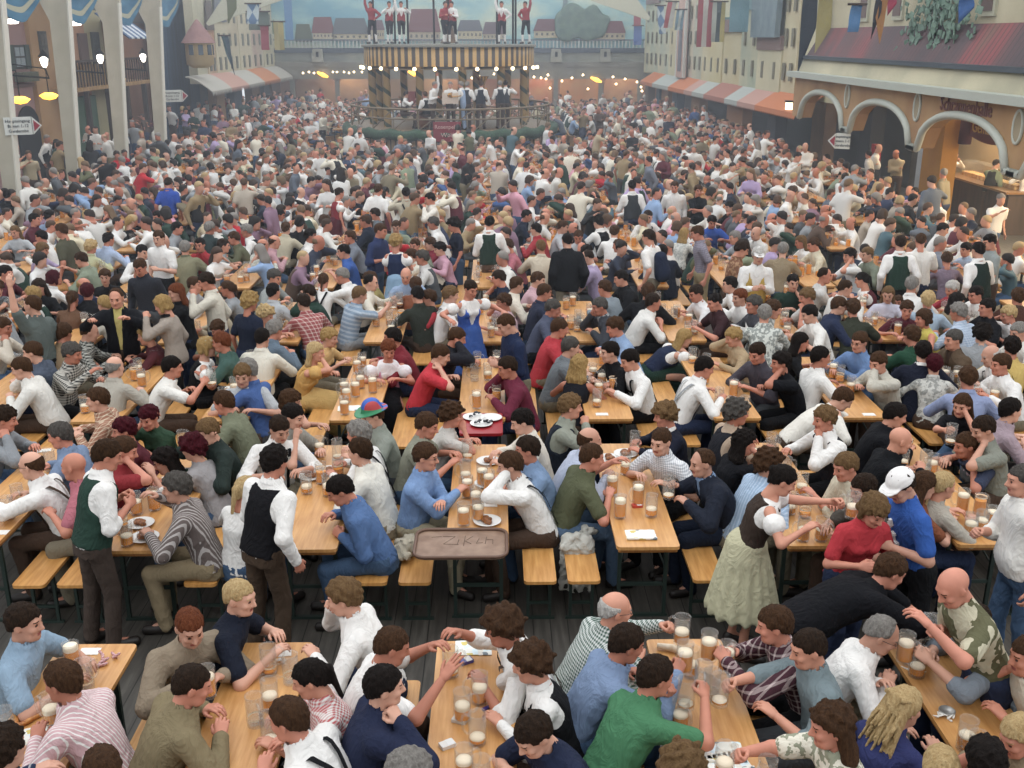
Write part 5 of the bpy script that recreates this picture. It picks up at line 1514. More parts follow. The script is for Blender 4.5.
# far crowd: low detail figures of many postures, each with its own colours, as one mesh
def archetype(p, kinds, h, hh):
    S = skeleton(p); out = []
    ks, hairk, fem, legk = kinds
    body = body_geo(S, h, hh, None, True); m = body[2]; out.append((body[0], body[1], 0))
    v, q, _ = hair_tpl(hairk, hh*1.25); out.append((xf(v, S.head), q, 1))
    sl = {'shirt': 'long', 'tee': 'short', 'vest': 'long'}[ks]
    v, q, _ = shirt_geo(S, h, sl, .006, -.06, False); out.append((v, q, 2))
    if ks == 'vest': v, q, _ = vest_geo(S, h*.9); out.append((v, q, 3))
    if legk: v, q, _ = skirt_geo(S, h*1.2)
    else: v, q, _ = legs_geo(S, h*(1.9 if S.sit else 1.3))
    out.append((v, q, 4))
    V = np.concatenate([a[0] for a in out]); o = 0; Q = []; C = []
    for v, q, c in out: Q.append(q+o); o += len(v); C.append(np.full(len(v), c))
    return V, np.concatenate(Q), np.concatenate(C)
def archset(h, n, hh):
    A = []; rn = random.Random(2)
    for i in range(n):
        sit = 1 if i < n*.72 else 0; fem = 1 if i % 4 == 3 else 0
        arms = rn.choice(['TT', 'TM', 'FT', 'XX', 'CT', 'TG', 'TT', 'NT']) if sit else rn.choice(['DD', 'BB', 'DB', 'YY', 'DG', 'CD'])
        p = dict(sit=sit, fem=fem, lean=rn.uniform(4, 24) if sit else rn.uniform(0, 8), hyaw=rn.uniform(-35, 35), hpitch=rn.uniform(0, 22), twist=rn.uniform(-10, 10), belly=rn.choice((0, .02)), armL=arm(arms[0], -1, sit), armR=arm(arms[1], 1, sit))
        hk = rn.choice(['long', 'bob', 'full']) if fem else rn.choice(['short', 'full', 'short', 'ring', 'buzz'])
        A.append((sit, archetype(p, (rn.choice(['shirt', 'shirt', 'tee', 'vest']), hk, fem, 0), h, hh)))
    return A
def lin(c): return srgb(FAB.get(c, c))[:3]
def build_crowd(name, lst, arch, label):
    V, Q, C = [], [], []; o = 0
    SK = [lin(c) for c in SKIN]; sits = [a for s, a in arch if s]; stands = [a for s, a in arch if not s]
    hc_ = [lin(c) for c in ['1d1612', '2a2019', '3a2b20', '4c3828', '6b5640', '7d7872', 'a8906a', '18120f']]
    for (y, x, s) in lst:
        rn = random.Random(int(x*991)+int(y*7013)); a = rn.choice(sits if s else stands)
        f = rad(-((90 if s < 0 else 270)+rn.uniform(-28, 28))) if s else rn.uniform(0, 6.28)
        k = rn.uniform(.94, 1.05); c, d = math.cos(f)*k, math.sin(f)*k; v = a[0]
        P = np.empty_like(v); P[:, 0] = v[:, 0]*c-v[:, 1]*d+x; P[:, 1] = v[:, 0]*d+v[:, 1]*c+y; P[:, 2] = v[:, 2]*k
        wh = rn.random() < .46
        top = lin(rn.choice(WHITES)) if wh else lin(rn.choice(COLS)); vest = lin(rn.choice(['black', 'dgreen', 'brown', 'navy', 'maroon'])); leg = lin(rn.choice(['denim', 'dblue', 'black', 'khaki', 'dgrey', 'brown']))
        pal = np.array([rn.choice(SK), rn.choice(hc_), top, vest, leg], F)
        V.append(P); Q.append(a[1]+o); C.append(pal[a[2]]); o += len(P)
    if not V: return
    V, Q, C = np.concatenate(V), np.concatenate(Q), np.concatenate(C)
    me = quad_mesh(name, V, Q); at = me.attributes.new('own_colour', 'FLOAT_COLOR', 'POINT')
    at.data.foreach_set('color', np.concatenate([C, np.ones((len(C), 1), F)], 1).astype(F).ravel())
    k = ('p', 'crowdmat')
    if k not in MATS:
        t = NT('crowd_cloth_and_skin'); a = t.n('ShaderNodeAttribute', attribute_name='own_colour'); t.l(a.outputs['Color'], t.b.inputs['Base Color']); t.b.inputs['Roughness'].default_value = .85; MATS[k] = t.m
    me.materials.append(MATS[k]); link(name, me, label=label, cat='people', kind='stuff'); print(name, len(lst), len(Q))
build_crowd('crowd', [q for q in rest if q[0] < 34], archset(.045, 22, .027), 'dense crowd of seated and standing guests filling the middle of the hall')
build_crowd('far_crowd', [q for q in rest if q[0] >= 34], archset(.066, 18, .038), 'dense crowd of guests around the bandstand and before the back wall')

# ------------------------------------------------------------------ labels of the people: what they wear, and where they sit
seats = {}
for q in PENDING:
    root = q[0]; x, y = root.location.x, root.location.y; t, s = seat_of(x, y); stand = q[7] or abs(x-t[0]) > .95
    seats.setdefault((t, s, bool(stand)), []).append((y, root, q))
USED = {}
for (t, s, stand), L in seats.items():
    L.sort(key=lambda e: e[0])
    for i, (y, root, q) in enumerate(L):
        _, kind, c, c2, hair, hat, fem, st, own = q
        if own: lb = fixlabel(own)
        else:
            side = 'pillar' if s < 0 else 'arcade'; row = ROWN[t[2]].replace(' row', '-row'); tn = f"{row} table {ORD[t[3]]} from pillars"
            top = topname(kind, c, c2); hn = hairname(hair, hat); who = FEMN[bool(fem)]
            lb = f"{hn} {who}, {top}, {'standing' if stand else ORD[i]} on {side}-side {'of' if stand else 'bench,'} {tn}"
            for a, b_ in ((' with black suspenders', ' and suspenders'), ('light brown-haired', 'brown-haired'), ('sleeveless top', 'top')):
                if len(lb.replace('-', '-').split()) > 15: lb = lb.replace(a, b_)
            if len(lb.split()) > 16: lb = lb.replace(hn+' ', '', 1)
            if len(lb.split()) > 16: lb = lb.replace('light ', '').replace('patterned ', '').replace('dark ', '')
        if lb in USED: lb = lb.replace('standing', 'standing farther back') if stand else lb+' too'
        USED[lb] = 1; root['label'] = lb

# ------------------------------------------------------------------ mugs held in hands, then those along the other tables
for gx, gy, bz, hd, fl, root in HELD:
    for a_ in HAND[:]:
        if math.hypot(a_[0]-gx, a_[1]-gy) < .12: gx += .03; break
    HAND.append((gx, gy)); lb = f"{fillword(fl)} mug in the hand of the {root['label']}"; lb = ' '.join(lb.split()[:16]).rstrip(',')
    if lb.split()[-1] in ('in', 'the', 'of', 'on', 'with', 'his', 'her', 'and', 'a', 'from', 'at', 'up'): lb = ' '.join(lb.split()[:-1])
    mug(gx, gy, fl, .5, lb, f"held mugs, {uniq(lb)}" if False else 'beer mugs held in hands', z=bz-.001, rz=hd)
MG = MB(); far_spots = []; rm = random.Random(33)
for t in TAB:
    if t[2] == 0: n = 3
    elif t[2] == 1: n = 4
    else: n = 9
    for i in range(n):
        x, y = t[0]+rm.uniform(-.19, .19), t[1]+rm.uniform(.12, 2.08)
        if any(abs(x-a)+abs(y-b) < .15 for a, b in HAND): continue
        px, py = proj(x, y, .88)
        if px < 0 or px > 1024 or py > 768: continue
        HAND.append((x, y)); f = rm.choice([.9, .8, .7, .6, .5, .4, .3, .1, .03]); 
        if NMUG < 300: mug(x, y, f, rm.choice([.1, .3, .6, .8]), f"{fillword(f)} glass beer mug on the {tname(t)}", f"{fillword(f)} mugs, {tname(t)}")
        else: far_spots.append((x, y, f))
me = {}
for nm, m, pick in (('far_mugs', GLASS, 0), ('far_beer', BEER, 1)):
    b = MB()
    for x, y, f in far_spots:
        if pick == 0: b.lathe([(.05, .78), (.052, .98)], 7, (x, y, 0), cap=False); b.box((x+.07, y, .88), (.03, .015, .1))
        elif f > .15: b.lathe([(.046, .79), (.046, .79+.17*f)], 7, (x, y, 0))
    b.obj(nm, m, kind='stuff', label='glass beer mugs crowding the far tables' if pick == 0 else 'beer in the mugs on the far tables', cat='beer mug')
# ------------------------------------------------------------------ the hall around the tables
def plaster(name, a, b, sc=.8): return noisy(name, a, b, sc, .9, 0, 'Object', (1, 1, 1), 5)
def wbox(b, x0, x1, y0, y1, z0, z1, m=0): b.box(((x0+x1)/2, (y0+y1)/2, (z0+z1)/2), (abs(x1-x0), abs(y1-y0), abs(z1-z0)), m); return b
GLOW = mat('warm_lamp', 'fff2d8', emit='ffe2b0', es=6); WHITEL = mat('white_lamp', 'ffffff', emit='fff6e6', es=9); AMBER = mat('amber_lamp', 'ffd27a', emit='ffb93c', es=4)
DARKW = noisy('dark_timber', '2c2119', '47362a', 6, .8, 0, 'Object', (1, 1, .2)); TIMB = noisy('honey_timber', '8a6a44', 'b08c5c', 5, .7, 0, 'Object', (1, 1, .2))
BLK = mat('dark_void', '1b1d20', .9)
def text(s, size, m, M, parent, name='lettering', depth=.01, sx=1.):
    c = bpy.data.curves.new(name+'_curve', 'FONT'); c.body = s; c.size = size; c.align_x = 'CENTER'; c.align_y = 'CENTER'; c.extrude = depth; c.resolution_u = 2; c.materials.append(m)
    q_ = bpy.data.objects.new('tmp', c); COL.objects.link(q_); me = bpy.data.meshes.new_from_object(q_.evaluated_get(bpy.context.evaluated_depsgraph_get())); bpy.data.objects.remove(q_); me.name = name
    o = bpy.data.objects.new(name, me); COL.objects.link(o); o.parent = parent; o.matrix_local = M@Matrix.Diagonal((sx, 1, 1, 1)); return o
def face(n, loc):
    """matrix of something flat at loc whose front looks along n (horizontal)"""
    n = Vector(n).normalized(); x = Vector((0, 0, 1)).cross(n); return Matrix(((x.x, 0, n.x, loc[0]), (x.y, 0, n.y, loc[1]), (0, 1, 0, loc[2]), (0, 0, 0, 1)))
# ---- back wall: low dark arcade, ledge, stone balcony, painted sky and town
YB = 66.
b = MB(); x0, zt = onY(YB, 250, 20); x1, _ = onY(YB, 680, 20)
sky = NT('painted_sky'); v = sky.coord('Object', (.5, 1, 1.2)); f = sky.noise(v, .34, 6, .6)
sky.l(sky.ramp(f, [(.36, '6fa0b0'), (.47, '98bcbc'), (.56, 'bccbbb'), (.68, 'd8dcc6')]), sky.b.inputs['Base Color']); sky.b.inputs['Roughness'].default_value = .95
wbox(b, -15, 12.5, YB+.4, YB+.8, 2.6, 11).obj('wall_back', sky.m, kind='structure')
z_ = lambda py: onY(YB, 460, py)[1]
b = MB(); wbox(b, -15, 12.5, YB, YB+.5, z_(67), z_(62)); wbox(b, -15, 12.5, YB+.05, YB+.45, z_(79), z_(67))
b.obj('trim_1', plaster('ledge_plaster', '6f6d66', '8b8779'), kind='structure')
wbox(MB(), -15, 12.5, YB+.2, YB+.5, z_(62), z_(48)).obj('trim_2', noisy('grey_stone', '6c716d', '949484', .7, .9, detail=6), kind='structure')
wbox(MB(), -15, 12.5, YB+3, YB+3.2, 0, 3.6).obj('wall_arcade', noisy('brown_panelling', '6b5040', '94705a', .5, .9, detail=5), kind='structure')
rl = thing('balcony_railing', 'low white baluster railing on the stone balcony along the back wall', 'railing', (0, YB+.2, z_(48)))
wbox(MB(), -13.5, 11, -.04, .04, .42, .50).obj('top_rail', mat('rail_grey', '55606a'), rl)
b = MB(); x = -13.4
while x < 10.9: b.box((x, 0, .21), (.07, .06, .42)); x += .22
b.obj('baluster_row', mat('baluster_white', 'b9bdb6'), rl)['kind'] = 'stuff'
b = MB(); wbox(b, -13.5, 11, -.1, .1, -.28, 0); b.obj('dark_beam', mat('beam_dark', '3c4650'), rl)
for i, px in enumerate((318, 448, 556, 605)):
    x, _ = onY(YB, px, 60); t = thing('stone_watch_post', f'grey stone watch post under the back railing, {ORD[i]} from the pillars', 'stone post', (x, YB+.12, z_(62)), 0, 'watch posts along the back balcony')
    b = MB(); b.prism([(-.35, 0, 0), (.35, 0, 0), (.28, 0, z_(49)-z_(62)), (-.28, 0, z_(49)-z_(62))], (0, -.3, 0)); b.obj('post', plaster('post_stone', '84857c', 'a4a293'), t); b = MB(); b.box((0, -.3, .45), (.16, .05, .3)); b.obj('slit_window', BLK, t)
for i, px in enumerate((292, 337, 372, 460, 556, 601, 640)):
    x, _ = onY(YB, px, 90); wbox(MB(), x-.13, x+.13, YB+.1, YB+.35, 0, z_(79)).obj('arcade_post', plaster('post_grey', '6f6d66', '8b8779'), label=f'grey post of the back arcade, {ORD[i]} from the pillars', cat='post', group='posts of the back arcade')
for i, (px0, px1, c) in enumerate(((296, 336, '8c6a5a'), (340, 370, '80695c'), (375, 450, '8f7662'), (466, 552, '9a5a44'), (560, 598, 'b0764a'), (604, 638, '846350'))):
    xa, _ = onY(YB+2.8, px0, 90); xb, _ = onY(YB+2.8, px1, 90); b = MB(); n = 12; pts = [(xa, YB+2.9, 0)]
    pts += [(xa+(xb-xa)*(k/n), YB+2.9, 1.9+.75*math.sin(math.pi*k/n)) for k in range(n+1)]+[(xb, YB+2.9, 0)]
    b.prism(pts, (0, -.12, 0)).obj('painted_arch_panel', noisy('arch_panel_'+c, c, 'a08468', .9, .9), label=f'warm arched panel at the back of the arcade, {ORD[i]} from the pillars', cat='wall panel', group='arched panels of the back arcade')
# painted town above the balcony: each house stands a little in front of the sky
def house(px0, px1, pyb, pye, pyr, roofc, wallc, nm, Y=YB+.35, gable=False, win=5, kind='house'):
    xa, zb = onY(Y, px0, pyb); xb, ze = onY(Y, px1, pye); zr = onY(Y, px0, pyr)[1]; t = thing('painted_'+kind, nm, 'painted house', (xa, Y, zb)); W = xb-xa; H = ze-zb; RR = zr-zb
    wbox(MB(), 0, W, -.06, 0, 0, H).obj('wall', mat('pw_'+wallc, wallc, .95), t)
    b = MB(); s = W*.06
    b.prism([(-.05, 0, H), (W+.05, 0, H), (W-(W/2 if gable else s*1.8), 0, RR), ((W/2 if gable else s*1.8), 0, RR)], (0, -.1, 0)); b.obj('roof', noisy('pr_'+roofc, roofc, roofc, 3, .95), t)
    for k in range(win):
        for zz in ((H*.55,) if H < .9 else (H*.3, H*.7)):
            f = MB().box((W*(k+.5)/win, -.065, zz), (min(.16, W/win*.4), .02, min(.3, H*.35))).obj('window', mat('painted_window', '4e5048'), t)
    return t
for a in ((296, 312, 42, 39, 24, '57604f', '5f6a58', 'dark painted tree mass at the pillar end of the town', 0, 'tree'),
          (313, 334, 39, 33, 17, '744a4c', 'b5ab93', 'red-roofed painted house, first in the painted town'), (333, 369, 40, 34, 18, '5a5f63', 'b1a78c', 'long grey-roofed painted house behind the first figures'),
          (370, 384, 40, 30, 20, '6a5358', 'a99f88', 'small brown-roofed painted house between the first and second figure'), (409, 440, 41, 32, 9, '70494a', 'a79c86', 'large red gabled painted church house behind the bandstand'),
          (458, 482, 39, 31, 20, '5f6268', 'b3aa8d', 'grey-roofed painted house with bright gable windows'), (483, 505, 40, 34, 22, '64555a', 'a9a08a', 'low brown painted house near the middle figures'),
          (534, 566, 38, 31, 19, '6b4a4e', 'b3a98c', 'long red-roofed painted house on the arcade side of the bandstand'), (594, 625, 40, 33, 21, '70464a', 'b0a286', 'red-roofed painted house beside the far railing lamp')):
    house(*a[:8], win=a[8] if len(a) > 8 else 6, kind=a[9] if len(a) > 9 else 'house')
x, z = onY(YB+.34, 582, 38); f = Field((-2.2, -.12, -.4), (2.2, .12, 2.6), .07); rr = random.Random(5)
for i in range(16): f.ell((rr.uniform(-1.3, 1.3), 0, rr.uniform(.2, 1.5)), (rr.uniform(.3, .6), .09, rr.uniform(.3, .5)), .1)
vv, qq = f.mesh(); me = quad_mesh('painted_tree', vv, qq); me.materials.append(noisy('painted_leaves', '48605a', '64796a', 3)); link('painted_tree', me, None, (x, YB+.16, z), 0, 'broad grey-green painted tree in the middle of the painted town', 'painted tree')
x, z = onY(YB+.34, 565, 22); b = MB(); b.prism([(-.25, 0, 0), (.25, 0, 0), (.12, 0, 1.3), (0, 0, 2.1), (-.12, 0, 1.3)], (0, -.08, 0)); b.obj('painted_spire', mat('spire_grey', '6c7f82'), loc=(x, YB+.36, z), label='thin grey painted church spire above the roofs', cat='painted tower')
# ---- strings of bulbs and glowing lamps under the back ledge
BULBM = MB().lathe([(0, -.07), (.05, -.05), (.07, 0), (.05, .05), (0, .07)], 8).mesh('light_bulb', [GLOW])
def bulbs(pts, label, group, sc=1.):
    for (px, py) in pts:
        x, z = onY(YB-.4, px, py); o = link('light_bulb', BULBM, None, (x, YB-.4, z), 0, label, 'light bulb', group); o.scale = (sc,)*3
bulbs([(303, 73), (309, 72), (314, 73), (333, 72), (337, 72), (344, 72), (349, 73), (354, 72), (362, 72)], 'small round bulb on the string before the first back arches', 'bulbs on the pillar-side string', .9)
bulbs([(472, 78), (479, 76), (494, 74), (509, 77), (523, 75), (534, 77), (541, 78), (546, 79), (548, 75), (550, 88), (562, 81), (572, 78), (583, 75), (588, 89)], 'small round bulb on the string behind the bandstand', 'bulbs behind the bandstand')
bulbs([(613, 77), (616, 84), (625, 79), (637, 82), (641, 87), (642, 91)], 'small round bulb on the string by the last back arch', 'bulbs by the arcade corner')
for i, (px, py) in enumerate(((322, 75), (413, 74), (596, 80))):
    x, z = onY(YB-.2, px, py); t = thing('heat_lamp', f'glowing orange lamp under the back ledge, {ORD[i]} from the pillars', 'lamp', (x, YB+.1, z))
    MB().tube([(-.3, -.1, .14), (.05, -.2, .0), (.35, -.25, -.12)], [.06, .13, .05], 8).obj('lamp_glow', AMBER, t); MB().tube([(-.3, .1, .4), (-.3, 0, .12)], .02, 5).obj('bracket', BLK, t)

# ---- arcade on the right: sheet with three arches hung before the food hall
XR = 9.25
def rz(px, py): y, z = onX(XR, px, py); return y, z
def arch(pl, pr, ptop, pfl, pfr):
    yl, _ = onX(XR, pl, ptop); yr, _ = onX(XR, pr, ptop); zt = onX(XR, (pl+pr)/2, ptop)[1]; return yl, yr, zt
AP = [(799, 842, 820, 92), (850, 911, 878, 102), (920, 1012, 958, 115)]
ARCH = [(onX(XR, a_, 130)[0], onX(XR, b_, 140)[0], onX(XR, c_, d_)[1]) for a_, b_, c_, d_ in AP]
ztop = 3.5; zf = onX(XR, 1008, 172)[1]
YE = onX(XR, 795, 80)[0]; YS = 12.0
b = MB(); prev = YE
for (ya, yb, zt) in ARCH+[(ARCH[2][1]-.6, 12.6, ARCH[2][2])]:
    n = 14; ym = (ya+yb)/2; hw = (ya-yb)/2; zs = zf+.0
    wbox(b, XR, XR+.35, ya, prev, zf, ztop)
    pts = [(ya+(yb-ya)*k/n, zs+(zt-zs)*(1-abs(2*k/n-1)**2.3)**.5) for k in range(n+1)]
    for (p, q) in zip(pts, pts[1:]): b.prism([(XR, p[0], p[1]), (XR, q[0], q[1]), (XR, q[0], ztop), (XR, p[0], ztop)], (.35, 0, 0))
    prev = yb
wbox(b, XR, XR+.35, YS, prev, zf, ztop)
ORW = noisy('ochre_plaster', '8f6c4a', 'ab8a62', .9, .9, detail=6)
b.obj('wall_right', ORW, kind='structure')
AW = mat('pale_arch_trim', 'b3b8ae', .8)
for i, (ya, yb, zt) in enumerate(ARCH+[(ARCH[2][1]-.6, 12.6, ARCH[2][2])]):
    n = 20; pts = [(XR-.03, ya, zf)]+[(XR-.03, ya+(yb-ya)*k/n, zf+(zt-zf)*(1-abs(2*k/n-1)**2.3)**.5) for k in range(n+1)]+[(XR-.03, yb, zf)]
    MB().tube([(XR-.03, ya+.45 if i else ya, zf)]+pts+[(XR-.03, yb-.45, zf)], .085, 6).obj('trim_%d' % (3+i), AW, kind='structure')
# ledge, tile band, railing above the arcade
wbox(MB(), XR-.28, XR+.5, YS, YE, 3.46, 3.62).obj('trim_7', mat('ledge_pale', 'a5aaa0', .8), kind='structure')
b = MB(); b.prism([(XR+.02, YE, 3.62), (XR+.5, YE, 3.62), (XR+.5, YE, 4.02), (XR+.22, YE, 4.02)], (0, YS-YE, 0)); b.obj('trim_8', plaster('stained_cream', '8d8a76', 'b4ad92', .6), kind='structure')
wbox(MB(), XR+.10, XR+.34, YS, YE, 3.98, 4.08).obj('trim_9', mat('blue_black_strip', '39424a', .6), kind='structure')
t = NT('faded_roof_tiles'); v = t.coord(); o_ = t.xyz(v); f = t.noise(t.coord('Object', (.3, .5, .05)), 1.2, 4, .6); c = t.ramp(f, [(.35, '4f4447'), (.5, '63494a'), (.62, '83484a'), (.75, '6b5a4e')])
t.l(t.mix(t.math('GREATER_THAN', t.math('FRACT', t.math('MULTIPLY', o_[1], 5)), .85), c, srgb('453c3e')), t.b.inputs['Base Color']); t.b.inputs['Roughness'].default_value = .9
b = MB(); b.prism([(XR+.30, YE, 4.08), (XR+.5, YE, 4.08), (XR+.95, YE, 4.86), (XR+.75, YE, 4.86)], (0, YS-YE, 0)); b.obj('roof_band', t.m, kind='structure')
wbox(MB(), XR+.8, XR+1.1, YS, YE, 4.8, 8.5).obj('wall_upper', plaster('upper_cream', '9b947c', 'bbb499', .5), kind='structure')
for i in range(7):
    y = 29.8-i*2.5; tt = thing('tall_window', f'tall dark shuttered window above the tiled band, {ORD[i]} from the far end', 'window', (XR+.8, y, 5.05), 0, 'windows above the tiled band')
    MB().box((-.03, 0, .9), (.06, .7, 1.9)).obj('window_frame', mat('frame_pale', 'a8a894'), tt); MB().box((-.06, 0, .9), (.04, .5, 1.7)).obj('shutter', mat('shutter_dark', '525a62' if i % 2 else '5f4f4a'), tt)
# painted medallions and lettering
for i, (px, py) in enumerate(((848, 96), (918, 107), (1019, 127))):
    y, z = onX(XR, px, py); tt = thing('oval_medallion', f'pale oval plaster ring between the arches, {ORD[i]} from the far end', 'medallion', (XR-.02, y, z), 0, 'plaster medallions between the arches')
    MB().tube([(0, .17*math.cos(a), .29*math.sin(a)) for a in np.linspace(0, 6.283, 21)], .03, 5, cap=False).obj('ring', AW, tt); f = MB(); f.prism([(.01, .14*math.cos(a), .26*math.sin(a)) for a in np.linspace(0, 6.283, 17)[:-1]], (-.02, 0, 0)); f.obj('inner_plaster', plaster('medallion_inner', '8a8068', '9c9078'), tt)
y0, z0 = onX(XR, 932, 104); y1, z1 = onX(XR, 1004, 119); tt = thing('hall_name_lettering', 'dark red old-style lettering Schrannenhalle painted over the last arch', 'lettering', (XR-.02, (y0+y1)/2, (z0+z1)/2+.075))
text('Schrannenhalle', .40, mat('lettering_red', '70473f'), face((-1, 0, 0), (0, 0, 0)), tt, 'painted_letters', sx=abs(y0-y1)/3.35)
# food hall behind the arches
wbox(MB(), 14.2, 14.5, YS, 34, 0, 5).obj('wall_food_hall', plaster('warm_cream', 'a98c66', 'cbb086', .5), kind='structure')
wbox(MB(), XR+.4, 14.3, YS, 34, 3.4, 3.5).obj('ceiling', mat('dark_ceiling', '4d4640'), kind='structure')
def px_on(X, a, b_, zt, zb=0):
    """y-span on the plane X seen between two picture columns"""
    ya, _ = onX(X, a, 150); yb, _ = onX(X, b_, 150); return min(ya, yb), max(ya, yb)
OCH = noisy('yellow_ochre_paint', 'a8742c', 'be8836', 1.2, .7)
for nm, X, a, b_, m, lb in (('hall_post', 11.6, 918, 948, OCH, 'broad yellow ochre square post behind the last arch'), ('hall_post', 11.6, 806, 826, noisy('brown_paint', '6c5038', '80603f', 1.5), 'brown square post behind the first arch'), ('hall_post', 11.6, 855, 872, mat('blue_black_paint', '272c33'), 'blue-black square post behind the second arch')):
    ya, yb = px_on(X, a, b_, 0); ym = (ya+yb)/2; wbox(MB(), X, X+.42, ym-(yb-ya)*.32, ym+(yb-ya)*.32, 0, 3.39).obj(nm, m, label=lb, cat='post')
def slab(nm, X, a, b_, z0, z1, m, lb, cat, d=.1):
    ya, yb = px_on(X, a, b_, 0); wbox(MB(), X, X+d, ya, yb, z0, z1).obj(nm, m, label=lb, cat=cat)
slab('wall_canopy_sheet', 13.8, 874, 914, 2.1, 3.2, mat('cream_sheet', 'cdb892'), 'cream sheet hanging behind the second arch', 'sheet')
slab('menu_board', 13.9, 878, 896, 1.5, 2.0, mat('board_black', '2b2925'), 'black framed board behind the second arch', 'board')
# counter with brass and glass display
ya, yb = px_on(12.6, 955, 1024, 0); ct = thing('food_counter', 'dark wooden food counter with glass display behind the last arch', 'counter', (12.4, (ya+yb)/2, 0)); L = yb-ya
MB().box((.3, 0, .5), (.6, L, 1.0)).obj('counter_body', DARKW, ct); MB().box((.28, 0, 1.02), (.75, L+.1, .05)).obj('counter_top', mat('counter_top', '7a5a3a', .3), ct); MB().box((.45, 0, 1.25), (.35, L*.8, .4)).obj('display_glass', GLASS, ct)
wbox(MB(), .3, .6, -L*.4, L*.4, 1.05, 1.15).obj('food_display', noisy('food_display_mix', 'a86c30', 'e0c890', 9), ct)
for i in range(5):
    MB().lathe([(.0, .0), (.10, .0), (.11, .18), (.10, .2), (0, .2)], 12).obj('steel_pot', mat('steel3', 'b8b4a8', .25, 1), loc=(13.4, (ya+yb)/2-1.2+.55*i, 1.06), label='steel pot standing on the kitchen shelf behind the counter', cat='pot', group='steel pots behind the counter')
wbox(MB(), 13.2, 13.6, ya-.5, yb+.5, .95, 1.05).obj('kitchen_shelf', DARKW, label='wooden kitchen shelf carrying the steel pots', cat='shelf')
# red shop sign and lamps
y0, z0 = onX(12.0, 990, 133); sg = thing('shop_sign', 'curved dark red shop sign with yellow lettering inside the last arch', 'sign', (12.0, y0, z0+.05)); b = MB(); n = 12
b.prism([(0, 1.1-2.2*k/n, .30-.10*(2*k/n-1)**2) for k in range(n+1)]+[(0, 1.1-2.2*k/n, -.20-.12*math.sin(k/n*math.pi)) for k in range(n, -1, -1)], (.06, 0, 0)); b.obj('sign_board', mat('sign_dark_red', '6e2328'), sg)
text('Gemandl C', .42, mat('sign_yellow', 'c99a55'), face((-1, 0, 0), (-.02, 0, .03)), sg, 'sign_letters')
y0, z0 = onX(12.0, 966, 132); MB().lathe([(0, -.3), (.16, -.3), (.16, .3), (0, .3)], 12).obj('drum_sign', mat('drum_plum', '4c2636'), loc=(12.0, y0, z0), label='dark plum drum hanging beside the red shop sign', cat='hanging drum')
y0, z0 = onX(11.0, 864, 155); b = MB(); b.box((0, 0, .3), (.2, .3, .6)); b.obj('red_box', mat('box_red', 'a32c33'), loc=(11.35, y0, .98), label='small red box on the blue-black post behind the second arch', cat='box')
for i, (px, py) in enumerate(((789, 106), (800, 107))):
    y, z = onX(XR+.2, px, py); tt = thing('wall_lantern', f'glowing square wall lantern by the first arch, {ORD[i]} from the far end', 'lantern', (XR+.2, y, z)); MB().box((0, 0, 0), (.16, .26, .22)).obj('lantern_glass', GLOW, tt); MB().box((0, 0, .14), (.2, .32, .06)).obj('lantern_cap', BLK, tt)
# direction signs
def dsign(X, px, py, w, h, d, label, post):
    y, z = onX(X, px, py); s = thing('direction_sign', label, 'sign', (X, y, z)); n = (math.copysign(1, -X)*.55, -1, 0); M = face(n, (0, 0, 0)); b = MB(); b.M = M
    b.box((0, 0, 0), (w, h, .04)); b.obj('sign_board', mat('sign_white', 'c9ccc6'), s)
    b = MB(); b.M = M; b.prism([(d*w*.52, -h*.5, 0), (d*w*.52, h*.5, 0), (d*(w*.52+h*.5), 0, 0)], (0, 0, .05)); b.obj('arrow_border', mat('sign_white'[:10], 'c9ccc6'), s)
    b = MB(); b.M = M; b.prism([(d*w*.56, -h*.32, .03), (d*w*.56, h*.32, .03), (d*(w*.56+h*.33), 0, .03)], (0, 0, .04)); b.obj('arrow', mat('arrow_red', '8c2a38'), s)
    for i, tx in enumerate(('Haupteingang', 'Boxen 1-12', 'Garderobe')): text(tx, h*.24, mat('sign_ink', '3c4246'), M@Matrix.Translation((0, h*.28-h*.28*i, .025)), s, 'sign_line')
dsign(-11.6, 18, 126, .62, .42, 1, 'white direction sign with red arrow beside the nearest white pillar', 0)
dsign(-11.8, 172, 96, .68, .42, 1, 'white direction sign with red arrow beside the last white pillar', 0)
dsign(XR-.1, 843, 141, .36, .40, -1, 'white direction sign with red arrow between the first two arches', 0)

# ---- painted street on the right, beyond the arcade: from (10.6, 37) to (9.0, 65.6)
P0, P1 = Vector((10.7, YE, 0)), Vector((9.0, YB, 0)); DV = (P1-P0).normalized(); LN = (P1-P0).length; NV = Vector((-DV.y, DV.x, 0))   # NV looks into the hall
if NV.x > 0: NV = -NV
def onstreet(px, py, out=0.):
    d = ray(px, py); p0 = P0+NV*out; t = (p0.x*DV.y-p0.y*DV.x)/(d.x*DV.y-d.y*DV.x); p = Vector((0, 0, CAMZ))+d*t; return (p-P0).dot(DV), p.z
SF = Matrix(((DV.x, NV.x, 0, P0.x), (DV.y, NV.y, 0, P0.y), (0, 0, 1, 0), (0, 0, 0, 1)))    # local x along the street, y out of the wall, z up
ba = MB(); ba.M = SF; ba.box((LN/2, -.2, 5.6), (LN, .3, 6)); ba.obj('wall_street', plaster('street_cream', 'a6a58c', 'c0bc9e', .5), kind='structure')
ba = MB(); ba.M = SF; ba.box((LN/2, -2.6, 1.6), (LN, .2, 3.2)); ba.obj('wall_street_back', mat('street_dark', '34383e'), kind='structure')
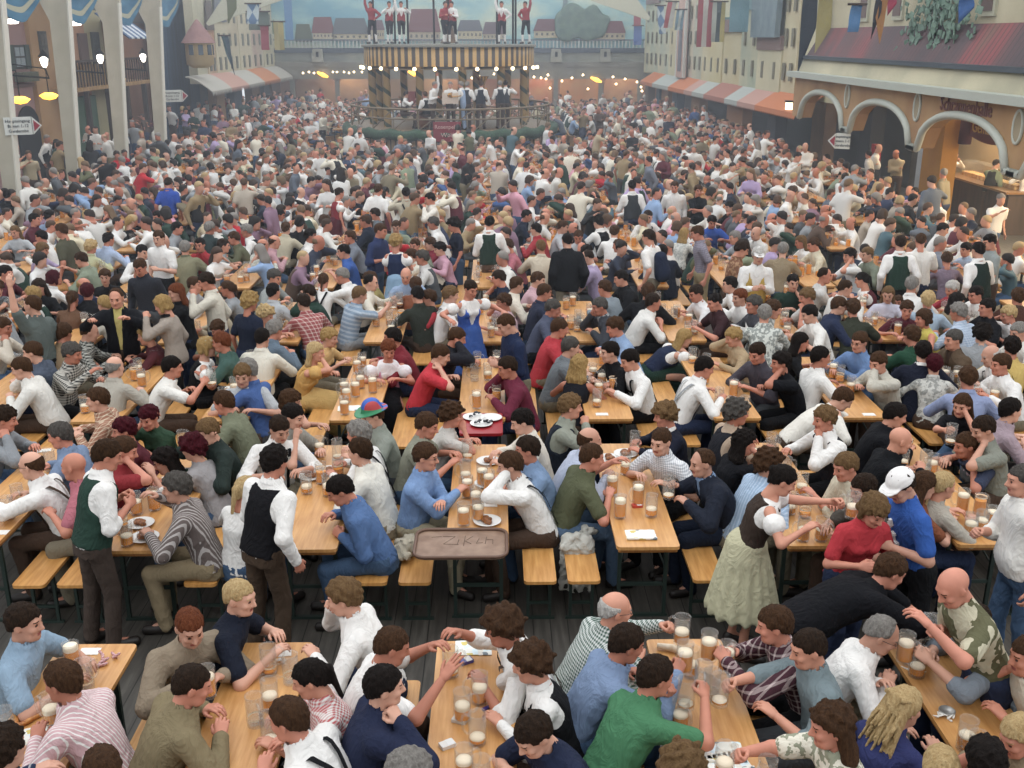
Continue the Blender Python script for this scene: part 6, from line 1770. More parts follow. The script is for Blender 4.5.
HS = [(648, 661, 4, '9fae9c', 6, 58), (661, 672, 0, 'a3b0a2', 0, 40), (672, 684, -4, 'b5ad8a', 4, 40), (684, 696, -10, 'b3a79a', 1, 0), (696, 706, -8, '9ea79a', 3, 0), (706, 726, 30, 'b9ac7e', 8, 0), (726, 744, 32, 'b7ad84', 6, 0), (744, 762, 10, '93a08e', 2, 0), (762, 786, 50, 'b0ad92', 4, 0), (786, 800, -6, 'b3a888', 3, 0)]
for i, (pa, pb, pt, c, win, _) in enumerate(HS):
    sa, _z = onstreet(pa, 60); sb, _z = onstreet(pb, 60); pz = onstreet((pa+pb)/2, pt)[1]; sa, sb = min(sa, sb), max(sa, sb); pz = min(pz, 8.6)
    tt = thing('painted_townhouse', f'pale painted townhouse front above the awnings, {ORD[i]} from the back wall', 'painted house', SF@Vector((sa, 0, 2.7))); tt.rotation_euler = (0, 0, math.atan2(DV.y, DV.x)); sgn = 1 if NV.dot(Vector((-DV.y, DV.x, 0))) > 0 else -1
    W = sb-sa; b = MB(); b.box((W/2, sgn*(.05+.03*(i % 3)), (pz-2.7)/2), (W, .16, pz-2.7)); b.obj('front', plaster('front_'+c, c, 'c3bd9f', .6), tt)
    rows = 3 if pz > 5 else 1; cols = max(2, int(W/1.1))
    for r in range(rows):
        for k in range(cols): MB().box((W*(k+.5)/cols, sgn*.19, .75+r*1.15), (.26, .04, .6)).obj('window', mat('street_window', '6d6a58'), tt)
    if pz < 7.8: MB().box((W/2, sgn*.1, pz-2.7+.25), (W*1.02, .3, .5)).obj('roof', mat('roof_teal' if i % 2 else 'roof_grey', '5f7f84' if i % 2 else '74605a'), tt)
# pointed tower with tall window
sa, z = onstreet(688, 50); tt = thing('painted_church_tower', 'pink and white painted tower front with one tall pointed window', 'painted tower', SF@Vector((sa, .2, 2.7))); tt.rotation_euler = (0, 0, math.atan2(DV.y, DV.x))
b = MB(); b.prism([(-.9, sgn*.05, 0), (.9, sgn*.05, 0), (.9, sgn*.05, 3.2), (0, sgn*.05, 5.4), (-.9, sgn*.05, 3.2)], (0, sgn*.14, 0)); b.obj('tower_front', mat('tower_pink', 'b99c90'), tt)
b = MB(); b.prism([(-.34, sgn*.2, .3), (.34, sgn*.2, .3), (.34, sgn*.2, 2.4), (0, sgn*.2, 3.1), (-.34, sgn*.2, 2.4)], (0, sgn*.03, 0)); b.obj('window', mat('tower_window', '6a6a70'), tt)
for s in (-1, 1): MB().box((s*.85, sgn*.16, 1.8), (.16, .12, 3.6)).obj('white_pilaster', mat('pilaster', 'c2c4bc'), tt)
# slate turret roof between street and arcade
b = MB(); sa, _ = onstreet(762, 30); sb, _ = onstreet(787, 30); b.M = SF; b.prism([(sa, .25, 4.6), (sb, .25, 4.6), (sb-.2, .25, 8.5), (sa+.2, .25, 8.5)], (0, .2, 0)); b.obj('painted_slate_roof', noisy('slate_blue', '5d7078', '748489', 2), label='tall blue-grey painted slate roof above the last orange awning', cat='painted roof')
# awnings: each coloured length is a thing
AWC = [(640, 652, 'b5704a', 'orange'), (652, 668, 'a3a9a4', 'grey-white'), (668, 684, 'b3714c', 'orange'), (684, 692, 'b08a7e', 'pink'), (692, 704, 'a4a9a6', 'grey-white'), (704, 725, '9b6a5c', 'dull red'), (725, 738, 'a0a6a4', 'grey-white'), (738, 756, 'a88478', 'pink'), (756, 797, 'b06a48', 'orange')]
ya_ = None
for i, (pa, pb, c, cn) in enumerate(AWC):
    sa, _z = onstreet(pa, 90, .9); sb, _z = onstreet(pb, 90, .9); sa, sb = min(sa, sb), max(sa, sb)
    z1, z0 = 2.78, 2.22; b = MB(); b.M = SF; b.prism([(sa, 0, z1), (sa, .9, z0+.0), (sa, .9, z0+.04), (sa, 0, z1+.05)], (sb-sa, 0, 0))
    n = max(3, int((sb-sa)/.22))
    for k in range(n):
        u0 = sa+(sb-sa)*k/n; u1 = sa+(sb-sa)*(k+1)/n; b.prism([(u0, .9, z0+.04), (u1, .9, z0+.04), (u1, .9, z0-.10), ((u0+u1)/2, .9, z0-.18), (u0, .9, z0-.10)], (0, .015, 0))
    b.obj('market_awning', noisy('awning_'+cn.replace(' ', '_'), c, c, 6, .9), label=f'{cn} awning length with scalloped edge, {ORD[i]} from the back wall', cat='awning', group='awnings along the painted street')
for i, (pa, pb, c) in enumerate(((644, 648, '5a4a3c'), (660, 668, '7a5a40'), (690, 700, '7a5c42'), (725, 745, '7b5638'), (655, 659, '34505f'), (671, 677, '32404c'), (768, 778, '2b2f36'))):
    sa, _z = onstreet(pa, 110, .5); sb, _z = onstreet(pb, 110, .5); b = MB(); b.M = SF; b.box(((sa+sb)/2, .3, 1.2), (abs(sa-sb)*.8, .4, 2.4)); b.obj('market_stall_post', noisy('stall_'+c, c, c, 3), label=f'broad painted stall post under the awnings, {ORD[i]}', cat='post', group='stall posts under the awnings')

# ---- flags
def flag(px, py0, py1, wpx, Y, cols, label, shape='rect', tilt=0., vert=True):
    """cloth hanging from py0 to py1 at distance Y; cols: stripes across"""
    x0, zt = onY(Y, px, py0); x1, _q = onY(Y, px+wpx, py0); zb = onY(Y, px, py1)[1]; W = abs(x1-x0); H = zt-zb; t = thing('hanging_flag', label, 'flag', (x0, Y, zt)); n = 12; m = len(cols)
    for j, c in enumerate(cols):
        vs = []; fs = []
        for i in range(n+1):
            for k in (0, 1):
                u = (j+k)/m; v = i/n; hh = H*v*(1 if shape == 'rect' else (1-.55*u if shape == 'pointl' else .45+.55*u))
                vs.append((W*u+tilt*H*v, .04*math.sin(7*u+5*v), -hh))
        for i in range(n): fs.append((2*i, 2*i+1, 2*i+3, 2*i+2))
        b = MB(); b.add(vs, fs, 0, True); b.add([(a[0], a[1]+.015, a[2]) for a in vs], [f[::-1] for f in fs], 0, True); b.obj('stripe_cloth', fabric(c) if isinstance(c, str) else c, t)
    MB().tube([(-.1, 0, .02), (W+.1, 0, .02)], .03, 6).obj('flag_pole', DARKW, t); return t
LOZ = NT('blue_white_lozenges'); vv = LOZ.coord('Object', (2.6, 1, 2.6)); o_ = LOZ.xyz(vv); ck = LOZ.n('ShaderNodeTexChecker', i_Scale=1.0)
cx = LOZ.n('ShaderNodeCombineXYZ'); LOZ.l(LOZ.math('ADD', o_[0], LOZ.math('MULTIPLY', o_[2], .6)), cx.inputs[0]); LOZ.l(LOZ.math('SUBTRACT', o_[0], LOZ.math('MULTIPLY', o_[2], .6)), cx.inputs[1]); LOZ.l(cx.outputs[0], ck.inputs['Vector']); ck.inputs[1].default_value = srgb('a9b4b6'); ck.inputs[2].default_value = srgb('4a6a8c'); LOZ.l(ck.outputs[0], LOZ.b.inputs['Base Color']); LOZ = LOZ.m
FL = [(657, 6, 34, 7, 50, [LOZ], 'blue and white lozenge flag above the far awnings', 'rect', .12), (668, 2, 28, 9, 48, ['a34a4c', 'a9aaa0'], 'tilted red and grey-white flag above the far awnings', 'rect', -.15), (677, 10, 30, 8, 47, ['5f7f8c', 'a9b4b0', '5f7f8c'], 'blue and white striped flag by the tower front', 'rect', -.1),
      (699, -6, 47, 15, 44, ['9c4048', 'b9b3a8', '9c4048'], 'long red and white striped flag hanging above the awnings', 'rect', 0), (713, 2, 42, 13, 43, ['9aa092', '3a4a4c', 'a89a48'], 'white, black and yellow flag beside the red and white one', 'rect', 0),
      (731, -4, 32, 19, 42, ['5f8a94'], 'square teal banner on a bar above the awnings', 'rect', 0), (804, -10, 74, 15, 33, ['222c38'], 'long dark blue pointed flag at the arcade corner', 'pointl', 0), (820, -10, 76, 14, 32.6, ['9c9048'], 'long yellow pointed flag at the arcade corner', 'pointl', -.0),
      (852, 5, 32, 11, 26, ['3f76a8'], 'small blue pennant above the tiled band', 'rect', -.1), (877, -5, 40, 7, 25, ['2a2a30'], 'dark half of a pennant above the tiled band', 'pointl', -.05), (883, -5, 44, 7, 25, ['b0762e'], 'orange pennant above the tiled band', 'pointr', -.12), (889, -5, 16, 8, 25, ['9c2a48'], 'small crimson pennant tip at the top of the picture', 'pointl', 0), (961, -5, 24, 14, 20, ['2f5a94'], 'blue pennant tip at the top near the arcade end', 'pointl', 0),
      (634, 14, 26, 7, 58, ['9c5058'], 'small red flag before the painted sky', 'rect', 0), (634, 26, 45, 8, 58, ['4a6aa8'], 'small blue flag below the red one before the painted sky', 'rect', 0),
      (247, 4, 24, 12, 46, [LOZ], 'blue and white lozenge flag over the pillar-side awning', 'rect', -.1), (260, 26, 50, 8, 47, ['9c4450'], 'hanging red flag over the pillar-side awning', 'rect', 0), (273, 22, 50, 10, 48, ['b0a468', 'a89a58'], 'yellow flag with crest at the end of the pillar-side houses', 'rect', 0), (221, 36, 76, 7, 44, ['4a6a74', '3c5260'], 'dark teal pennant hanging before the pillar-side awning', 'pointr', .1), (226, -4, 24, 10, 42, ['6a7050'], 'olive flag high on the pillar side', 'pointl', 0), (283, -4, 40, 8, 60, ['4f84b4'], 'long sky blue banner at the corner of the painted sky', 'rect', 0), (248, 12, 30, 20, 47.5, ['5c6a60'], 'dark green-grey banner above the red flag', 'rect', 0)]
for f_ in FL: flag(*f_[:6], f_[6], f_[7], f_[8])
# white canvas awning corners hanging into the sky
for i, (px, py, Y, d) in enumerate(((560, -10, 52, 1), (300, -6, 50, -1))):
    x, z = onY(Y, px, py); b = MB(); b.prism([(0, 0, 0), (d*4.2, 0, -1.35), (d*4.3, 0, -1.25), (d*2.6, 0, .9), (0, 0, .9)], (0, -.1, 0)); b.obj('canvas_swag', mat('canvas_cream', 'b8b8a4'), loc=(x, Y, z), label=f'cream canvas swag crossing the painted sky, {ORD[i]} one', cat='canvas')
# painted ivy on the upper wall
b = MB(); rr = random.Random(9)
for i in range(900):
    yy, zz = rr.gauss(0, .9), rr.uniform(-1.0, 2.0); 
    if abs(yy) > 2.3 or math.sin(yy*3.1)*.6 > zz+.9: continue
    b.box((rr.uniform(-.16, 0), yy, zz), (.02, rr.uniform(.07, .16), rr.uniform(.07, .16)), rz=rr.uniform(-.6, .6), rx=rr.uniform(0, 3))
y, z = onX(XR+.6, 940, 12); b.obj('hanging_ivy', noisy('ivy_green', '466354', '7c9484', 5), loc=(XR+.62, y, z), label='grey-green ivy hanging above the tiled band', cat='ivy', kind='stuff')

# ---- white tapered pillars, swags and street of houses on the left
PIL = noisy('cream_canvas', 'a9a391', 'bdb7a6', 1.5, .9)
PY = []
for i, (px, top) in enumerate(((2, 1), (68, 1), (118.5, 1), (159.5, 1))):
    d = ray(px, 140); t_ = -12/d.x; Y = d.y*t_; PY.append(Y); tt = thing('tent_pillar', f'tall cream canvas-clad tent pillar, {ORD[i]} from the camera', 'pillar', (-12, Y, 0), 0, 'cream tent pillars')
    b = MB(); b.prism([(-.19, 0, 0), (.10, 0, 0), (.46, 0, 5.6), (-.06, 0, 5.6), (-.11, 0, 3.2)], (0, .2, 0)); b.obj('shaft', PIL, tt)
    b = MB(); b.prism([(.10, -.02, 0), (.14, -.02, 0), (.50, -.02, 5.6), (.46, -.02, 5.6)], (0, .24, 0)); b.obj('bright_edge_strip', mat('edge_strip', 'd3d0c4'), tt)
    b = MB(); b.prism([(-.07, .01, 5.0), (.46, .01, 5.0), (.66, .01, 8), (-1.2, .01, 8), (-.45, .01, 5.9)], (0, .2, 0)); b.obj('flared_head', PIL, tt)
BLUEC = noisy('blue_drape', '2f5f7c', '4a7c98', 2.2, .8, 0, 'Object', (1, .4, 2)); BLUED = noisy('dark_blue_drape', '27446a', '33557c', 2, .8); CRM = mat('drape_cream', 'a8a893')
PYX = [PY[0]-4.2]+PY+[PY[-1]+4.3]
for i, (a, c) in enumerate(zip(PYX, PYX[1:])):
    n = 16
    def zl(u, dep): return 6.3-dep*math.sin(math.pi*u)**.8
    tt = thing('blue_swag', f'blue cloth swag with cream band between the tent pillars, {ORD[i]} gap', 'drapery', (-12.05, 0, 0), 0, 'swags between the pillars')
    for nm, d0, d1, m, xo in (('upper_drape', -1.5, .98, BLUEC, 0), ('cream_band', .98, 1.12, CRM, .03), ('lower_drape', 1.12, 1.34, BLUEC, .05)):
        vs = []
        for k in range(n+1):
            u = k/n; y = a+(c-a)*u
            for dd in (d0, d1): vs.append((xo+.04*math.sin(5*u*math.pi), y, zl(u, dd) if dd > 0 else 8.2))
        fs = [(2*k, 2*k+1, 2*k+3, 2*k+2) for k in range(n)]; b = MB(); b.add(vs, fs, 0, True); b.add([(q[0]-.03, q[1], q[2]) for q in vs], [f[::-1] for f in fs], 0, True); b.obj(nm, m, tt)
# pink, orange and timber houses at x = -15.5
XL = -15.6
def lh(pa, pb, nm, label, c1, c2, ztop=5.4, zbot=0., out=0., gable=True, extra=None, arch=True):
    ya, _ = onX(XL+out, pa, 80); yb, _ = onX(XL+out, pb, 80); tt = thing(nm, label, 'house front', (XL, (ya+yb)/2, 0)); L = yb-ya
    b = MB(); b.box((out/2-.2, 0, (ztop+zbot)/2), (.4+out, L, ztop-zbot)); b.obj('front_wall', plaster(nm+c1, c1, c2, .9), tt)
    if gable: b = MB(); b.prism([(out-.1, -L/2-.2, ztop), (out-.1, L/2+.2, ztop), (out-.1, 0, ztop+1.3)], (.25, 0, 0)); b.obj('gable_roof', mat('gable_dark', '4b423e'), tt)
    return tt, L, out
def lwin(tt, u, z, w, h, out, sh=None, pane='8f9aa0'):
    f = MB().box((out+.02, u, z), (.08, w, h)).obj('window', mat('win_frame', '3b3a36'), tt)
    b = MB()
    for i in (-1, 1):
        for j in (-1, 1): b.box((out+.07, u+i*w*.22, z+j*h*.22), (.03, w*.36, h*.36))
    b.obj('window_panes', mat('pane_'+pane, pane), f)
    if sh:
        for s in (-1, 1): MB().box((out+.05, u+s*w*.78, z), (.06, w*.45, h*1.02)).obj('shutter', mat('shutter_'+sh, sh), tt)
tt, L, o_ = lh(-30, 36, 'pink_house', 'pink plastered house front with green shutters behind the pillars', '9a7a78', 'ad8c86', 5.6); y, z = onX(XL, 18, 57); lwin(tt, y-tt.location.y, z, .8, .75, 0, '3c4a44')
MB().box((.03, 0, 3.1), (.1, L, .12)).obj('stone_band', mat('band_brown', '7a625c'), tt); MB().box((.2, y-tt.location.y, z-.62), (.3, 1.2, .3)).obj('flower_box', noisy('flowers_green', '3f4c3c', '5e5a48', 9), tt)
b = MB(); n = 10; pts = [(.02, .9*math.cos(a)+(y-tt.location.y), 1.6+.85*math.sin(a)) for a in np.linspace(0, math.pi, 11)]; b.prism([(.02, .9+(y-tt.location.y), 0)]+pts+[(.02, -.9+(y-tt.location.y), 0)], (.04, 0, 0)); b.obj('dark_archway', BLK, tt)
lh(-330, -31, 'grey_house', 'plain grey-green plastered house front before the pink house', '7d8378', '93978a', 5.2)
tt, L, o_ = lh(36, 58, 'ochre_house', 'salmon-ochre narrow house front beside the pink one', 'a3805c', 'b8946a', 5.9, out=.15); lwin(tt, 0, 4.3, .6, 1.0, .15, None, '55504a')
tt, L, o_ = lh(72, 90, 'orange_house', 'orange house front with a brown door onto the balcony', 'a5785a', 'b48a6a', 6.0); MB().box((.04, .5, 3.9), (.1, .8, 1.7)).obj('balcony_door', mat('door_brown', '5c443e'), tt)
tt, L, o_ = lh(90, 108, 'yellow_house', 'pale yellow house front with dark window above the balcony', 'a39a76', 'b6ad88', 5.6, gable=False); lwin(tt, 0, 4.2, .8, 1.2, 0, None, '3a3d3a')
tt, L, o_ = lh(108, 150, 'timber_house', 'brown timber house front under the striped awning', '6e4c38', '86604a', 5.2); lwin(tt, -1, 2.7, 1, .7, 0, None, 'd8b070')
tt, L, o_ = lh(150, 185, 'brick_house', 'red-brown brick house front behind the last pillar', '6f4f46', '835e52', 4.9); lwin(tt, -.5, 2.6, .8, .7, 0, None, 'c8a070')
# balcony running before the houses
ya, _ = onX(XL+.9, 72, 80); yb, _ = onX(XL+.9, 150, 80); bt = thing('wooden_balcony', 'long wooden balcony with railing before the orange and yellow houses', 'balcony', (XL+.5, (ya+yb)/2, 2.85)); L = yb-ya
MB().box((0, 0, 0), (1.1, L, .14)).obj('balcony_floor', TIMB, bt); MB().box((.5, 0, .95), (.08, L, .08)).obj('handrail', DARKW, bt); b = MB(); k = -L/2
while k < L/2: b.box((.5, k, .5), (.04, .05, .9)); k += .28
b.obj('baluster_row', DARKW, bt)['kind'] = 'stuff'; MB().box((.42, -L*.3, .45), (.06, L*.35, .75)).obj('plank_panel', TIMB, bt)
for i in range(4): MB().box((XL+.95, ya+L*(i+.5)/4, 1.4), (.16, .16, 2.8)).obj('balcony_post', DARKW, label=f'dark post carrying the wooden balcony, {ORD[i]} from the camera', cat='post', group='balcony posts')
for i, (px, c) in enumerate(((80, '3c5a44'), (93, '3c5a44'))):
    y, _ = onX(XL+.3, px, 110); MB().box((XL+.15, y, 1.3), (.3, .9, 2.4)).obj('green_door', mat('door_green', c), label=f'green wooden door under the balcony, {ORD[i]} from the camera', cat='door')
b = MB(); ya, _ = onX(XL+1.5, 126, 35); yb, _ = onX(XL+1.5, 150, 35); st = thing('striped_awning', 'blue and white striped awning before the timber house', 'awning', (XL+.4, (ya+yb)/2, 4.55)); n = 9; L = yb-ya
for c, m in ((0, BLUED), (1, mat('awning_white', 'c3c9cc'))):
    b = MB()
    for k in range(c, n, 2): b.prism([(0, -L/2+L*k/n, .9), (1.2, -L/2+L*k/n, 0), (1.2, -L/2+L*(k+1)/n, 0), (0, -L/2+L*(k+1)/n, .9)], (0, 0, .05))
    b.obj('blue_stripes' if not c else 'white_stripes', m, st)
for i, (px, py, k) in enumerate(((44, 61, 0), (100, 58, 0), (143, 57, 0), (20, 100, 1), (49, 96, 1), (10, 22, 2), (74, 24, 2))):
    X = -13.6; y, z = onX(X, px, py)
    if k == 0:
        tt = thing('street_lantern', f'bright glowing lantern on a bracket before the house fronts, {ORD[i]} from the camera', 'lantern', (X, y, z)); MB().lathe([(.04, -.18), (.09, -.1), (.12, .06), (.04, .12)], 10).obj('lantern_glass', WHITEL, tt); MB().lathe([(.17, .12), (.03, .3), (.0, .34)], 10).obj('lantern_cap', BLK, tt); MB().tube([(0, 0, -.22), (0, .2, -.5), (-1.6, .5, -.4)], .03, 5).obj('bracket', BLK, tt)
    elif k == 1:
        tt = thing('yellow_lamp', f'round yellow glowing lamp shade before the pink house, {["first", "second"][i-3]} from the camera', 'lamp', (X, y, z)); MB().lathe([(0, -.12), (.18, -.08), (.28, .02), (.12, .1)], 14).obj('lamp_shade', AMBER, tt); MB().tube([(0, 0, .1), (0, 0, .8), (-1.6, 0, 1.0)], .02, 5).obj('lamp_cable', BLK, tt)
    else:
        tt = thing('ceiling_lamp', f'flat white glowing lamp under the blue swag, {["first", "second"][i-5]} from the camera', 'lamp', (X, y, z)); MB().lathe([(0, -.05), (.2, -.04), (.24, .02), (.1, .08)], 14).obj('lamp_shade', WHITEL, tt); MB().tube([(0, 0, .08), (0, 0, 2.6)], .02, 5).obj('lamp_cable', BLK, tt)
b = MB(); wbox(b, -17.2, -16.9, 14, YB, 0, 9).obj('wall_left', mat('left_dark_blue', '36485a'), kind='structure')
# dark blue drape tower, turret and painted houses to the far corner
ya, _ = onX(-14.6, 166, 60); yb, _ = onX(-14.6, 197, 60); wbox(MB(), -15, -14.6, ya, yb, 0, 8).obj('dark_blue_curtain', noisy('navy_curtain', '25364a', '36506a', 1.2, .9, .3, 'Object', (1, 3, .3)), label='dark blue curtain between the last pillar and the turret', cat='curtain')
XP = -13.4; ya, _ = onX(XP, 197, 60); yb = YB
wbox(MB(), XP-.4, XP, ya, yb, 2.6, 9).obj('wall_painted', plaster('painted_cream', 'a3a18c', 'b9b39a', .5), kind='structure'); wbox(MB(), XP-2.6, XP-2.4, ya, yb, 0, 3).obj('wall_stall_back', mat('stall_back', '3b3a3c'), kind='structure')
y, z = onX(XP+.6, 201, 45); tt = thing('corner_turret', 'small round cream turret with pointed pink roof on the pillar side', 'turret', (XP+.5, y, z-.2)); k = .95
MB().lathe([(.35*k, -.75), (.62*k, -.6), (.62*k, .25), (.66*k, .3)], 16).obj('turret_body', plaster('turret_cream', 'ab9468', 'c0aa7c'), tt); MB().lathe([(.78*k, .28), (.45*k, .75), (.05, 1.25)], 16).obj('turret_roof', noisy('turret_roof', '7c5a58', '8f6c66', 4), tt)
for a in (-1.9, -1.2, -.5, .2): MB().box((.62*k*math.cos(a), .62*k*math.sin(a), .0), (.06, .2, .42), rz=a).obj('turret_window', mat('turret_win', '44505a'), tt)
for i, (pa, pb, pt, c, rc) in enumerate(((206, 214, 30, 'a5795c', '5f5550'), (214, 226, 22, 'b3ab92', '6b6f76'), (226, 238, 8, 'ab9f86', '6b5a58'), (238, 250, -6, 'b7ad94', '5a646c'), (250, 262, 10, 'a98d84', '70504c'), (262, 272, 4, 'b2ab90', '5e6468'), (272, 286, 34, 'ada470', '6f7c5a'))):
    ya, _ = onX(XP, pa, 50); yb, _ = onX(XP, pb, 50); zt = min(8.4, onX(XP, (pa+pb)/2, pt)[1]); tt = thing('painted_townhouse', f'pale painted townhouse on the pillar side, {ORD[i]} behind the turret', 'painted house', (XP, (ya+yb)/2, 2.7)); L = yb-ya; d = .06+.04*(i % 2)
    MB().box((d/2, 0, (zt-2.7)/2), (d, L, zt-2.7)).obj('front', plaster('lf_'+c, c, 'c0baa0', .7), tt)
    b = MB(); b.prism([(d, -L/2, zt-2.7), (d, L/2, zt-2.7), (d, L*.3, zt-2.7+1.3), (d, -L*.3, zt-2.7+1.3)], (.06, 0, 0)); b.obj('roof', mat('lr_'+rc, rc), tt)
    for r in range(1 if zt < 5 else 3):
        for q in range(2): MB().box((d+.02, L*(q-.5)*.45, .7+1.1*r), (.04, .34, .6)).obj('window', mat('lwin', '67695e'), tt)
for i, (pa, pb, c, cn) in enumerate(((208, 228, 'a9a69c', 'grey-white'), (228, 246, 'b08a7c', 'pink'), (246, 262, 'a8aca4', 'grey-white'), (262, 278, 'b2754e', 'orange'), (278, 292, 'a7aca8', 'grey-white'))):
    ya, _ = onX(XP+1., pa, 70); yb, _ = onX(XP+1., pb, 70); b = MB(); n = 6; pts = [(1.1*k/n, 2.95-.62*(k/n)**1.6) for k in range(n+1)]
    b.prism([(XP+p, ya, z) for p, z in pts]+[(XP+p, ya, z+.05) for p, z in reversed(pts)], (0, yb-ya, 0)); m_ = max(3, int((yb-ya)/.25))
    for k in range(m_): u0 = ya+(yb-ya)*k/m_; u1 = ya+(yb-ya)*(k+1)/m_; b.prism([(XP+1.1, u0, 2.36), (XP+1.1, u1, 2.36), (XP+1.1, (u0+u1)/2, 2.16)], (.015, 0, 0))
    b.obj('market_awning', noisy('awning_l'+cn.replace(' ', '_'), c, c, 6, .9), label=f'{cn} curved awning length on the pillar side, {ORD[i]} behind the turret', cat='awning', group='awnings on the pillar side')
for i, (pa, pb, c) in enumerate(((214, 222, '7d6040'), (232, 240, '34404c'), (250, 258, '6f553c'), (262, 268, '33404a'), (270, 279, '5a4438'))):
    ya, _ = onX(XP+.4, pa, 90); yb, _ = onX(XP+.4, pb, 90); wbox(MB(), XP+.1, XP+.5, ya, yb, 0, 2.4).obj('market_stall_post', noisy('stall_'+c, c, c, 3), label=f'broad stall post under the pillar-side awnings, {ORD[i]} behind the turret', cat='post', group='stall posts on the pillar side')

# ---- bandstand
SX, SY = STAGE; ZS = 1.35; BR = 4.05
SLAT = NT('stage_slats'); v = SLAT.coord(); o_ = SLAT.xyz(v); ang = SLAT.math('ARCTAN2', o_[1], o_[0]); g = SLAT.math('FRACT', SLAT.math('MULTIPLY', ang, 19)); SLAT.l(SLAT.mix(SLAT.math('GREATER_THAN', g, .7), srgb('8c7458'), srgb('3f352b')), SLAT.b.inputs['Base Color']); SLAT = SLAT.m
bs = thing('bandstand', 'round wooden bandstand with striped canopy in the middle of the hall', 'bandstand', (SX, SY, 0)); N8 = 12
MB().lathe([(BR, 0), (BR, ZS-.02), (BR-.05, ZS), (0, ZS)], 48).obj('platform', SLAT, bs)
MB().lathe([(BR+.5, 0), (BR+.5, .35), (BR, .36)], 48, cap=False).obj('base_step', mat('step_brown', '5b4034'), bs)
GRN = noisy('fir_garland', '24382c', '3f5a44', 14, .9)
b = MB(); pts = []
for k in range(97): a = 2*math.pi*k/96; pts.append(((BR+.08)*math.cos(a), (BR+.08)*math.sin(a), ZS-.12-.10*abs(math.sin(a*12))))
b.tube(pts, .2, 6, cap=False); pts = [(x_, y_, z_2-.72) for x_, y_, z_2 in pts]; b.tube(pts, .09, 6, cap=False); b.obj('green_garland', GRN, bs)
b = MB(); b.tube([((BR-.1)*math.cos(a), (BR-.1)*math.sin(a), ZS+.75) for a in np.linspace(0, 6.2832, 49)], .04, 6, cap=False); b.tube([((BR-.1)*math.cos(a), (BR-.1)*math.sin(a), ZS+.4) for a in np.linspace(0, 6.2832, 49)], .03, 6, cap=False)
for k in range(24): a = 2*math.pi*k/24; b.tube([((BR-.1)*math.cos(a), (BR-.1)*math.sin(a), ZS), ((BR-.1)*math.cos(a), (BR-.1)*math.sin(a), ZS+.75)], .03, 5); b.tube([((BR-.1)*math.cos(a), (BR-.1)*math.sin(a), ZS), ((BR-.1)*math.cos(a+.26), (BR-.1)*math.sin(a+.26), ZS+.75)], .022, 5)
b.obj('stage_railing', mat('rail_wood', '7a6c58'), bs)
SPIR = NT('spiral_column'); v = SPIR.coord(); o_ = SPIR.xyz(v); g = SPIR.math('FRACT', SPIR.math('ADD', SPIR.math('MULTIPLY', SPIR.math('ARCTAN2', o_[1], o_[0]), .159), SPIR.math('MULTIPLY', o_[2], 1.6))); SPIR.l(SPIR.mix(SPIR.math('GREATER_THAN', g, .72), srgb('a88a58'), srgb('3a4634')), SPIR.b.inputs['Base Color']); SPIR = SPIR.m
CR = 3.22
CM_ = MB().lathe([(.15, 0), (.15, 2.22), (.2, 2.24)], 14).mesh('column', [SPIR])
for k in range(N8): a = 2*math.pi*(k+.37)/N8; c = link('garlanded_column', CM_, bs, ((CR-.15)*math.cos(a), (CR-.15)*math.sin(a), ZS))
VAL = NT('striped_valance'); v = VAL.coord(); o_ = VAL.xyz(v); g = VAL.math('FRACT', VAL.math('MULTIPLY', VAL.math('ARCTAN2', o_[1], o_[0]), 11.0)); VAL.l(VAL.mix(VAL.math('GREATER_THAN', g, .5), srgb('b9955a'), srgb('3c2f26')), VAL.b.inputs['Base Color']); VAL = VAL.m
MB().lathe([(CR+.12, 3.58), (CR+.12, 4.3), (CR+.02, 4.3), (CR+.02, 3.58)], 60, cap=False).obj('striped_valance', VAL, bs)
MB().lathe([(CR+.2, 4.26), (CR+.2, 4.34), (0, 4.36)], 48).obj('canopy_deck', mat('deck_grey', '6c6a60'), bs); MB().lathe([(CR, 3.46), (CR, 3.5), (0, 3.52)], 40).obj('canopy_underside', mat('under_ochre', '7f6d50'), bs)
for k in range(14):
    a = math.pi+math.pi*(k+.5)/14; link('light_bulb', BULBM, None, (SX+(CR+.25)*math.cos(a), SY+(CR+.25)*math.sin(a), 3.5), 0, 'round bulb under the rim of the striped canopy', 'light bulb', 'bulbs under the canopy rim')
# iron posts and crown on the canopy
for i, (px, pt) in enumerate(((374, 0), (393, 4), (408, 4), (433, -6), (449, -10), (497, 0), (513, -4), (516, 2))):
    x, z = onY(SY-1.5, px, 40); MB().tube([(0, 0, 0), (0, 0, 1.75), (.0, 0, 2.1), (-.5 if i % 2 else .5, 0, 2.12)], .04, 6).obj('iron_post', BLK, loc=(x, SY-1.4+(i % 2)*.8, 4.37), label=f'thin black iron post standing on the canopy, {ORD[i]} from the pillars', cat='post', group='iron posts on the canopy')
b = MB(); b.lathe([(.35, 0), (.25, .2), (.1, .9), (.18, 1.1), (.05, 1.9)], 10); b.obj('crown_finial', noisy('dark_crown', '4a3a30', '6a5540', 8), loc=(SX, SY, 4.38), label='dark carved finial in the middle of the canopy', cat='finial')
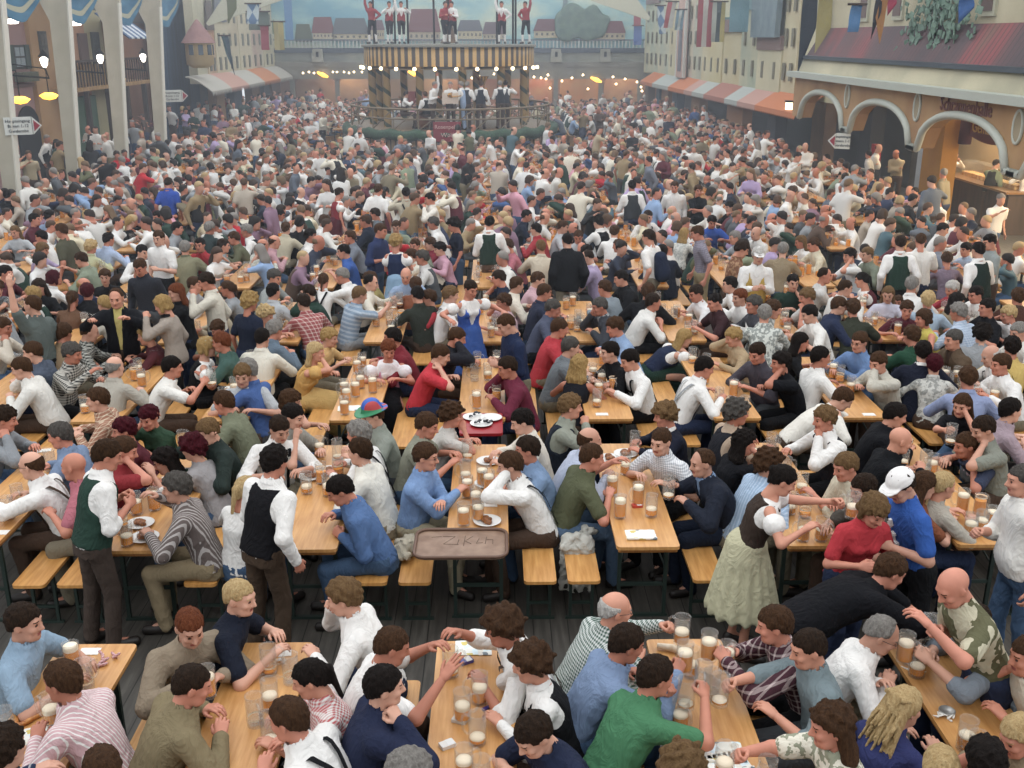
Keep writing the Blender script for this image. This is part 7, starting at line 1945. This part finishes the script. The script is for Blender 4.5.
# carved dancers on the canopy
def dancer(px, face_, arms, i):
    x, z = onY(SY-2.3, px, 45); p = dict(sit=0, lean=3, hyaw=R.uniform(-15, 15), hpitch=0, armL=arm(arms[0], -1, 0), armR=arm(arms[1], 1, 0), stride=.10)
    look = dict(top=('vest', fabric('white'), fabric('9c3038')) if i % 3 else ('shirt', fabric('9c3038'), None), legs=('shorts', fabric('20232c')), hair=('short', 'black'), skin=1, size=.86)
    r_, S_ = make_person(x, SY-2.3, face_, p, look, 2, f'carved red-jacketed dancer figure on the canopy, {ORD[i]} from the pillars', 'dancer figures on the canopy', 4.37); r_['category'] = 'figure'; r_.name = 'dancer_figure'
    sk_ = Field((-.4, -.4, 0), (.4, .4, .5), .03)
    for s, hj, kn, an, ft in S_.leg: sk_.cone(kn*.9+an*.1, an, .058, .045, 0)
    v_, q_ = sk_.mesh(); me = quad_mesh('white_stockings', v_, q_); me.materials.append(fabric('white')); link('white_stockings', me, r_)
for i, (px, fc, ar) in enumerate(((373, 200, 'HU'), (390, 160, 'UG'), (402, 170, 'GU'), (445, 150, 'UB'), (453, 200, 'BD'), (502, 190, 'HU'), (526, 210, 'UH'))): dancer(px, fc, ar, i)
# band
def musician(px, py, fc, arms, vest, lab, inst=None, seated=0):
    d = ray(px, py); hz = ZS+(1.6 if not seated else 1.2); t_ = (hz-CAMZ)/d.z; x, y = d.x*t_, d.y*t_
    dx, dy = x-SX, y-SY; rr_ = math.hypot(dx, dy)
    if rr_ > BR-.5: x, y = SX+dx/rr_*(BR-.5), SY+dy/rr_*(BR-.5)
    p = dict(sit=1 if seated else 0, lean=6, hyaw=0, hpitch=8, armL=arm(arms[0], -1, 0), armR=arm(arms[1], 1, 0)); look = dict(top=('vest', fabric('white'), fabric(vest)), legs=('trousers', fabric('brown' if vest != 'lblue' else 'lblue')), hair=('short', R.choice(['dark', 'grey', 'brown'])), skin=R.randrange(4))
    r_, S_ = make_person(x, y, fc, p, look, 2, lab, None, ZS+.01); f = rad(-fc)
    if inst:
        b = MB(); kind, m = inst
        if kind == 'tuba': b.lathe([(.05, 0), (.07, .3), (.12, .55), (.24, .72), (.26, .74)], 14, cap=False); b.tube([(.0, 0, 0), (.16, 0, -.15), (.22, 0, .1), (.12, 0, .3)], .05, 8)
        elif kind == 'trombone': b.tube([(-.03, .0, 0), (-.03, .9, .1), (.05, .9, .1), (.05, 0, 0)], .018, 6); b.tube([(.05, .1, .0), (.05, -.2, .02), (.05, .55, .12)], [.02, .02, .10], 8)
        elif kind == 'bass': b.lathe([(.0, 0), (.2, .02), (.26, .2), (.17, .42), (.2, .6), (.05, .75), (.03, 1.3), (0, 1.32)], 14)
        elif kind == 'accordion': b.box((0, 0, 0), (.42, .22, .36)); b.box((.25, 0, 0), (.08, .24, .4)); b.box((-.25, 0, 0), (.08, .24, .4))
        off = Vector((-.0, .34, 0)); off.rotate(Matrix.Rotation(f, 3, 'Z')); o = b.obj({'bass': 'double_bass'}.get(kind, kind), m, loc=(x+off.x, y+off.y, ZS+(1.15 if kind != 'bass' else .05)), rz=f, label=f"{kind.replace('bass', 'double bass')} played by the {lab}", cat='instrument')
BRASS = mat('brass', 'c79a50', .25, 1)
musician(358, 100, 90, 'BG', 'brown', 'musician in brown vest at the pillar-side rail', ('accordion', mat('acc_red', '6a2a28')), 1)
musician(409, 100, 330, 'BB', 'black', 'musician in black vest behind the garland, seen from behind', ('bass', mat('bass_wood', '6a4024', .3)), 1)
musician(418, 88, 120, 'UB', 'white', 'musician holding a long trombone high', ('trombone', BRASS))
musician(452, 96, 180, 'BB', 'white', 'musician in white behind the red sign', ('accordion', mat('acc_white', 'c8b8a8')))
musician(479, 88, 20, 'BB', '1e2430', 'musician in dark blue vest at the middle of the rail')
musician(490, 92, 300, 'BD', 'lblue', 'musician in white shirt and light blue trousers', None)
musician(508, 88, 10, 'BB', '1e2430', 'broad musician in dark vest under the horn', ('tuba', BRASS))
musician(527, 86, 350, 'BB', '20242e', 'musician in dark vest at the arcade-side rail')
musician(538, 86, 10, 'BG', '20242e', 'musician in dark vest beside the arcade-side stair')
# red sign on the rail
a0 = math.atan2(-1, 0); x, z = onY(SY-BR-.3, 447, 132); sg = thing('band_sign', 'dark red sign with pale lettering hanging on the front of the bandstand', 'sign', (x, SY-BR-.22, z)); MB().box((0, 0, 0), (1.0, .06, .70)).obj('sign_board', mat('band_red', '7c2430'), sg)
text('Rosenpelte', .2, mat('sign_pale', 'c9a9a0'), face((0, -1, 0), (0, -.035, .17)), sg, 'sign_letters'); text('Wolf', .22, mat('sign_pale', 'c9a9a0'), face((0, -1, 0), (0, -.035, -.12)), sg, 'sign_letters')

# ---- smoke hanging in the hall
hz = bpy.data.materials.new('thin_smoke'); hz.use_nodes = True; nt_ = hz.node_tree; nt_.nodes.clear(); vo = nt_.nodes.new('ShaderNodeVolumePrincipled'); ou = nt_.nodes.new('ShaderNodeOutputMaterial'); nt_.links.new(vo.outputs[0], ou.inputs['Volume'])
vo.inputs['Color'].default_value = (.80, .86, .95, 1); vo.inputs['Density'].default_value = .0055; vo.inputs['Anisotropy'].default_value = .2
HAZE = True
for y_, e_ in ((17.5, 620), (22.5, 450), (28.5, 260)):
    l_ = bpy.data.lights.new('food_hall_light', 'AREA'); l_.size = 2.5; l_.energy = e_; l_.color = (1, .82, .58); o_ = bpy.data.objects.new('food_hall_light', l_); COL.objects.link(o_); o_.location = (12.6, y_, 3.3)
for x_ in (-9, -3, 3, 8):
    l_ = bpy.data.lights.new('arcade_lamp_light', 'AREA'); l_.size = 2; l_.energy = 170; l_.color = (1, .72, .45); o_ = bpy.data.objects.new('arcade_lamp_light', l_); COL.objects.link(o_); o_.location = (x_, YB+1.2, 3.1); o_.rotation_euler = (.5, 0, 0)
if HAZE: MB().box((0, 42, 5.5), (40, 62, 11)).obj('smoke_haze', hz, kind='stuff', label='thin bluish smoke haze filling the far part of the hall', cat='haze')
# ------------------------------------------------------------------ light: the bright canvas roof all around, with a little more from the camera's side
w = bpy.data.worlds.new('tent_daylight'); SC.world = w; w.use_nodes = True; bg = w.node_tree.nodes['Background']
bg.inputs[0].default_value = (.95, .97, 1.0, 1); bg.inputs[1].default_value = 1.15
def area(name, loc, rot, sx, sy, e, col=(1, 1, 1)):
    l = bpy.data.lights.new(name, 'AREA'); l.shape = 'RECTANGLE'; l.size = sx; l.size_y = sy; l.energy = e; l.color = col
    o = bpy.data.objects.new(name, l); COL.objects.link(o); o.location = loc; o.rotation_euler = rot; return o
area('canvas_roof_daylight', (0, 34, 12), (0, 0, 0), 34, 80, 9000, (.97, .98, 1))
SC.view_settings.view_transform = 'Standard'; SC.view_settings.look = 'None'; SC.view_settings.gamma = 1; SC.view_settings.use_curve_mapping = False
SC.view_settings.exposure = -.12
